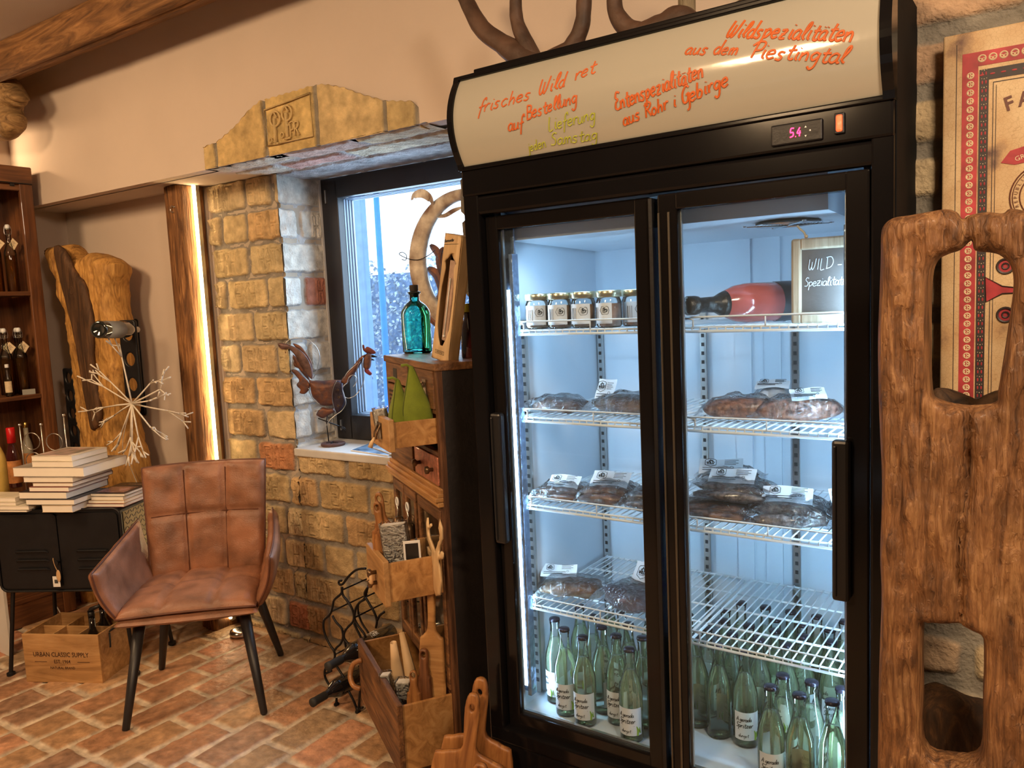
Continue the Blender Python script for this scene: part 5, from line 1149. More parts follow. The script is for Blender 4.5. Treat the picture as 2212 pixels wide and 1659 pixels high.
put_text(pr, 'URBAN CLASSIC SUPPLY', .0285, Matrix.Translation((L*.49, -.0008, .122)) @ P, bold=.012, sx=.82); put_text(pr, 'EST. 1964', .022, Matrix.Translation((L*.5, -.0008, .092)) @ P, bold=.01, sx=.85)
put_text(pr, 'NATURAL BRAND', .0155, Matrix.Translation((L*.5, -.0008, .065)) @ P, bold=.01, sx=.9)
for x in (.22, .78): pr.mm((L*x-.028, -.0012, .0905), (L*x+.028, -.0004, .0922))
for i in (-1, 0, 1): pr.sphere((L*.5+i*.007, -.0008, .079), (.0012, .0004, .0012), nu=6, nv=4)
obj('printed_lettering', pr, pmat('burnt_print', (.06, .025, .012), .7, bump=0), t, local=True)
obj('rope_handle', MB().tube(smoothpts([(L+.002, .07, .19), (L+.012, .055, .15), (L+.014, .05, .135)], 4), .004, 6).tube([(L+.001, .07, .195), (L+.004, .13, .2)], .004, 6), M_blackm, t, local=True, smooth=True)
def crate_bottle(x, y, label, tilt, cap):
    t = thing('wine_bottle', label, 'bottle', MK @ TR(x, y, .0105, 0, 0, tilt), 'bottles in the crate')
    obj('bottle_glass', MB().lathe([(.026, 0), (.029, .004), (.029, .15), (.024, .17), (.013, .20), (.0125, .255)], 18), pmat('black_bottle_glass', (.008, .007, .006), .1, coat=1, bump=0, var=.1), t, local=True, smooth=True)
    obj('stopper', cap, M_blackm, t, local=True, smooth=True)
crate_bottle(L*.72, Dk*.74, 'dark bottle with an upright stopper in the back row of the crate', .0, MB().lathe([(.013, .25), (.0135, .29), (.011, .295), (0, .296)], 12))
crate_bottle(L*.80, Dk*.28, 'dark bottle with a slanted lever stopper in the front row of the crate', .0, MB().lathe([(.013, .25), (.0135, .272), (0, .273)], 12).tube([(-.012, 0, .272), (.0, 0, .283), (.045, 0, .30)], [.006, .009, .007], 8))

# ------------------------------------------------------------ leather armchair
FLp, FRp, RLp, RRp = [Vector((*q, 0)) for q in ((-2.76, 1.472), (-2.402, 1.806), (-3.107, 1.838), (-2.748, 2.178))]
cc = (FLp+FRp+RLp+RRp)/4; MA = frame(cc, (FRp-FLp)+(RRp-RLp)); MAi = MA.inverted()
t = thing('leather_armchair', 'cognac leather armchair with quilted back and black tapered legs by the brick wall', 'armchair', MA)
LG = [(MAi @ q) for q in (FLp, FRp, RLp, RRp)]
for q, tp in zip(LG, ((-.185, -.165), (.185, -.165), (-.17, .15), (.17, .15))):
    obj('leg', MB().tube([(q.x, q.y, 0), (q.x, q.y, .004), (tp[0], tp[1], .385)], [.0125, .0135, .0225], 16), M_blackleg, t, local=True, smooth=True)
def pillow(fn, nu, nv, T, su=(), sv=(), seed=0, ex=8, wr=.004, tb=None, sw=.05):
    mb = MB(); e = 1e-3; tb = T if tb is None else tb
    def N(u, v):
        a = (fn(min(1, u+e), v)-fn(max(-1, u-e), v)); b = (fn(u, min(1, v+e))-fn(u, max(-1, v-e))); return a.cross(b).normalized()
    def h(u, v):
        ed = max(0, (1-abs(u)**ex))**.5*max(0, (1-abs(v)**ex))**.5
        g = 1-sum(.42*math.exp(-((u-s)/sw)**2) for s in su)-sum(.42*math.exp(-((v-s)/sw)**2) for s in sv); return ed*max(.35, g)
    us = [math.sin(PI/2*(-1+2*i/(nu-1))) *.6+.4*(-1+2*i/(nu-1)) for i in range(nu)]; vsn = [math.sin(PI/2*(-1+2*i/(nv-1)))*.6+.4*(-1+2*i/(nv-1)) for i in range(nv)]
    for s, TT in ((1, T), (-1, tb)):
        vs = []
        for v in vsn:
            for u in us:
                p = fn(u, v); n = N(u, v); k = h(u, v) if s > 0 else max(0, (1-abs(u)**ex))**.5*max(0, (1-abs(v)**ex))**.5
                w = mnoise.noise(p*16+Vector((seed, 0, 0)))*wr*1.6+mnoise.noise(p*42)*wr*.6
                vs.append(p+n*s*(TT*k+w*k))
        fs = [(j*nu+i, j*nu+i+1, (j+1)*nu+i+1, (j+1)*nu+i) for j in range(nv-1) for i in range(nu-1)]
        if s < 0: fs = [f[::-1] for f in fs]
        mb.add(vs, fs)
    mb.sm = [True]*len(mb.f); return mb
def edgeloop(fn, n=14, which='tblr'):
    out = []
    if 'b' in which: out += [fn(-1+2*i/n, -1) for i in range(n)]
    if 'r' in which: out += [fn(1, -1+2*i/n) for i in range(n)]
    if 't' in which: out += [fn(1-2*i/n, 1) for i in range(n)]
    if 'l' in which: out += [fn(-1, 1-2*i/n) for i in range(n)]
    return out
M_pipe = pmat('dark_leather_piping', (.12, .042, .022), .45, var=.2, bump=.05)
def seatf(u, v): return Vector((u*(.245-.012*(v+1)/2), -.02+v*.232, .428-.006*u*u-.022*max(0, v)**2-.008*(v < -.7)*(abs(v)-.7)*3+.004))
sb = obj('seat_base', pillow(lambda u, v: Vector((u*(.250-.02*max(0, v)), -.02+v*.238, .392+.004*u*u)), 24, 20, -.016, tb=-.030, ex=10), M_leather, t, local=True)
obj('seat', pillow(seatf, 40, 34, .038, su=(-.36, .36), sv=(.05,), seed=2, tb=.016, sw=.045), M_leather, t, local=True)
obj('seat_piping', MB().tube(edgeloop(lambda u, v: seatf(u, v)+Vector((0, 0, 0))), .0042, 6, closed=True), M_pipe, t, local=True, smooth=True)
def backf(u, v):
    k = (v+1)/2; x = u*(.236-.012*(1-k)+.012*k); y = .185+.075*k-.035*u*u*(1-.45*k); z = .425+.455*k+.006*(1-u*u)*k; return Vector((x, y, z))
bk_ = obj('backrest', pillow(backf, 44, 40, .034, su=(-.34, .34), sv=(.12,), seed=5, tb=.020, ex=14, sw=.035), M_leather, t, local=True)
obj('backrest_piping', MB().tube(edgeloop(backf), .0045, 6, closed=True), M_pipe, t, local=True, smooth=True)
sm_ = MB()
for s in (-.34, .34): sm_.tube([backf(s, -1+i/10)+Vector((0, -.0225, 0)) for i in range(1, 20)], .0022, 5)
sm_.tube([backf(-1+i/10, .12)+Vector((0, -.0225, 0)) for i in range(1, 20)], .0022, 5)
obj('stitched_seam', sm_, M_pipe, bk_, local=True)
for s, nm in ((-1, 'left'), (1, 'right')):
    def armf(u, v, s=s):     # u along the arm front(-1) to back(1), v bottom to top
        k = (u+1)/2; q = (v+1)/2; zt = .600+.075*k**1.6; zb = .405; z = zb+(zt-zb)*q
        x = s*(.246+.062*q-.050*k*k*.8+.016*math.sin(PI*q)); y = -.265+.045*(1-q)+.455*k+.01*q; return Vector((x, y, z))
    ar = obj('armrest', pillow((lambda u, v: armf(u, v)) if s < 0 else (lambda u, v: armf(-u, v)), 30, 24, .023, seed=9+s, tb=.023, ex=12, su=(.0,), wr=.004, sw=.03), M_leather, t, local=True)
    obj('armrest_piping', MB().tube([armf(-1+2*i/16, 1)+Vector((-s*.0, 0, .001)) for i in range(17)][::-1]+[armf(-1, 1-2*i/10) for i in range(1, 11)], .0042, 6), M_pipe, ar, local=True, smooth=True)
# ------------------------------------------------------------ chest of mismatched drawers
DL = Vector((.837, -.547, 0)).normalized(); DO = Vector((-1.42, 1.736, 0))-DL*.575
MD = frame(DO, DL); MDi = MD.inverted(); DN = MD.to_3x3() @ Vector((0, 1, 0))
def dl(px, py, d=0.0): return MDi @ atp(px, py, DN, DN.dot(DO)+d)
W_, D_, H_ = .575, .335, 1.335
t = thing('drawer_chest', 'tall narrow chest of mismatched reclaimed drawers beside the fridge', 'chest of drawers', MD)
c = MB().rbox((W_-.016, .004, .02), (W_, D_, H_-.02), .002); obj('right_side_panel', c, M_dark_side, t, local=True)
c = MB().rbox((0, .004, .02), (.016, D_, H_-.02), .002); obj('left_side_panel', c, M_cabz, t, local=True)
obj('top_board', MB().rbox((-.004, -.006, H_-.022), (W_+.004, D_, H_), .003), M_cab, t, local=True)
k = MB().rbox((0, 0, 0), (.022, .02, H_-.02), .002).rbox((W_-.024, 0, 0), (W_, .02, H_-.02), .002)
obj('corner_stile', k, M_cabz, t, local=True)
k = MB().mm((.01, D_-.008, .02), (W_-.01, D_-.002, H_-.02)).mm((.01, .02, .02), (W_-.01, D_-.01, .03)).mm((.01, .02, 1.062), (W_-.01, D_-.01, 1.074)).mm((.01, .02, .62), (W_-.01, D_-.01, .63)).mm((.300, .02, .02), (.310, D_-.01, H_-.03)).mm((.01, .02, .35), (W_-.01, D_-.01, .358))
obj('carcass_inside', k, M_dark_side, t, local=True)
rails = MB()
for z in (1.192, 1.068, .905, .345, .05): rails.rbox((.02, .001, z-.006), (W_-.022, .02, z+.006), .002)
rails.rbox((.298, .001, .905), (.312, .02, H_-.03), .002)
obj('front_rail', rails, M_cabz, t, local=True)
mo = MB(); 
for i, (z, o_) in enumerate(((.925, .016), (.940, .024), (.953, .016), (.965, .008))): mo.rbox((.0, -o_, z-.007), (W_, .004, z+.007), .003)
obj('moulding', mo, M_drawer, t, local=True)
def front(x0, x1, z0, z1, m, name='drawer_front', y=.0, th=.016): return obj(name, MB().rbox((x0, y-.004, z0), (x1, y+th, z1), .0025), m, t, local=True)
f1 = front(.314, .550, 1.200, 1.312, M_cab)
M_bronze = pmat('dark_bronze_pull', (.16, .10, .055), .35, metal=.85, var=.3)
def ring_pull(x, z, y, par, s=1.0):
    m = MB().rbox((x-.020*s, y-.0025, z-.022*s), (x+.020*s, y-.0005, z+.022*s), .002)
    m.tube([(x-.014*s, y-.003, z+.013*s), (x-.015*s, y-.013, z-.005*s), (x-.012*s, y-.016, z-.020*s), (x+.012*s, y-.016, z-.020*s), (x+.015*s, y-.013, z-.005*s), (x+.014*s, y-.003, z+.013*s)], .0026, 6)
    return obj('pull', m, M_bronze, par, local=True, smooth=False)
ring_pull(.47, 1.262, -.004, f1)
f2 = front(.026, .290, 1.245, 1.312, M_cab); obj('finger_hole', MB().rbox((.115, -.0055, 1.262), (.160, -.003, 1.297), .004), M_ink, f2, local=True)
f3 = front(.026, .290, 1.076, 1.238, M_cab); gp = MB()
for i in range(11):
    for j in range(9): gp.box((.055+i*.020, -.0045, 1.100+j*.0145), (.010, .002, .007), rz=0)
obj('perforation', gp, M_ink, f3, local=True)
fm = front(.026, .290, .975, 1.060, M_cab)
M_cop = pmat('embossed_copper_panel', (.52, .20, .12), .38, metal=.55, var=.35, scale=60, bump=.5, bscale=260, coat=.2, bdist=.003)
f4 = front(.314, .550, .975, 1.060, M_cop); 
for x in (.375, .505): obj('knob', MB().lathe([(.006, 0), (.006, .010), (.012, .015), (.011, .024), (0, .027)], 14, TR(x, -.004, 1.018, 0, PI/2)), M_bronze, f4, local=True, smooth=True)
M_dglass = pmat('dark_cabinet_glass', (.02, .016, .012), .08, coat=.8, bump=0)
for x0, x1 in ((.026, .150), (.158, .292), (.314, .550)):
    d = MB().rbox((x0, -.004, .352), (x0+.024, .014, .902), .003).rbox((x1-.024, -.004, .352), (x1, .014, .902), .003).rbox((x0+.02, -.004, .868), (x1-.02, .014, .902), .003).rbox((x0+.02, -.004, .352), (x1-.02, .014, .390), .003)
    o = obj('glazed_door', d, M_cab, t, local=True); obj('glazed_panel', MB().mm((x0+.02, .004, .385), (x1-.02, .008, .872)), M_dglass, o, local=True)
front(.314, .550, .062, .338, M_cabz, 'lower_panel', .004)
def open_drawer(x0, x1, z0, z1, dep, fr_m, name='open_drawer', lip=.006, inner=.30):
    b = MB(); th = .011; y0 = -dep; y1 = min(D_-.02, y0+inner)
    b.rbox((x0+.006, y0+.012, z0+.004), (x0+.006+th, y1, z1-.004), .001).rbox((x1-.006-th, y0+.012, z0+.004), (x1-.006, y1, z1-.004), .001).rbox((x0+.006, y1-th, z0+.004), (x1-.006, y1, z1-.004), .001).mm((x0+.008, y0+.012, z0+.008), (x1-.008, y1-.002, z0+.015))
    o = obj(name, b, M_drawer, t, local=True); f = obj('drawer_front', MB().rbox((x0-lip*.3, y0-.006, z0-lip), (x1+.001, y0+.012, z1+lip), .0025), fr_m, o, local=True); return o, f
TRc = dl(852, 914.5, -.13); M_frontw = M_crate
d1, ff = open_drawer(.330, .548, 1.096, 1.178, .135, M_crate); m_ = ring_pull(.45, 1.143, -.142, d1, 1.1)
obj('wooden_tassel', MB().tube([(.45, -.158, 1.122), (.445, -.166, 1.110), (.442, -.172, 1.094)], [.004, .0055, .0075], 10), M_boardl, d1, local=True, smooth=True)
d2, ff = open_drawer(.335, .548, .650, .772, .175, M_crate)
for z in (.722, .690): obj('knob', MB().lathe([(.006, 0), (.006, .012), (.013, .018), (.012, .026), (0, .028)], 14, TR(.455, -.181, z, 0, PI/2)), M_bronze, d2, local=True, smooth=True)
obj('twine_bow', MB().torus((.45, -.20, .705), .017, .006, axis='Y', n=16, m=6), M_kraft, d2, local=True, smooth=True)
d3, ff = open_drawer(.035, .560, .135, .345, .165, M_cab, inner=.42)
obj('wooden_hook', MB().tube(smoothpts([(.10, -.172, .30), (.085, -.20, .285), (.095, -.215, .25), (.12, -.21, .225), (.13, -.19, .215)], 4), .009, 8), M_board, d3, local=True, smooth=True)

# on top: teal bottle, thermometer box, metal ring sculpture, small dark bottle
def onz(px, py, z=H_): return atz(px, py, z)
p = onz(894, 764); hh = .232
t = thing('glass_bottle', 'turquoise square glass bottle with dark cork stopper on the drawer chest', 'bottle', TR(p.x, p.y+.02, H_+.0005, -.45))
def sqlathe(prof, n=28, p_=5.0):
    vs = []; fs = []
    for r, z, q in prof:
        for k in range(n):
            a = 2*PI*k/n; c_, s_ = math.cos(a), math.sin(a); e = 2/q; vs.append((r*math.copysign(abs(c_)**e, c_), r*.82*math.copysign(abs(s_)**e, s_) if q > 2.5 else r*math.copysign(abs(s_)**e, s_), z))
    for i in range(len(prof)-1):
        for k in range(n): fs.append((i*n+k, i*n+(k+1) % n, (i+1)*n+(k+1) % n, (i+1)*n+k))
    fs.append(tuple(range(n))[::-1]); return MB().add(vs, fs)
M_teal = film('turquoise_glass', (.36, .86, .79), .32, .02, milky=.0); 
R_ = .050
obj('bottle_glass', sqlathe([(R_-.006, 0, 5), (R_, .006, 5), (R_, .138, 5), (R_-.002, .150, 4.5), (R_-.009, .165, 3.5), (.025, .178, 2.2), (.017, .184, 2), (.017, .205, 2), (.021, .207, 2), (.021, .214, 2), (.0165, .216, 2)]), M_teal, t, local=True, smooth=True)
obj('inner_glass', sqlathe([(R_-.012, .012, 5), (R_-.007, .016, 5), (R_-.007, .128, 5), (R_-.012, .146, 4.5), (.024, .168, 2.4), (.013, .180, 2), (.013, .205, 2)]), film('turquoise_glass_inside', (.62, .95, .90), .2, .03), t, local=True, smooth=True)
obj('cork', MB().lathe([(.013, .195), (.0145, .213), (.0155, .236), (.013, .238), (0, .238)], 16), pmat('dark_cork', (.035, .025, .02), .8, var=.4, scale=60), t, local=True, smooth=True)
obj('ring_bail', MB().torus((0, 0, .212), .022, .0018, n=20, m=6).torus((.028, 0, .212), .007, .0018, n=12, m=6).torus((-.028, 0, .212), .007, .0018, n=12, m=6), M_ink, t, local=True)
p0 = onz(928, 778); YT = p0.y-.0; q = [aty(a, b, YT) for a, b in ((928, 778), (973, 783), (1000, 506), (961, 511))]
bx = (q[1]-q[0]); wdt = bx.length; up_ = (q[3]-q[0]+q[2]-q[1]); hgt = up_.length/2; MTm = frame((q[0].x, YT+.012, H_+.001), (1, -.35, 0), up_.normalized()) 
xv = Vector((1, -.25, 0)).normalized(); zv = up_.normalized(); xv = (xv-zv*xv.dot(zv)).normalized(); yv = zv.cross(xv); MTm = Matrix(((xv.x, yv.x, zv.x, q[0].x), (xv.y, yv.y, zv.y, YT+.01), (xv.z, yv.z, zv.z, H_+.008), (0, 0, 0, 1)))
t = thing('thermometer_box', 'light wooden box with a cut-out showing a thermometer, leaning on the chest by the fridge', 'box', MTm)
w0 = wdt*1.05; sil = [(.010, .5), (.012, .62), (.022, .78), (.016, .84), (.028, .865), (w0*.5, .905), (w0-.028, .865), (w0-.016, .84), (w0-.022, .78), (w0-.012, .62), (w0-.010, .5), (w0-.012, .28), (w0-.022, .20), (w0*.5+.006, .13), (w0*.5-.006, .13), (.022, .20), (.012, .28)]
cut = [(a*.92+w0*.04, b*hgt*.94) for a, b in sil]
fp = carved([(0, 0), (w0, 0), (w0*.98, hgt), (w0*.02, hgt)], .002, [cut], R_=.001, res=.02, amp=0, smooth=False)
MXZl = Matrix(((1, 0, 0, 0), (0, 0, -1, 0), (0, 1, 0, 0), (0, 0, 0, 1)))
obj('front_panel', put(fp, MXZl), M_boardl, t, local=True)
c = MB().mm((0, .002, 0), (.004, .036, hgt)).mm((w0-.004, .002, 0), (w0, .036, hgt)).mm((0, .034, 0), (w0, .038, hgt)).mm((0, .002, 0), (w0, .038, .004)).mm((0, .002, hgt-.004), (w0, .038, hgt))
obj('box_body', c, M_boardl, t, local=True)
obj('dark_backing', MB().mm((.004, .030, .004), (w0-.004, .033, hgt-.004)), pmat('dark_box_inside', (.06, .03, .018), .7), t, local=True)
obj('thermometer', MB().rbox((w0*.36, .006, hgt*.16), (w0*.70, .012, hgt*.80), .004), pmat('brown_scale_plate', (.46, .32, .25), .5, var=.3, scale=30), t, local=True)
obj('glass_tube', MB().cyl((w0*.53, .004, hgt*.20), (w0*.53, .004, hgt*.66), .0022, 8).sphere((w0*.53, .004, hgt*.20), .0045), M_white, t, local=True, smooth=True)
tx = MB(); put_strokes(tx, 'thermometer', .0052, .0007, Matrix.Translation((w0*.06, -.0025, hgt*.925)) @ Matrix.Rotation(PI/2, 4, 'X') @ Matrix.Rotation(.2, 4, 'Z'), slant=.3, seed=2, space=.8)
tx.tube([(w0*.06, -.0025, hgt*.91), (w0*.85, -.0025, hgt*.935)], .0006, 4)
z_ = hgt*.065
tx.tube([(w0*.22, -.0025, z_-.005), (w0*.72, -.0025, z_-.005), (w0*.72, -.0025, z_+.005), (w0*.22, -.0025, z_+.005)], .0006, 4, closed=True); put_text(tx, 'HERZLICH-AD', .008, Matrix.Translation((w0*.47, -.0026, z_)) @ Matrix.Rotation(PI/2, 4, 'X'), bold=.01, sx=.62)
obj('printed_lettering', tx, M_ink, t, local=True)
# rusty ring sculpture
YR = 2.37; cR = aty(1003, 564, YR); rO = (aty(886, 564, YR)-cR).length; t = thing('ring_sculpture', 'weathered metal crescent ring with leaves and curled ribbon standing before the window behind the bottle', 'sculpture', (cR.x, YR, ZSILL))
cr = [(rO*math.cos(a), rO*math.sin(a)) for a in np.linspace(1.5, 2*PI-1.5, 44)]; ci = [(rO*.06+rO*.76*math.cos(a), rO*.84*math.sin(a)) for a in np.linspace(2*PI-1.62, 1.62, 40)]
obj('ring_band', put(carved(cr+ci, .016, R_=.02, res=.012, amp=.002, seed=4, smooth=False), Matrix.Translation((cR.x, YR, cR.z)) @ MXZl), M_rustw, t)
rb = MB()
def ribbon(pts, w, th=.0018):
    P = smoothpts([aty(a, b, YR-.01+dy) for a, b, dy in pts], 5); n = len(P); vs = []
    for i, p in enumerate(P):
        k = i/(n-1); ww = w*(math.sin(PI*min(1, k*.9+.08))**.5); d = (P[min(i+1, n-1)]-P[max(0, i-1)]).normalized(); nn = d.cross(Vector((0, 1, 0))).normalized()*.95+Vector((0, 1, 0))*math.cos(k*5)*.5
        vs += [p-nn*ww, p+nn*ww]
    rb.add(vs, [(2*i, 2*i+1, 2*i+3, 2*i+2) for i in range(n-1)])
ribbon([(890, 432, 0), (895, 422, .01), (912, 418, 0), (928, 428, -.01), (934, 445, .01), (926, 455, .02), (932, 466, 0)], .018)
ribbon([(938, 467, 0), (960, 466, .02), (980, 455, 0), (1000, 447, -.01)], .008)
obj('curled_ribbon', rb, M_rustw, t, solid=.0022, solid_off=0)
lf = MB()
for pts, hw in (([(930, 530), (945, 545), (952, 570)], .016), ([(925, 580), (945, 595), (955, 630), (940, 655)], .022), ([(922, 655), (930, 680), (945, 705)], .020), ([(960, 535), (950, 560), (955, 600)], .02)):
    P = smoothpts([aty(a, b, YR+.02) for a, b in pts], 5); n = len(P); vs = []
    for i, p in enumerate(P):
        k = i/(n-1); w_ = hw*math.sin(PI*min(1, .12+k*.8)); d = (P[min(i+1, n-1)]-P[max(0, i-1)]).normalized(); nn = d.cross(Vector((0, 1, 0))).normalized(); vs += [p-nn*w_, p+Vector((0, -.006, 0)), p+nn*w_]
    lf.add(vs, [(3*i, 3*i+1, 3*i+4, 3*i+3) for i in range(n-1)]+[(3*i+1, 3*i+2, 3*i+5, 3*i+4) for i in range(n-1)])
obj('metal_leaf', lf, M_rust, t, solid=.002, solid_off=0)
wr = MB().tube(smoothpts([aty(a, b, YR-.02) for a, b in ((940, 540), (925, 552), (905, 561), (885, 560), (868, 553), (862, 548), (870, 545), (878, 552), (876, 562), (868, 560))], 5), .0016, 5).tube(smoothpts([aty(a, b, YR-.02) for a, b in ((960, 530), (952, 560), (958, 590))], 5), .0016, 5)
wr.cyl((cR.x, YR, cR.z-rO*.78), (cR.x, YR, ZSILL+.006), .006, 8).tube([aty(925, 668, YR), (cR.x, YR, cR.z-rO*.9)], .003, 6)
obj('wire', wr, M_iron, t, smooth=True)
obj('foot', MB().lathe([(.08, 0), (.08, .006), (0, .007)], 24, TR(cR.x, YR, ZSILL+.0005)), M_iron, t)
p = onz(1012, 775); t = thing('small_bottle', 'small dark bottle with a yellow cap squeezed between the thermometer box and the fridge', 'bottle', (p.x-.02, p.y+.03, H_))
obj('bottle_glass', MB().lathe([(.020, 0), (.022, .004), (.022, .09), (.010, .12), (.010, .145)], 16), M_dk, t, local=True, smooth=True); obj('cap', MB().lathe([(.012, .14), (.012, .165), (0, .166)], 12), pmat('yellow_cap', (.7, .55, .03), .4), t, local=True)

# in the drawers
def ysolve(px, x, z):
    best = None
    for i in range(120):
        y = -.20+i*.003; w = MD @ Vector((x, y, z)); d = w-CP; p_ = 1106+F_PX*d.dot(_r)/d.dot(_f)
        if best is None or abs(p_-px) < best[0]: best = (abs(p_-px), y)
    return best[1]
def pear(cx, top_y, base_y, wpx, x0, label, rz, dx=0):
    y = ysolve(cx, x0, 1.18); wc = MD @ Vector((x0, y, 1.12)); dep = (wc-CP).dot(_f); w = wpx*dep/F_PX/2; h = (base_y-top_y)*dep/F_PX+.070; z0 = 1.104
    t = thing('felt_pear', label, 'decoration', MD @ TR(x0, y, z0, 1.2), 'green felt pears in the top open drawer'); PRF = [.72, .88, .97, 1.0, 1.0, .97, .88, .76, .62, .49, .37, .25, .12]
    def f(u, v):
        an = 2*PI*u; r = w*float(np.interp(v*12, range(13), PRF))*(1+.10*abs(math.cos(1.5*an+rz))**8)
        return Vector((r*math.cos(an)+dx*v**1.5, r*math.sin(an)*.85, h*v))
    obj('felt_body', MB().grid(f, 36, 34, closed_u=True), M_green, t, local=True, smooth=True)
    tip = f(0, 1.0); tip = Vector((dx, 0, h)); sm = MB()
    for k in range(3):
        u_ = ((k*PI-rz)/1.5/(2*PI)) % 1; sm.tube([f(u_, v)*1.0 for v in np.linspace(.05, .98, 18)], .0016, 5)
    obj('seam', sm, pmat('dark_green_thread', (.06, .08, .006), .8, bump=0), t, local=True)
    obj('stalk', MB().tube([tip-Vector((0, 0, .004)), tip+Vector((-.012, 0, .004)), tip+Vector((-.028, 0, .002))], [.005, .004, .005], 7), M_green, t, local=True, smooth=True)
pear(902, 793, 905, 66, .486, 'larger olive green felt pear standing at the back of the top open drawer', .5, -.012)
pear(862, 824, 910, 50, .470, 'smaller olive green felt pear at the front of the top open drawer', 0)
BX = lambda px, d, py=1150: dl(px, py, d).x
def wrapped(name, label, cat, M, d, m_in, film_=M_foil, group=None, extra=None):
    t = thing(name, label, cat, M, group); b = obj('packet', MB().rbox((0, 0, 0), d, .004), m_in, t, local=True)
    def sh(a, c): an = 2*PI*a; return (d[0]/2+(d[0]/2+.003)*math.copysign(abs(math.cos(an))**.25, math.cos(an)), d[1]/2+(d[1]/2+.003)*math.copysign(abs(math.sin(an))**.25, math.sin(an)), -.001+(d[2]+.006)*c+.003*mnoise.noise(Vector((a*20, c*20, d[0]*90))))
    obj('plastic_wrap', MB().grid(sh, 32, 8, closed_u=True), film_, t, local=True)
    if extra: extra(t)
    return t
M_nap = pmat('white_napkin', (.62, .60, .55), .8, var=.15, scale=30)
wrapped('napkin_pack', 'clear-wrapped packet at the left of the green pears in the top open drawer', 'packet', MD @ TR(.43, ysolve(812, .43, 1.18), 1.113, .9, 0, -.12), (.036, .028, .088), M_nap)
def birch(t):
    r = random.Random(4); m = MB()
    for i in range(26):
        x, z = r.uniform(.008, .085), r.uniform(.01, .14); m.tube([(x, -.0008, z), (x+r.uniform(-.008, .008), -.0012, z+r.uniform(.004, .012)), (x+r.uniform(.004, .014), -.0008, z+r.uniform(-.003, .010))], .0009, 4)
    for i in range(5): m.mm((.098-.0, .006+.0, .02+i*.026), (.0992, .03, .034+i*.026))
    obj('birch_print', m, M_grey, t, local=True)
wrapped('napkin_pack', 'birch-patterned paper packet standing in the middle open drawer', 'packet', MD @ TR(.475, ysolve(842, .475, .8)-.01, .672, 1.0, 0, -.10), (.076, .030, .19), M_nap, extra=birch)
wrapped('foil_packet', 'crumpled shiny packet at the left of the middle open drawer', 'packet', MD @ TR(.356, -.150, .668, 0, 0, 0), (.034, .05, .100), pmat('silver_foil', (.75, .66, .5), .25, metal=.8, bump=.5, bscale=60))
def board(name, label, M, w, h, hw, hh, th=.016, m=None, group=None, hole=True, groove=False):
    """cutting board: blade w x h, neck and rounded handle hw x hh, upright in local xz"""
    t = thing(name, label, 'cutting board', M, group); P = [(-w/2, .0), (w/2, .0), (w/2, h*.86), (w*.36, h*.97), (hw*.62, h*1.02), (hw*.5, h+hh*.3), (hw*.55, h+hh*.75), (hw*.3, h+hh), (-hw*.3, h+hh), (-hw*.55, h+hh*.75), (-hw*.5, h+hh*.3), (-hw*.62, h*1.02), (-w*.36, h*.97), (-w/2, h*.86)]
    hs = [[(.006*math.cos(a), h+hh*.78+.009*math.sin(a)) for a in np.linspace(0, 2*PI, 13)[:-1]]] if hole else []
    P = [(q.x, q.y) for q in smoothpts([Vector((a, b, 0)) for a, b in P], 3, closed=True)]; P = [(a, max(0, b)) for a, b in P]
    o = obj('board_body', put(carved(P, th/2, hs, R_=.004, res=.03, amp=0.0003, smooth=False, p=2), MXZl), m or M_board, t, local=True)
    if groove: obj('juice_groove', MB().tube([(-w*.40, -th/2, .02), (w*.40, -th/2, .02), (w*.40, -th/2, h*.82), (-w*.40, -th/2, h*.82)], .0025, 6, closed=True), pmat('dark_groove', (.12, .045, .015), .6), o, local=True)
    return t
G = 'cutting boards in the middle open drawer'
def bx_(px, d, py=1150): return dl(px, py, d).x
board('cutting_board', 'hindmost small board with a square handle in the middle open drawer', MD @ TR(.42, ysolve(843, .42, .8), .668, 1.0, 0, -.10), .060, .195, .026, .085, .012, group=G)
board('cutting_board', 'middle small board with drilled handle in the middle open drawer', MD @ TR(.425, ysolve(832, .425, .8), .668, 1.0, 0, -.08), .060, .175, .024, .080, .012, group=G)
board('cutting_board', 'front rounded board leaning in the middle open drawer', MD @ TR(.44, ysolve(836, .44, .8)+.0, .668, .95, 0, -.04), .066, .165, .034, .018, .012, hole=False, group=G)
t = thing('picture_card', 'white-framed dark card standing at the right of the middle open drawer', 'card', MD @ TR(.512, ysolve(872, .512, .8), .668, 1.25, 0, -.02))
obj('white_border', MB().rbox((0, 0, 0), (.050, .003, .150), .001), M_paper, t, local=True); obj('dark_picture', MB().mm((.006, -.0008, .008), (.044, .0, .142)), pmat('black_picture', (.02, .018, .016), .3), t, local=True)
for k, (x, z) in enumerate(((.105, .835), (.235, .845))):
    t = thing('hanging_bell', ['left metal bell ornament with a white ring hanging on the chest doors', 'right metal bell ornament with a white ring hanging on the chest doors'][k], 'ornament', MD @ TR(x, -.016, z), 'bell ornaments on the chest doors')
    obj('ring', MB().torus((0, 0, 0), .014, .0035, axis='Y', n=18, m=6), M_white, t, local=True, smooth=True)
    obj('chain', MB().tube([(0, 0, -.012), (0, 0, -.055)], .003, 6).torus((0, 0, -.03), .006, .0018, axis='Y', n=12, m=5), M_steel, t, local=True, smooth=True)
    obj('bell', MB().lathe([(.004, -.05), (.016, -.055), (.024, -.075), (.027, -.11), (.030, -.122), (.026, -.120)], 18), M_bronze, t, local=True, smooth=True)
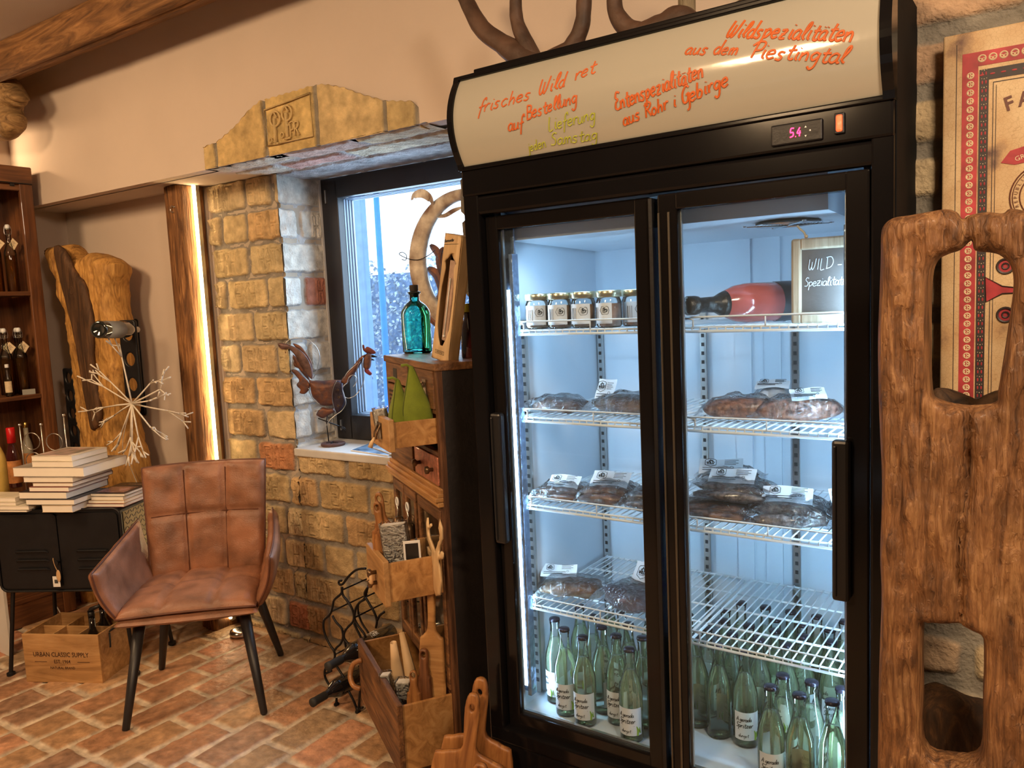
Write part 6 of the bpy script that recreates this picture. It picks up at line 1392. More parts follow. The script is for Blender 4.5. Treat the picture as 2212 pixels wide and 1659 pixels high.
# wooden stag
def dpx(pts, d): return [((q := dl(a, b, d)).x, q.z) for a, b in pts]
YS = -.030
st = dpx([(941, 1288), (952, 1286), (954, 1255), (951, 1228), (948, 1210), (957, 1208), (959, 1195), (954, 1190), (949, 1198), (951, 1178), (956, 1165), (955, 1140), (950, 1120), (949, 1140), (951, 1160), (946, 1178), (941, 1190), (936, 1178), (929, 1160), (928, 1142), (934, 1136), (931, 1130), (927, 1136), (926, 1118), (922, 1118), (923, 1142), (924, 1165), (932, 1185), (934, 1196), (926, 1180), (921, 1180), (925, 1196), (934, 1208), (936, 1225), (937, 1255)], YS)
t = thing('wooden_stag', 'pale wooden stag head cut-out with antlers leaning against the drawer chest', 'ornament', MD @ Matrix.Translation((st[0][0], YS, .3)))
obj('stag_cutout', put(carved([(a-st[0][0], b-.3) for a, b in st], .004, R_=.002, res=.03, amp=0, smooth=False), MXZl), M_boardl, t, local=True)
# bottom drawer: baking paper rolls, napkin packs, boards
def roll(top, bot, d0, d1, r0, r1, label, k):
    a, b = dl(*top, d0), dl(*bot, d1); A, B_ = MD @ a, MD @ b; M = frame(B_, (A-B_).orthogonal(), A-B_); L = (A-B_).length
    t = thing('paper_roll', label, 'paper roll', M, 'baking paper rolls in the bottom drawer')
    def f(u, v): an = u*2*PI*1.9; r = r1+(r0-r1)*v; r *= .62+.38*u; return (r*math.cos(an), r*math.sin(an), L*v)
    obj('rolled_paper', MB().grid(f, 60, 6), pmat('baking_paper', (.66, .46, .26), .55, var=.06, bump=.1, bscale=20), t, local=True, smooth=True, solid=.0008)
roll((850, 1388), (872, 1545), -.11, -.08, .012, .040, 'large cone-shaped roll of baking paper in the bottom drawer', 1)
roll((868, 1366), (902, 1520), -.03, -.02, .011, .032, 'second roll of baking paper behind the first in the bottom drawer', 2)
def wt(t): q = MB(); put_text(q, '16', .02, Matrix.Translation((.035, -.0035, .09)) @ Matrix.Rotation(PI/2, 4, 'X')); obj('number_print', q, M_ink, t, local=True)
wrapped('napkin_pack', 'shiny wrapped packet at the front left inside the bottom drawer', 'packet', MD @ TR(.375, ysolve(838, .375, .3), .152, 1.0, 0, -.12), (.030, .03, .205), M_nap)
wrapped('napkin_pack', 'wrapped packet with a number beside the shiny one in the bottom drawer', 'packet', MD @ TR(.430, ysolve(862, .430, .3), .152, 1.0, 0, -.05), (.044, .035, .200), M_nap, extra=wt)
G = 'cutting boards in the bottom drawer'
board('cutting_board', 'short board with a rounded handle at the right front of the bottom drawer', MD @ TR(.50, ysolve(893, .50, .35), .152, 1.0, 0, .02), .048, .205, .024, .060, .016, group=G)
board('cutting_board', 'dark board with a drilled handle behind the short one in the bottom drawer', MD @ TR(.505, ysolve(911, .505, .35), .152, 1.0, 0, .04), .048, .255, .028, .075, .018, M_shelf, G)
board('cutting_board', 'tall light board with a very long handle standing in the bottom drawer', MD @ TR(.500, ysolve(926, .500, .40), .152, .95, 0, .05), .078, .375, .024, .170, .020, M_drawer, group=G, hole=False)
board('cutting_board', 'board hidden behind the paper rolls at the back of the bottom drawer', MD @ TR(.42, .03, .152, .2, 0, -.02), .14, .26, .03, .05, .016, M_cab, G)
# boards leaning at the fridge corner
G = 'cutting boards on the floor at the fridge corner'
LBX = lambda px, Y: aty(px, 1600, Y).x
board('cutting_board', 'large rear cutting board with a rounded handle on the floor against the fridge corner', TR(LBX(1000, 1.53)-.01, 1.545, 0.002, .30, -.03, .10), .20, .365, .042, .16, .020, group=G)
board('cutting_board', 'large front cutting board with a juice groove on the floor at the fridge corner', TR(LBX(978, 1.49)-.01, 1.500, 0.002, .30, -.03, .12), .20, .345, .038, .16, .018, group=G, groove=True)
board('cutting_board', 'board with a drilled handle low in front of the large ones at the fridge corner', TR(LBX(985, 1.43)+.02, 1.435, 0.002, .35, -.03, .10), .14, .30, .036, .075, .018, group=G)
board('cutting_board', 'smallest board whose round handle just shows at the bottom edge of the photo', TR(LBX(945, 1.37)-.0, 1.37, 0.002, .35, -.02, .05), .10, .235, .040, .060, .016, group=G)

# ------------------------------------------------------------ wrought-iron wine rack with two bottles
YF_, YB2 = 1.985, 2.17
t = thing('wine_rack', 'black wrought-iron wine rack with curled frame beside the drawer chest', 'wine rack', (-2.14, 2.05, 0))
Lp = [[(790, 1228), (770, 1231), (752, 1246), (740, 1262), (733, 1262), (732, 1256), (738, 1254)],
      [(738, 1268), (737, 1282), (722, 1296), (718, 1312), (712, 1328), (700, 1340), (699, 1358), (704, 1376), (712, 1392), (722, 1408), (722, 1424), (710, 1436), (702, 1446), (702, 1462), (710, 1478), (718, 1490)],
      [(739, 1268), (740, 1284), (750, 1298), (758, 1310), (764, 1326), (763, 1342), (752, 1354), (744, 1366), (744, 1380), (756, 1396), (757, 1406)],
      [(718, 1330), (726, 1344), (738, 1358), (741, 1376), (736, 1390), (728, 1398), (722, 1406)],
      [(722, 1424), (728, 1440), (738, 1456), (744, 1466), (752, 1490), (762, 1510), (770, 1530), (773, 1546)],
      [(795, 1268), (788, 1280), (788, 1294), (776, 1302), (768, 1316), (766, 1336), (774, 1352), (786, 1368), (790, 1378)],
      [(789, 1290), (800, 1308), (808, 1322), (814, 1340), (812, 1356)], [(814, 1342), (820, 1330), (830, 1322)],
      [(764, 1345), (772, 1362), (782, 1382), (790, 1400)], [(727, 1490), (727, 1516)], [(784, 1528), (776, 1532), (774, 1547)], [(702, 1456), (716, 1449)],
      [(744, 1380), (748, 1400), (756, 1410)], [(790, 1400), (784, 1440), (778, 1490), (774, 1540)]]
zmin_f = min(aty(a, b, YF_).z for L in Lp for a, b in L)
f_ = MB(); bk = MB(); scr = MB()
for L in Lp:
    P = smoothpts([aty(a, b, YF_) for a, b in L], 4); P = [Vector((p.x, p.y, max(.004, p.z))) for p in P]; f_.tube(P, .0046, 7); (bk.tube([p+Vector((0, YB2-YF_, 0)) for p in P], .0042, 6) if L in Lp[:2] or L in Lp[9:11] else None)
for a, b in ((727, 1518), (774, 1549)):
    p = aty(a, b, YF_); f_.lathe([(.011, 0), (.011, .006), (.005, .012), (.005, max(.02, p.z+.01))], 12, TR(p.x, YF_, 0)); bk.lathe([(.011, 0), (.011, .006), (.005, .012), (.005, max(.02, p.z+.01))], 12, TR(p.x, YB2, 0))
for a, b in ((718, 1320), (722, 1415), (764, 1335), (789, 1290), (738, 1275), (712, 1484)): p = aty(a, b, YF_); scr.cyl(p, p+Vector((0, YB2-YF_, 0)), .0032, 6)
obj('front_frame', f_, M_iron, t, smooth=True); obj('back_frame', bk, M_iron, t, smooth=True); obj('cross_rod', scr, M_iron, t, smooth=True)
def lying(ctr_px, Yc, nose, tail, label, text=None):
    c = aty(*ctr_px, Yc); M = frame((c.x, Yc+tail, c.z), (1, 0, 0), (0.05, -1, .0)); L = nose+tail
    t = thing('wine_bottle', label, 'bottle', M, 'wine bottles in the iron rack')
    r = .036; obj('bottle_glass', MB().lathe([(r-.006, 0), (r, .005), (r, L*.60), (r*.9, L*.66), (r*.5, L*.74), (.0135, L*.79), (.0135, L-.002), (0, L)], 24), pmat('black_bottle_glass', (.010, .010, .012), .13, coat=1, bump=0, var=.1), t, local=True, smooth=True)
    obj('neck_foil', MB().lathe([(.0142, L*.80), (.0152, L*.805), (.0152, L-.012), (.0162, L-.010), (.0162, L+.002), (0, L+.003)], 18), M_ink, t, local=True, smooth=True)
    if text:
        q = MB(); rr = r+.0006
        for j, s in enumerate(text):
            vs, fs = print_text(s, .021, 'CENTER', .01); a0 = 1.98-j*.40
            q.add([Vector((rr*math.cos(a0+(y)/rr), -rr*math.sin(a0+(y)/rr)*-1, .105-x)) for x, y in vs], fs)
        obj('white_lettering', q, M_white, t, local=True)
lying((778, 1402), YF_, .16, .17, 'black wine bottle with white lettering in the upper place of the iron rack', ['WOEK', 'DCIL', 'NER'])
lying((740, 1480), YF_, .15, .17, 'plain black wine bottle in the lower place of the iron rack')

# ------------------------------------------------------------ window sill: rooster, magazines
b0 = atz(720, 962, ZSILL); YRo = b0.y; RA = math.radians(38); RX = Vector((math.cos(RA), math.sin(RA), 0)); RN = Vector((-math.sin(RA), math.cos(RA), 0)); RB_ = Matrix(((RX.x, RN.x, 0, b0.x), (RX.y, RN.y, 0, b0.y), (0, 0, 1, ZSILL), (0, 0, 0, 1))); RBi = RB_.inverted()
def atr(a, b, d=0): return atp(a, b, RN, RN.dot(b0)+d)
t = thing('metal_rooster', 'rusty sheet-metal rooster sculpture standing on the window sill', 'sculpture', (b0.x, YRo, ZSILL))
obj('round_base', MB().lathe([(.052, 0), (.054, .003), (.054, .010), (.052, .012), (0, .012)], 32, TR(b0.x, YRo, ZSILL+.0005)), pmat('brown_rust_base', (.11, .055, .05), .6, metal=.2), t, smooth=False)
sc_ = 260/1487.
def rp(pts): return [(600+a*sc_, 700+b*sc_) for a, b in pts]
def sheet(pts, T, dy, m, name, amp=.002, R_=.01, res=.008):
    L = [((q := RBi @ atr(a, b, dy)).x, q.z) for a, b in rp(pts)]
    return obj(name, put(carved(L, T, R_=R_, res=res, amp=amp, seed=int(dy*1000), smooth=True, p=2), RB_ @ Matrix.Translation((0, dy, 0)) @ MXZl), m, t)
sheet([(385, 690), (430, 700), (480, 695), (560, 700), (650, 690), (750, 690), (800, 700), (805, 790), (800, 860), (760, 940), (700, 1000), (600, 1010), (530, 1000), (480, 950), (430, 900), (410, 830), (400, 760)], .030, 0, M_rust, 'body', .004, .03)
sheet([(705, 720), (745, 700), (790, 730), (800, 820), (820, 900), (830, 960), (800, 1040), (740, 1100), (700, 1050), (680, 980), (670, 860), (680, 780)], .005, -.032, pmat('dark_steel_wing', (.05, .04, .06), .4, metal=.7, var=.4, scale=30, bump=.1), 'wing')
wg = MB()
for a, b in ((743, 815), (755, 905), (745, 1012)): wg.torus((0, 0, 0), .0040, .0013, Matrix.Translation(atr(*rp([(a, b)])[0], -.038)) @ Matrix.Rotation(RA, 4, 'Z'), axis='Y', n=12, m=5)
obj('wing_stud', wg, M_bronze, t, smooth=True)
sheet([(0, 240), (90, 240), (180, 270), (260, 310), (340, 380), (400, 480), (430, 600), (425, 680), (370, 640), (310, 560), (260, 470), (200, 370), (130, 310), (40, 310)], .004, -.006, pmat('grey_brown_feather', (.14, .08, .07), .45, metal=.5, var=.5, scale=30, bump=.1), 'tail_feather')
sheet([(190, 238), (280, 270), (340, 340), (410, 450), (432, 560), (428, 640), (400, 560), (350, 450), (270, 340), (220, 290)], .003, .006, M_rust, 'tail_feather')
sheet([(65, 345), (150, 350), (230, 410), (300, 500), (370, 620), (395, 700), (330, 640), (250, 540), (180, 420), (120, 370)], .003, .010, M_rust, 'tail_feather')
sheet([(125, 450), (240, 455), (290, 520), (350, 620), (400, 700), (340, 650), (270, 560), (200, 520)], .003, .014, M_rust, 'tail_feather')
sheet([(165, 565), (240, 570), (310, 640), (370, 700), (400, 760), (380, 820), (330, 865), (270, 850), (280, 810), (240, 770), (235, 740), (265, 700), (240, 660), (190, 600)], .004, .0, M_rust, 'tail_feather')
sheet([(800, 730), (790, 680), (900, 560), (960, 480), (1030, 400), (1100, 370), (1060, 420), (1010, 520), (930, 640), (850, 740)], .006, -.01, M_rust, 'neck')
sheet([(1100, 360), (1060, 430), (1055, 520), (1080, 560), (1120, 560), (1150, 520), (1160, 430), (1155, 370)], .010, -.01, M_rust, 'head')
sheet([(1045, 258), (1068, 260), (1080, 300), (1100, 280), (1140, 290), (1205, 335), (1205, 365), (1150, 372), (1100, 360), (1060, 330), (1048, 300)], .003, -.01, pmat('red_brown_comb', (.16, .04, .035), .45, metal=.4, var=.4, scale=30), 'comb')
sheet([(1075, 540), (1110, 540), (1140, 580), (1165, 610), (1140, 635), (1095, 610), (1070, 580)], .003, -.014, pmat('red_wattle', (.22, .04, .05), .5, metal=.3, var=.4, scale=40), 'wattle')
sheet([(1155, 375), (1230, 405), (1160, 412)], .003, -.01, M_iron, 'beak', 0); sheet([(1158, 425), (1200, 447), (1160, 448)], .002, -.01, M_iron, 'beak', 0)
sheet([(475, 1110), (540, 1030), (620, 1040), (690, 1040), (710, 1080), (640, 1120), (560, 1165), (500, 1140)], .012, 0, M_rust, 'thigh', .003)
wi = MB()
def wline(pts, r, dy=0): wi.tube(smoothpts([atr(a, b, dy) for a, b in rp(pts)], 4), r, 6)
wline([(440, 670), (480, 580), (505, 480), (515, 380), (480, 290), (400, 210), (290, 175), (180, 180), (110, 220), (75, 270)], .0016)
wline([(720, 1105), (690, 1010), (672, 900), (690, 780), (730, 700)], .0016, -.036); wline([(850, 730), (800, 790), (820, 880), (840, 980), (790, 1070), (720, 1120), (640, 1190), (575, 1300)], .0018, -.036)
wline([(820, 680), (850, 610), (920, 540), (990, 480)], .0015, -.015); wline([(970, 600), (985, 530), (1020, 460)], .0015, -.02); wline([(1050, 410), (1045, 480), (1060, 580), (1065, 680), (1030, 790), (960, 880), (880, 915), (820, 900)], .002, -.02)
wline([(850, 740), (880, 660), (930, 630), (970, 660), (970, 720), (930, 780)], .0018, -.02); wline([(1160, 620), (1175, 680)], .0011, -.012); wline([(380, 790), (400, 860), (440, 930), (520, 990)], .0016, -.02)
wline([(460, 1080), (540, 1045)], .0016, -.01)
obj('bent_wire', wi, M_steel, t, smooth=True)
lg = MB(); 
def lline(pts, r, dy=0): lg.tube([atr(a, b, dy) for a, b in rp(pts)], r, 7)
lline([(615, 1120), (600, 1200), (630, 1452)], .0024); lline([(500, 1165), (620, 1210), (760, 1262)], .0026, -.01); lline([(760, 1262), (820, 1295), (838, 1340)], .0016, -.01); lline([(755, 1262), (800, 1300), (800, 1340)], .0016, -.01); lline([(765, 1258), (825, 1280), (845, 1310)], .0016, -.006)
for a in (0.1, 2.4, 3.9, 5.2): lg.tube([Vector((b0.x, YRo, ZSILL+.0145)), Vector((b0.x+.03*math.cos(a), YRo+.03*math.sin(a), ZSILL+.0135))], .002, 5)
obj('leg_wire', lg, M_iron, t, smooth=True)
def mag(pts, z, label, cols):
    P = [atz(a, b, z) for a, b in pts]; t = thing('magazine', label, 'magazine', (P[0].x, P[0].y, z), 'magazines on the window sill'); q = [((p.x-P[0].x), (p.y-P[0].y)) for p in P]
    obj('pages', MB().prism(q, .004), M_paper, t, local=True); cx = sum(a for a, b in q)/4; cy = sum(b for a, b in q)/4
    obj('cover_picture', MB().prism([(cx+(a-cx)*.96, cy+(b-cy)*.96) for a, b in q], .0006, z0=.004), pmat('magazine_cover', cols[0], .25, var=.6, scale=14, col2=cols[1], bump=0), t, local=True)
mag([(733+25, 974), (800, 958), (880, 972), (838, 986)], ZSILL+.0005, 'lower blue-toned magazine lying on the window sill', ((.04, .10, .22), (.35, .55, .8)))
mag([(806, 968), (828, 958), (890, 972), (850, 984)], ZSILL+.006, 'upper pale magazine lying on the other at the right end of the sill', ((.4, .55, .7), (.6, .7, .8)))

# ------------------------------------------------------------ right: stone pier, tin sign, root slab
YP = 1.84; XPp = aty(1966, 300, YP).x
pb = lay(1.3, ZC, .1125, .27, .020, 55, red=.0, v0=-.03, texts=None, pal=[(.50, .40, .24), (.55, .43, .26), (.47, .37, .24), (.52, .38, .25), (.50, .34, .22), (.56, .45, .28)], jv=.027)
relief('wall_right_pier', (XPp, YP, 0), (1, 0, 0), (0, 0, 1), (0, -1, 0), 1.3, ZC, .006, pb, seed=44, mortar=(.24, .22, .18), depth=.012, edge=.014, rough=.006, wob=.012)
struct('wall_right_pier_core', MB().mm((XPp+.004, YP+.014, 0), (2.0, YB, ZC)), M_core)
YPl = 1.80; a = aty(2038, 80, YPl); zb = aty(2042, 905, YPl).z
MP = TR(a.x, YPl, zb); PW, PH = .56, a.z-zb
t = thing('tin_sign', 'large weathered vintage metal sign with scrollwork border hung on the stone pier', 'sign', MP)
def tinmat():
    m, nt, b = new_mat('aged_printed_tin'); N = nt.nodes; L = nt.links; tc = N.new('ShaderNodeTexCoord')
    n1 = N.new('ShaderNodeTexNoise'); n1.inputs['Scale'].default_value = 9; n1.inputs['Detail'].default_value = 8; L.new(tc.outputs['Object'], n1.inputs['Vector'])
    r = N.new('ShaderNodeValToRGB'); e = r.color_ramp.elements; e[0].position = .30; e[0].color = (.12, .06, .05, 1); e[1].position = .40; e[1].color = (.52, .34, .17, 1); x = e.new(.6); x.color = (.66, .50, .29, 1)
    L.new(n1.outputs['Fac'], r.inputs[0]); v = N.new('ShaderNodeTexVoronoi'); v.feature = 'DISTANCE_TO_EDGE'; v.inputs['Scale'].default_value = 150; L.new(tc.outputs['Object'], v.inputs['Vector'])
    r2 = N.new('ShaderNodeValToRGB'); r2.color_ramp.elements[0].color = (.78, .73, .68, 1); r2.color_ramp.elements[1].position = .05; L.new(v.outputs['Distance'], r2.inputs[0])
    mx = N.new('ShaderNodeMix'); mx.data_type = 'RGBA'; mx.blend_type = 'MULTIPLY'; mx.inputs['Factor'].default_value = 1; L.new(r.outputs[0], mx.inputs['A']); L.new(r2.outputs[0], mx.inputs['B']); L.new(mx.outputs['Result'], b.inputs['Base Color']); b.inputs['Roughness'].default_value = .5; return m
M_tin = tinmat(); sgn = obj('tin_panel', MB().rbox((0, 0, 0), (PW, .012, PH), .003), M_tin, t, local=True)
M_pr = pmat('sign_crimson', (.38, .035, .045), .5, var=.35, scale=30, bump=0); M_pk = pmat('sign_black_print', (.035, .025, .025), .5, var=.3, scale=30, bump=0); M_pc = pmat('sign_cream_print', (.72, .60, .40), .5, var=.12, scale=40, bump=0)
s0 = PW/ .56; X = lambda px: aty(px, 300, YPl).x-a.x
x_r0, x_r1, x_b0, x_b1, x_i = X(2077), X(2111), X(2114), X(2134), X(2143)
zt = PH-.040
rd = MB().mm((x_r0, -.0008, .01), (x_r1, .0, zt)).mm((x_r1+.0001, -.0008, zt-(x_r1-x_r0)), (PW-.03, 0, zt)); obj('red_border_band', rd, M_pr, sgn, local=True)
bl = MB().mm((x_b0, -.0009, .01), (x_b1, 0, zt-.034)).mm((x_b1+.0001, -.0009, zt-.054), (PW-.05, 0, zt-.034)); bl.mm((X(2064), -.0006, .01), (X(2065.5), 0, PH-.02)).mm((x_i, -.0006, .01), (x_i+.0012, 0, zt-.06)).mm((x_i+.005, -.0006, .01), (x_i+.006, 0, zt-.066)).mm((x_i, -.0006, zt-.061), (PW-.06, 0, zt-.0595)); obj('black_border_band', bl, M_pk, sgn, local=True)
cm_ = MB(); lfm = MB(); wd = MB(); cw = (x_r1-x_r0); n = int(zt/.0158); xc = (x_r0+x_r1)/2
for i in range(n):
    z = .018+i*.0158
    if z > zt-cw: break
    cm_.torus((xc+.0005, -.001, z), .0052, .0013, axis='Y', n=14, m=4); cm_.torus((xc+.0025, -.0012, z+.0024), .0022, .0009, axis='Y', n=9, m=4); cm_.torus((xc+.0025, -.0012, z-.0024), .0022, .0009, axis='Y', n=9, m=4); cm_.sphere((xc-.003, -.001, z), (.0014, .0006, .0022), nu=6, nv=4)
    xb = (x_b0+x_b1)/2; lfm.sphere((xb-.003, -.0012, z), (.0014, .0005, .0036), TR(0, 0, 0), nu=6, nv=4).sphere((xb+.003, -.0012, z), (.0014, .0005, .0036), nu=6, nv=4); wd.sphere((xb, -.0012, z+.006), .0011, nu=5, nv=3).sphere((xb+.004, -.0012, z+.007), .0008, nu=5, nv=3).sphere((xb-.004, -.0012, z+.007), .0008, nu=5, nv=3)
for i in range(30):
    x = x_r1+.006+i*.0175
    if x > PW-.04: break
    zc_ = zt-cw/2; cm_.torus((x, -.001, zc_), .0060, .0014, axis='Y', n=14, m=4); cm_.torus((x-.0028, -.0012, zc_-.002), .0024, .0009, axis='Y', n=9, m=4); cm_.torus((x+.0028, -.0012, zc_-.002), .0024, .0009, axis='Y', n=9, m=4); lfm.sphere((x, -.0012, zt-.044), (.0045, .0005, .0016), nu=6, nv=4)
obj('scroll_ornament', cm_, M_pc, sgn, local=True); obj('red_leaf_ornament', lfm, M_pr, sgn, local=True); obj('white_dot_ornament', wd, M_pc, sgn, local=True)
P90 = Matrix.Rotation(PI/2, 4, 'X')
def sp(px, py): q = aty(px, py, YPl); return Vector((q.x-a.x, -.0015, q.z-zb))
tx = MB(); M_sbp = pmat('sign_brown_print', (.14, .05, .035), .5, bump=0)
for i, ch in enumerate('FABRIQUE'):
    ang = .42-i*.13; c_ = sp(2180+i*34, 225-26*math.sin(i*.45)); put_text(tx, ch, .036, Matrix.Translation(c_) @ P90 @ Matrix.Rotation(ang-.15, 4, 'Z'), bold=.02, sx=.9)
obj('arched_lettering', tx, M_sbp, sgn, local=True); tx = MB(); ce = sp(2265, 420); rr = (sp(2265, 420)-sp(2181, 430)).length
tx.torus(ce, rr, .0012, axis='Y', n=40, m=4).torus(ce, rr*.93, .0007, axis='Y', n=40, m=4).torus(ce, rr*.74, .0010, axis='Y', n=40, m=4)
for i, ch in enumerate('REPUBLIQUE FRANCAISE'):
    an = PI+.32-i*.16; put_text(tx, ch, .0085, Matrix.Translation(ce+Vector((rr*.84*math.cos(an), 0, rr*.84*math.sin(an)))) @ P90 @ Matrix.Rotation(an-PI/2, 4, 'Z'))
obj('seal_lettering', tx, M_sbp, sgn, local=True)
bn = MB(); q = [sp(*p) for p in ((2162, 352), (2182, 326), (2260, 300), (2300, 300), (2300, 330), (2192, 356))]; bn.prism([(v.x, v.z) for v in q], .0006, Matrix(((1, 0, 0, 0), (0, 0, 1, -.0012), (0, 1, 0, 0), (0, 0, 0, 1))))
obj('red_banner', bn, M_pr, sgn, local=True); gb = MB(); put_text(gb, 'GRAND PRIX', .0125, Matrix.Translation(sp(2192, 345)+Vector((0, -.0006, 0))) @ P90 @ Matrix.Rotation(.28, 4, 'Z'), 'LEFT'); obj('banner_lettering', gb, M_pc, sgn, local=True)
scr = MB(); scf = MB()
for cy in (575, 680):
    c_ = sp(2172, cy); scr.torus(c_, .0135, .0024, axis='Y', n=20, m=5); scr.torus(c_, .0055, .0016, axis='Y', n=12, m=5); scf.lathe([(.0115, 0), (.0115, .0004)], 20, Matrix.Translation(c_+Vector((0, .0012, 0))) @ P90)
q = [sp(*p) for p in ((2128, 598), (2165, 618), (2200, 622), (2200, 632), (2165, 634), (2130, 652))]; scf.prism([(v.x, v.z) for v in q], .0006, Matrix(((1, 0, 0, 0), (0, 0, 1, -.0012), (0, 1, 0, 0), (0, 0, 0, 1))))
scr.tube([v+Vector((0, -.0008, 0)) for v in q], .0011, 4, closed=True)
obj('scroll_figure', scr, M_pk, sgn, local=True); obj('scroll_filling', scf, M_pr, sgn, local=True)
YSl = 1.40
def sx(pts): return [((q := aty(a_, b_, YSl)).x, q.z) for a_, b_ in pts]
top = sx([(2288, 1659), (2282, 1300), (2286, 1000), (2280, 700), (2275, 500), (2250, 466), (2212, 452), (2180, 448), (2164, 458), (2130, 455), (2092, 462), (2076, 470), (2064, 456), (2040, 449), (2000, 455), (1960, 462), (1925, 468), (1905, 482), (1897, 505), (1896, 560), (1893, 650), (1890, 760), (1893, 900), (1899, 1050), (1895, 1200), (1898, 1300), (1893, 1450), (1890, 1659)])
ol = [(top[0][0]+.01, .012), (top[0][0]+.005, .3)]+top+[(top[-1][0]-.002, .2), (top[-1][0]-.004, .012)]
h1 = sx([(2011, 601), (2023, 562), (2045, 548), (2071, 539), (2092, 520), (2098, 522), (2104, 540), (2140, 545), (2161, 552), (2182, 575), (2188, 616), (2179, 691), (2163, 797), (2154, 850), (2148, 874), (2090, 880), (2028, 868), (2011, 842), (2008, 721)])
h2 = sx([(1992, 1366), (2004, 1355), (2040, 1357), (2071, 1355), (2076, 1360), (2100, 1373), (2120, 1387), (2123, 1440), (2121, 1500), (2114, 1636), (2050, 1650), (1995, 1623), (1992, 1500)])
crk = [(lambda y, A=aty(2092, 900, YSl).x, B=aty(2072, 1300, YSl).x, z0=aty(2092, 900, YSl).z, z1=aty(2072, 1300, YSl).z: A+(B-A)*(z0-y)/(z0-z1)+.004*math.sin(y*22), .0055, .026, aty(2072, 1350, YSl).z, aty(2092, 880, YSl).z)]
for px_, y0, y1, w_, dp in ((1940, 1280, 620, .004, .006), (2160, 1300, 900, .004, .007), (2010, 1500, 950, .003, .004), (1965, 1600, 1300, .003, .005), (2200, 1650, 700, .004, .006), (2076, 540, 455, .005, .016), (2128, 550, 455, .004, .012), (2040, 530, 460, .004, .008)):
    crk.append((lambda y, A=aty(px_, (y0+y1)/2, YSl).x, k_=px_: A+.005*math.sin(y*15+k_), w_, dp, aty(px_, y0, YSl).z, aty(px_, y1, YSl).z))
t = thing('root_wood_slab', 'tall upright slab of weathered reddish root wood with two rough openings at the right', 'wooden slab', (ol[0][0]-.15, YSl, 0))
obj('slab_body', put(carved(ol, .032, [h1, h2], R_=.020, res=.0072, amp=.011, seed=7, p=2.2, freq=46, grooves=crk), MXZ(YSl+.03)), M_slab, t)
# darker trunk pieces standing behind the slab
jag = []
r = random.Random(2)
for (name, pts, zlo, label) in (('tree_stump', [(1985, 1490), (2010, 1480), (2030, 1484), (2060, 1496), (2090, 1510), (2135, 1522)], .012, 'dark charred stump standing behind the lower opening of the root slab'),):
    P = [((q := aty(a_, b_, 1.70)).x, q.z) for a_, b_ in pts]; P = P+[(P[-1][0]+.06, P[-1][1]-.03), (P[-1][0]+.08, zlo), (P[0][0]+.0, zlo), (P[0][0]-.005, P[0][1]-.02)]
    t2 = thing(name, label, 'stump', (P[2][0], 1.70, 0)); obj('stump_body', put(carved(P, .06, R_=.05, res=.012, amp=.012, seed=8, p=2, freq=34), MXZ(1.70)), wood('charred_wood', (.02, .012, .008), (.20, .10, .04), (.06, .03, .015), axis='Z', scale=3, rough=.8, bump=1, stretch=5), t2)
P = [((q := aty(a_, b_, 1.56)).x, q.z) for a_, b_ in ((2015, 845), (2040, 838), (2070, 846), (2095, 856), (2112, 862), (2130, 852), (2165, 845), (2170, 900), (2010, 900))]
t3 = thing('branch_stump', 'dark jagged branch end seen at the bottom of the upper opening of the slab', 'stump', (P[0][0], 1.56, 0)); obj('branch_body', put(carved(P, .03, R_=.02, res=.01, amp=.006, seed=18, p=2), MXZ(1.56)), wood('dark_jagged_wood', (.02, .012, .008), (.16, .09, .045), None, axis='Z', scale=3, rough=.8, bump=1, stretch=5), t3)
obj('branch_stem', put(carved([(P[6][0]-.004, P[-1][1]+.02), (P[6][0]+.02, P[-1][1]+.02), (P[6][0]+.03, .01), (P[6][0]+.002, .01)], .02, R_=.02, res=.02, amp=.004, seed=19, p=2, smooth=False), MXZ(1.56)), M_driftd, t3)

# ------------------------------------------------------------ on top of the fridge
FT = SZ1+.020
def horn(paths, name, label, m=M_antler, yl=.16):
    base = fl(paths[0][-1][0], paths[0][-1][1], yl)
    t = thing(name, label, 'antlers', MF @ Matrix.Translation((base.x, yl, FT)))
    mb = MB()
    for P in paths:
        q = [MF @ fl(a_, b_, yl+d_) for a_, b_, r_, d_ in P]; rr = [r_ for _, _, r_, _ in P]; S = smoothpts(q, 6); n = len(S)
        R2 = [rr[0]+(0) for _ in S]; R2 = [float(np.interp(i/(n-1)*(len(rr)-1), range(len(rr)), rr))*1.5*(1+.10*mnoise.noise(S[i]*40)) for i in range(n)]
        mb.tube(S, R2, 12)
    obj('antler', mb, m, t, smooth=True); return t
ty = lambda b: b
horn([[(975, -60, .010, .02), (1004, -5, .013, .01), (1040, 60, .016, 0), (1085, 95, .018, 0), (1130, 125, .021, 0), (1150, 140, .022, 0)]]+[[(1118, -70, .008, 0), (1114, -5, .0105, 0), (1118, 50, .012, 0), (1140, 100, .014, 0), (1158, 138, .016, 0)]]+[[(1270, -70, .009, 0), (1262, 0, .012, 0), (1258, 50, .013, 0), (1240, 95, .015, 0), (1215, 120, .018, 0), (1150, 148, .015, 0)]], 'deer_antlers', 'large dark brown deer antlers lying on top of the fridge at the left')
horn([[(1330, -70, .010, 0), (1327, -5, .012, 0), (1332, 30, .0135, 0), (1352, 58, .015, 0), (1385, 72, .017, 0), (1430, 58, .019, 0), (1465, 42, .021, 0), (1500, 60, .018, 0)]], 'deer_antlers', 'brown curved antler beside the pale wooden stub on top of the fridge')
q0 = fl(1477, 34, .18); t = thing('wooden_stub', 'pale grey round wooden stub standing on the fridge between antler and pipe fittings', 'wood', MF @ Matrix.Translation((q0.x, .20, FT)))
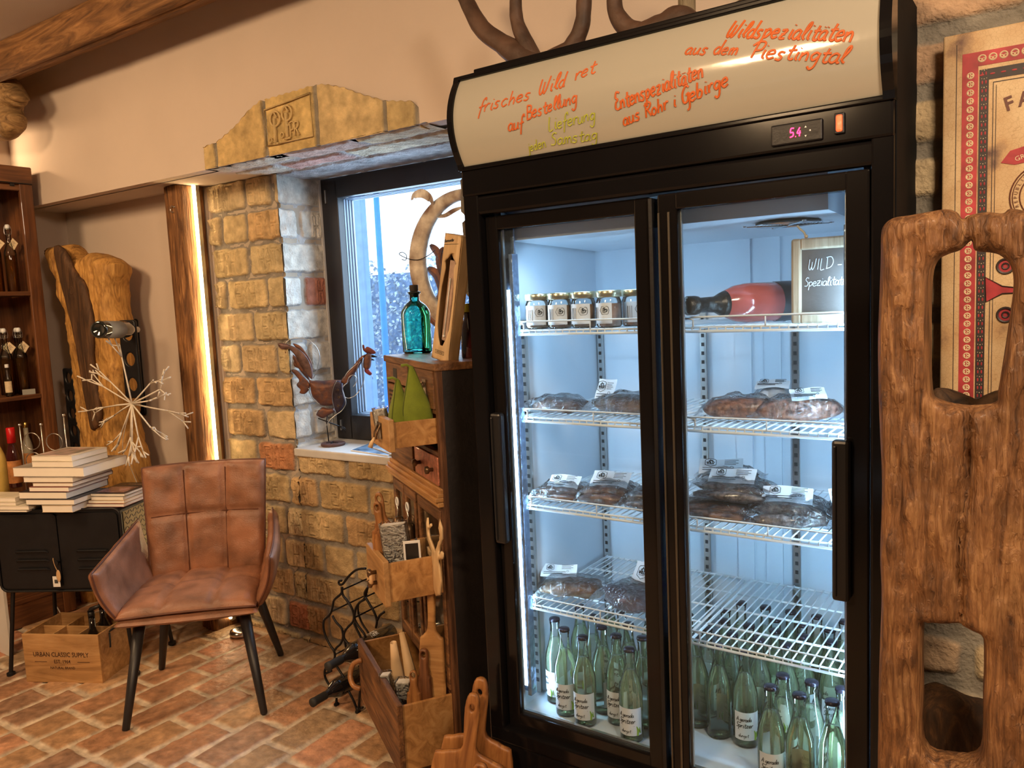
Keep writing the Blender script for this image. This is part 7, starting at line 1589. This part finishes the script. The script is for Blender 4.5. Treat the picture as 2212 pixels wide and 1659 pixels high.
obj('stub_body', MB().lathe([(.018, 0), (.0195, .01), (.0195, .03), (.020, .13), (.018, .20), (0, .20)], 20), wood('pale_weathered_wood', (.20, .16, .10), (.45, .38, .26), None, axis='Z', scale=5, rough=.8, bump=.5), t, local=True, smooth=True)
obj('chain', MB().torus((-.02, -.012, .01), .005, .0012, axis='Y', n=12, m=5).torus((-.0185, -.012, .021), .005, .0012, axis='X', n=12, m=5).torus((-.017, -.012, .032), .005, .0012, axis='Y', n=12, m=5), M_chrome, t, local=True, smooth=True)
q0 = fl(1560, 14, .14)
t = thing('pipe_fitting', 'chrome pipe fittings lying on a white sheet on top of the fridge', 'fitting', MF @ Matrix.Translation((q0.x, .16, FT)))
obj('fitting_body', MB().cyl((-.045, 0, .03), (-.02, 0, .032), .012, 16).cyl((-.02, 0, .033), (.012, 0, .036), .009, 16).cyl((.008, 0, .036), (.045, .0, .045), .016, 18).cyl((.0, -.02, .024), (.0, 0, .024), .009, 14), M_chrome, t, local=True, smooth=False)
obj('white_sheet', MB().mm((-.07, -.03, 0), (.05, .05, .012)), M_paper, t, local=True)
# small things on the floor and wall
t = thing('floor_lamp_disc', 'small chrome floor spotlight at the foot of the wooden post', 'lamp', TR(-3.10, 2.24, 0))
obj('lamp_housing', MB().lathe([(.05, 0), (.052, .01), (.048, .022), (.03, .026), (0, .026)], 28), M_chrome, t, local=True, smooth=True)
g0 = atz(7, 1412, 0); tl = aty(6, 1272, g0.y); t = thing('white_board', 'pale narrow board edge standing at the left border of the photo', 'board', (tl.x, g0.y, 0))
obj('board_edge', MB().mm((tl.x-.10, g0.y, .0), (tl.x, g0.y+.012, tl.z)), M_paper, t)
cb = thing('power_cable', 'pale thin cable hanging in loops under the metal cabinet', 'cable', (-3.6, 1.85, 0))
obj('cable_run', MB().tube(smoothpts([aty(80, 1285, 1.9), aty(84, 1330, 1.9), aty(98, 1350, 1.88), Vector((aty(130, 1335, 1.9).x, 1.9, .02)), aty(122, 1310, 1.92), aty(104, 1296, 1.94), aty(95, 1286, 1.94)], 6), .003, 6), pmat('cable_grey', (.45, .42, .38), .5), cb, smooth=True)
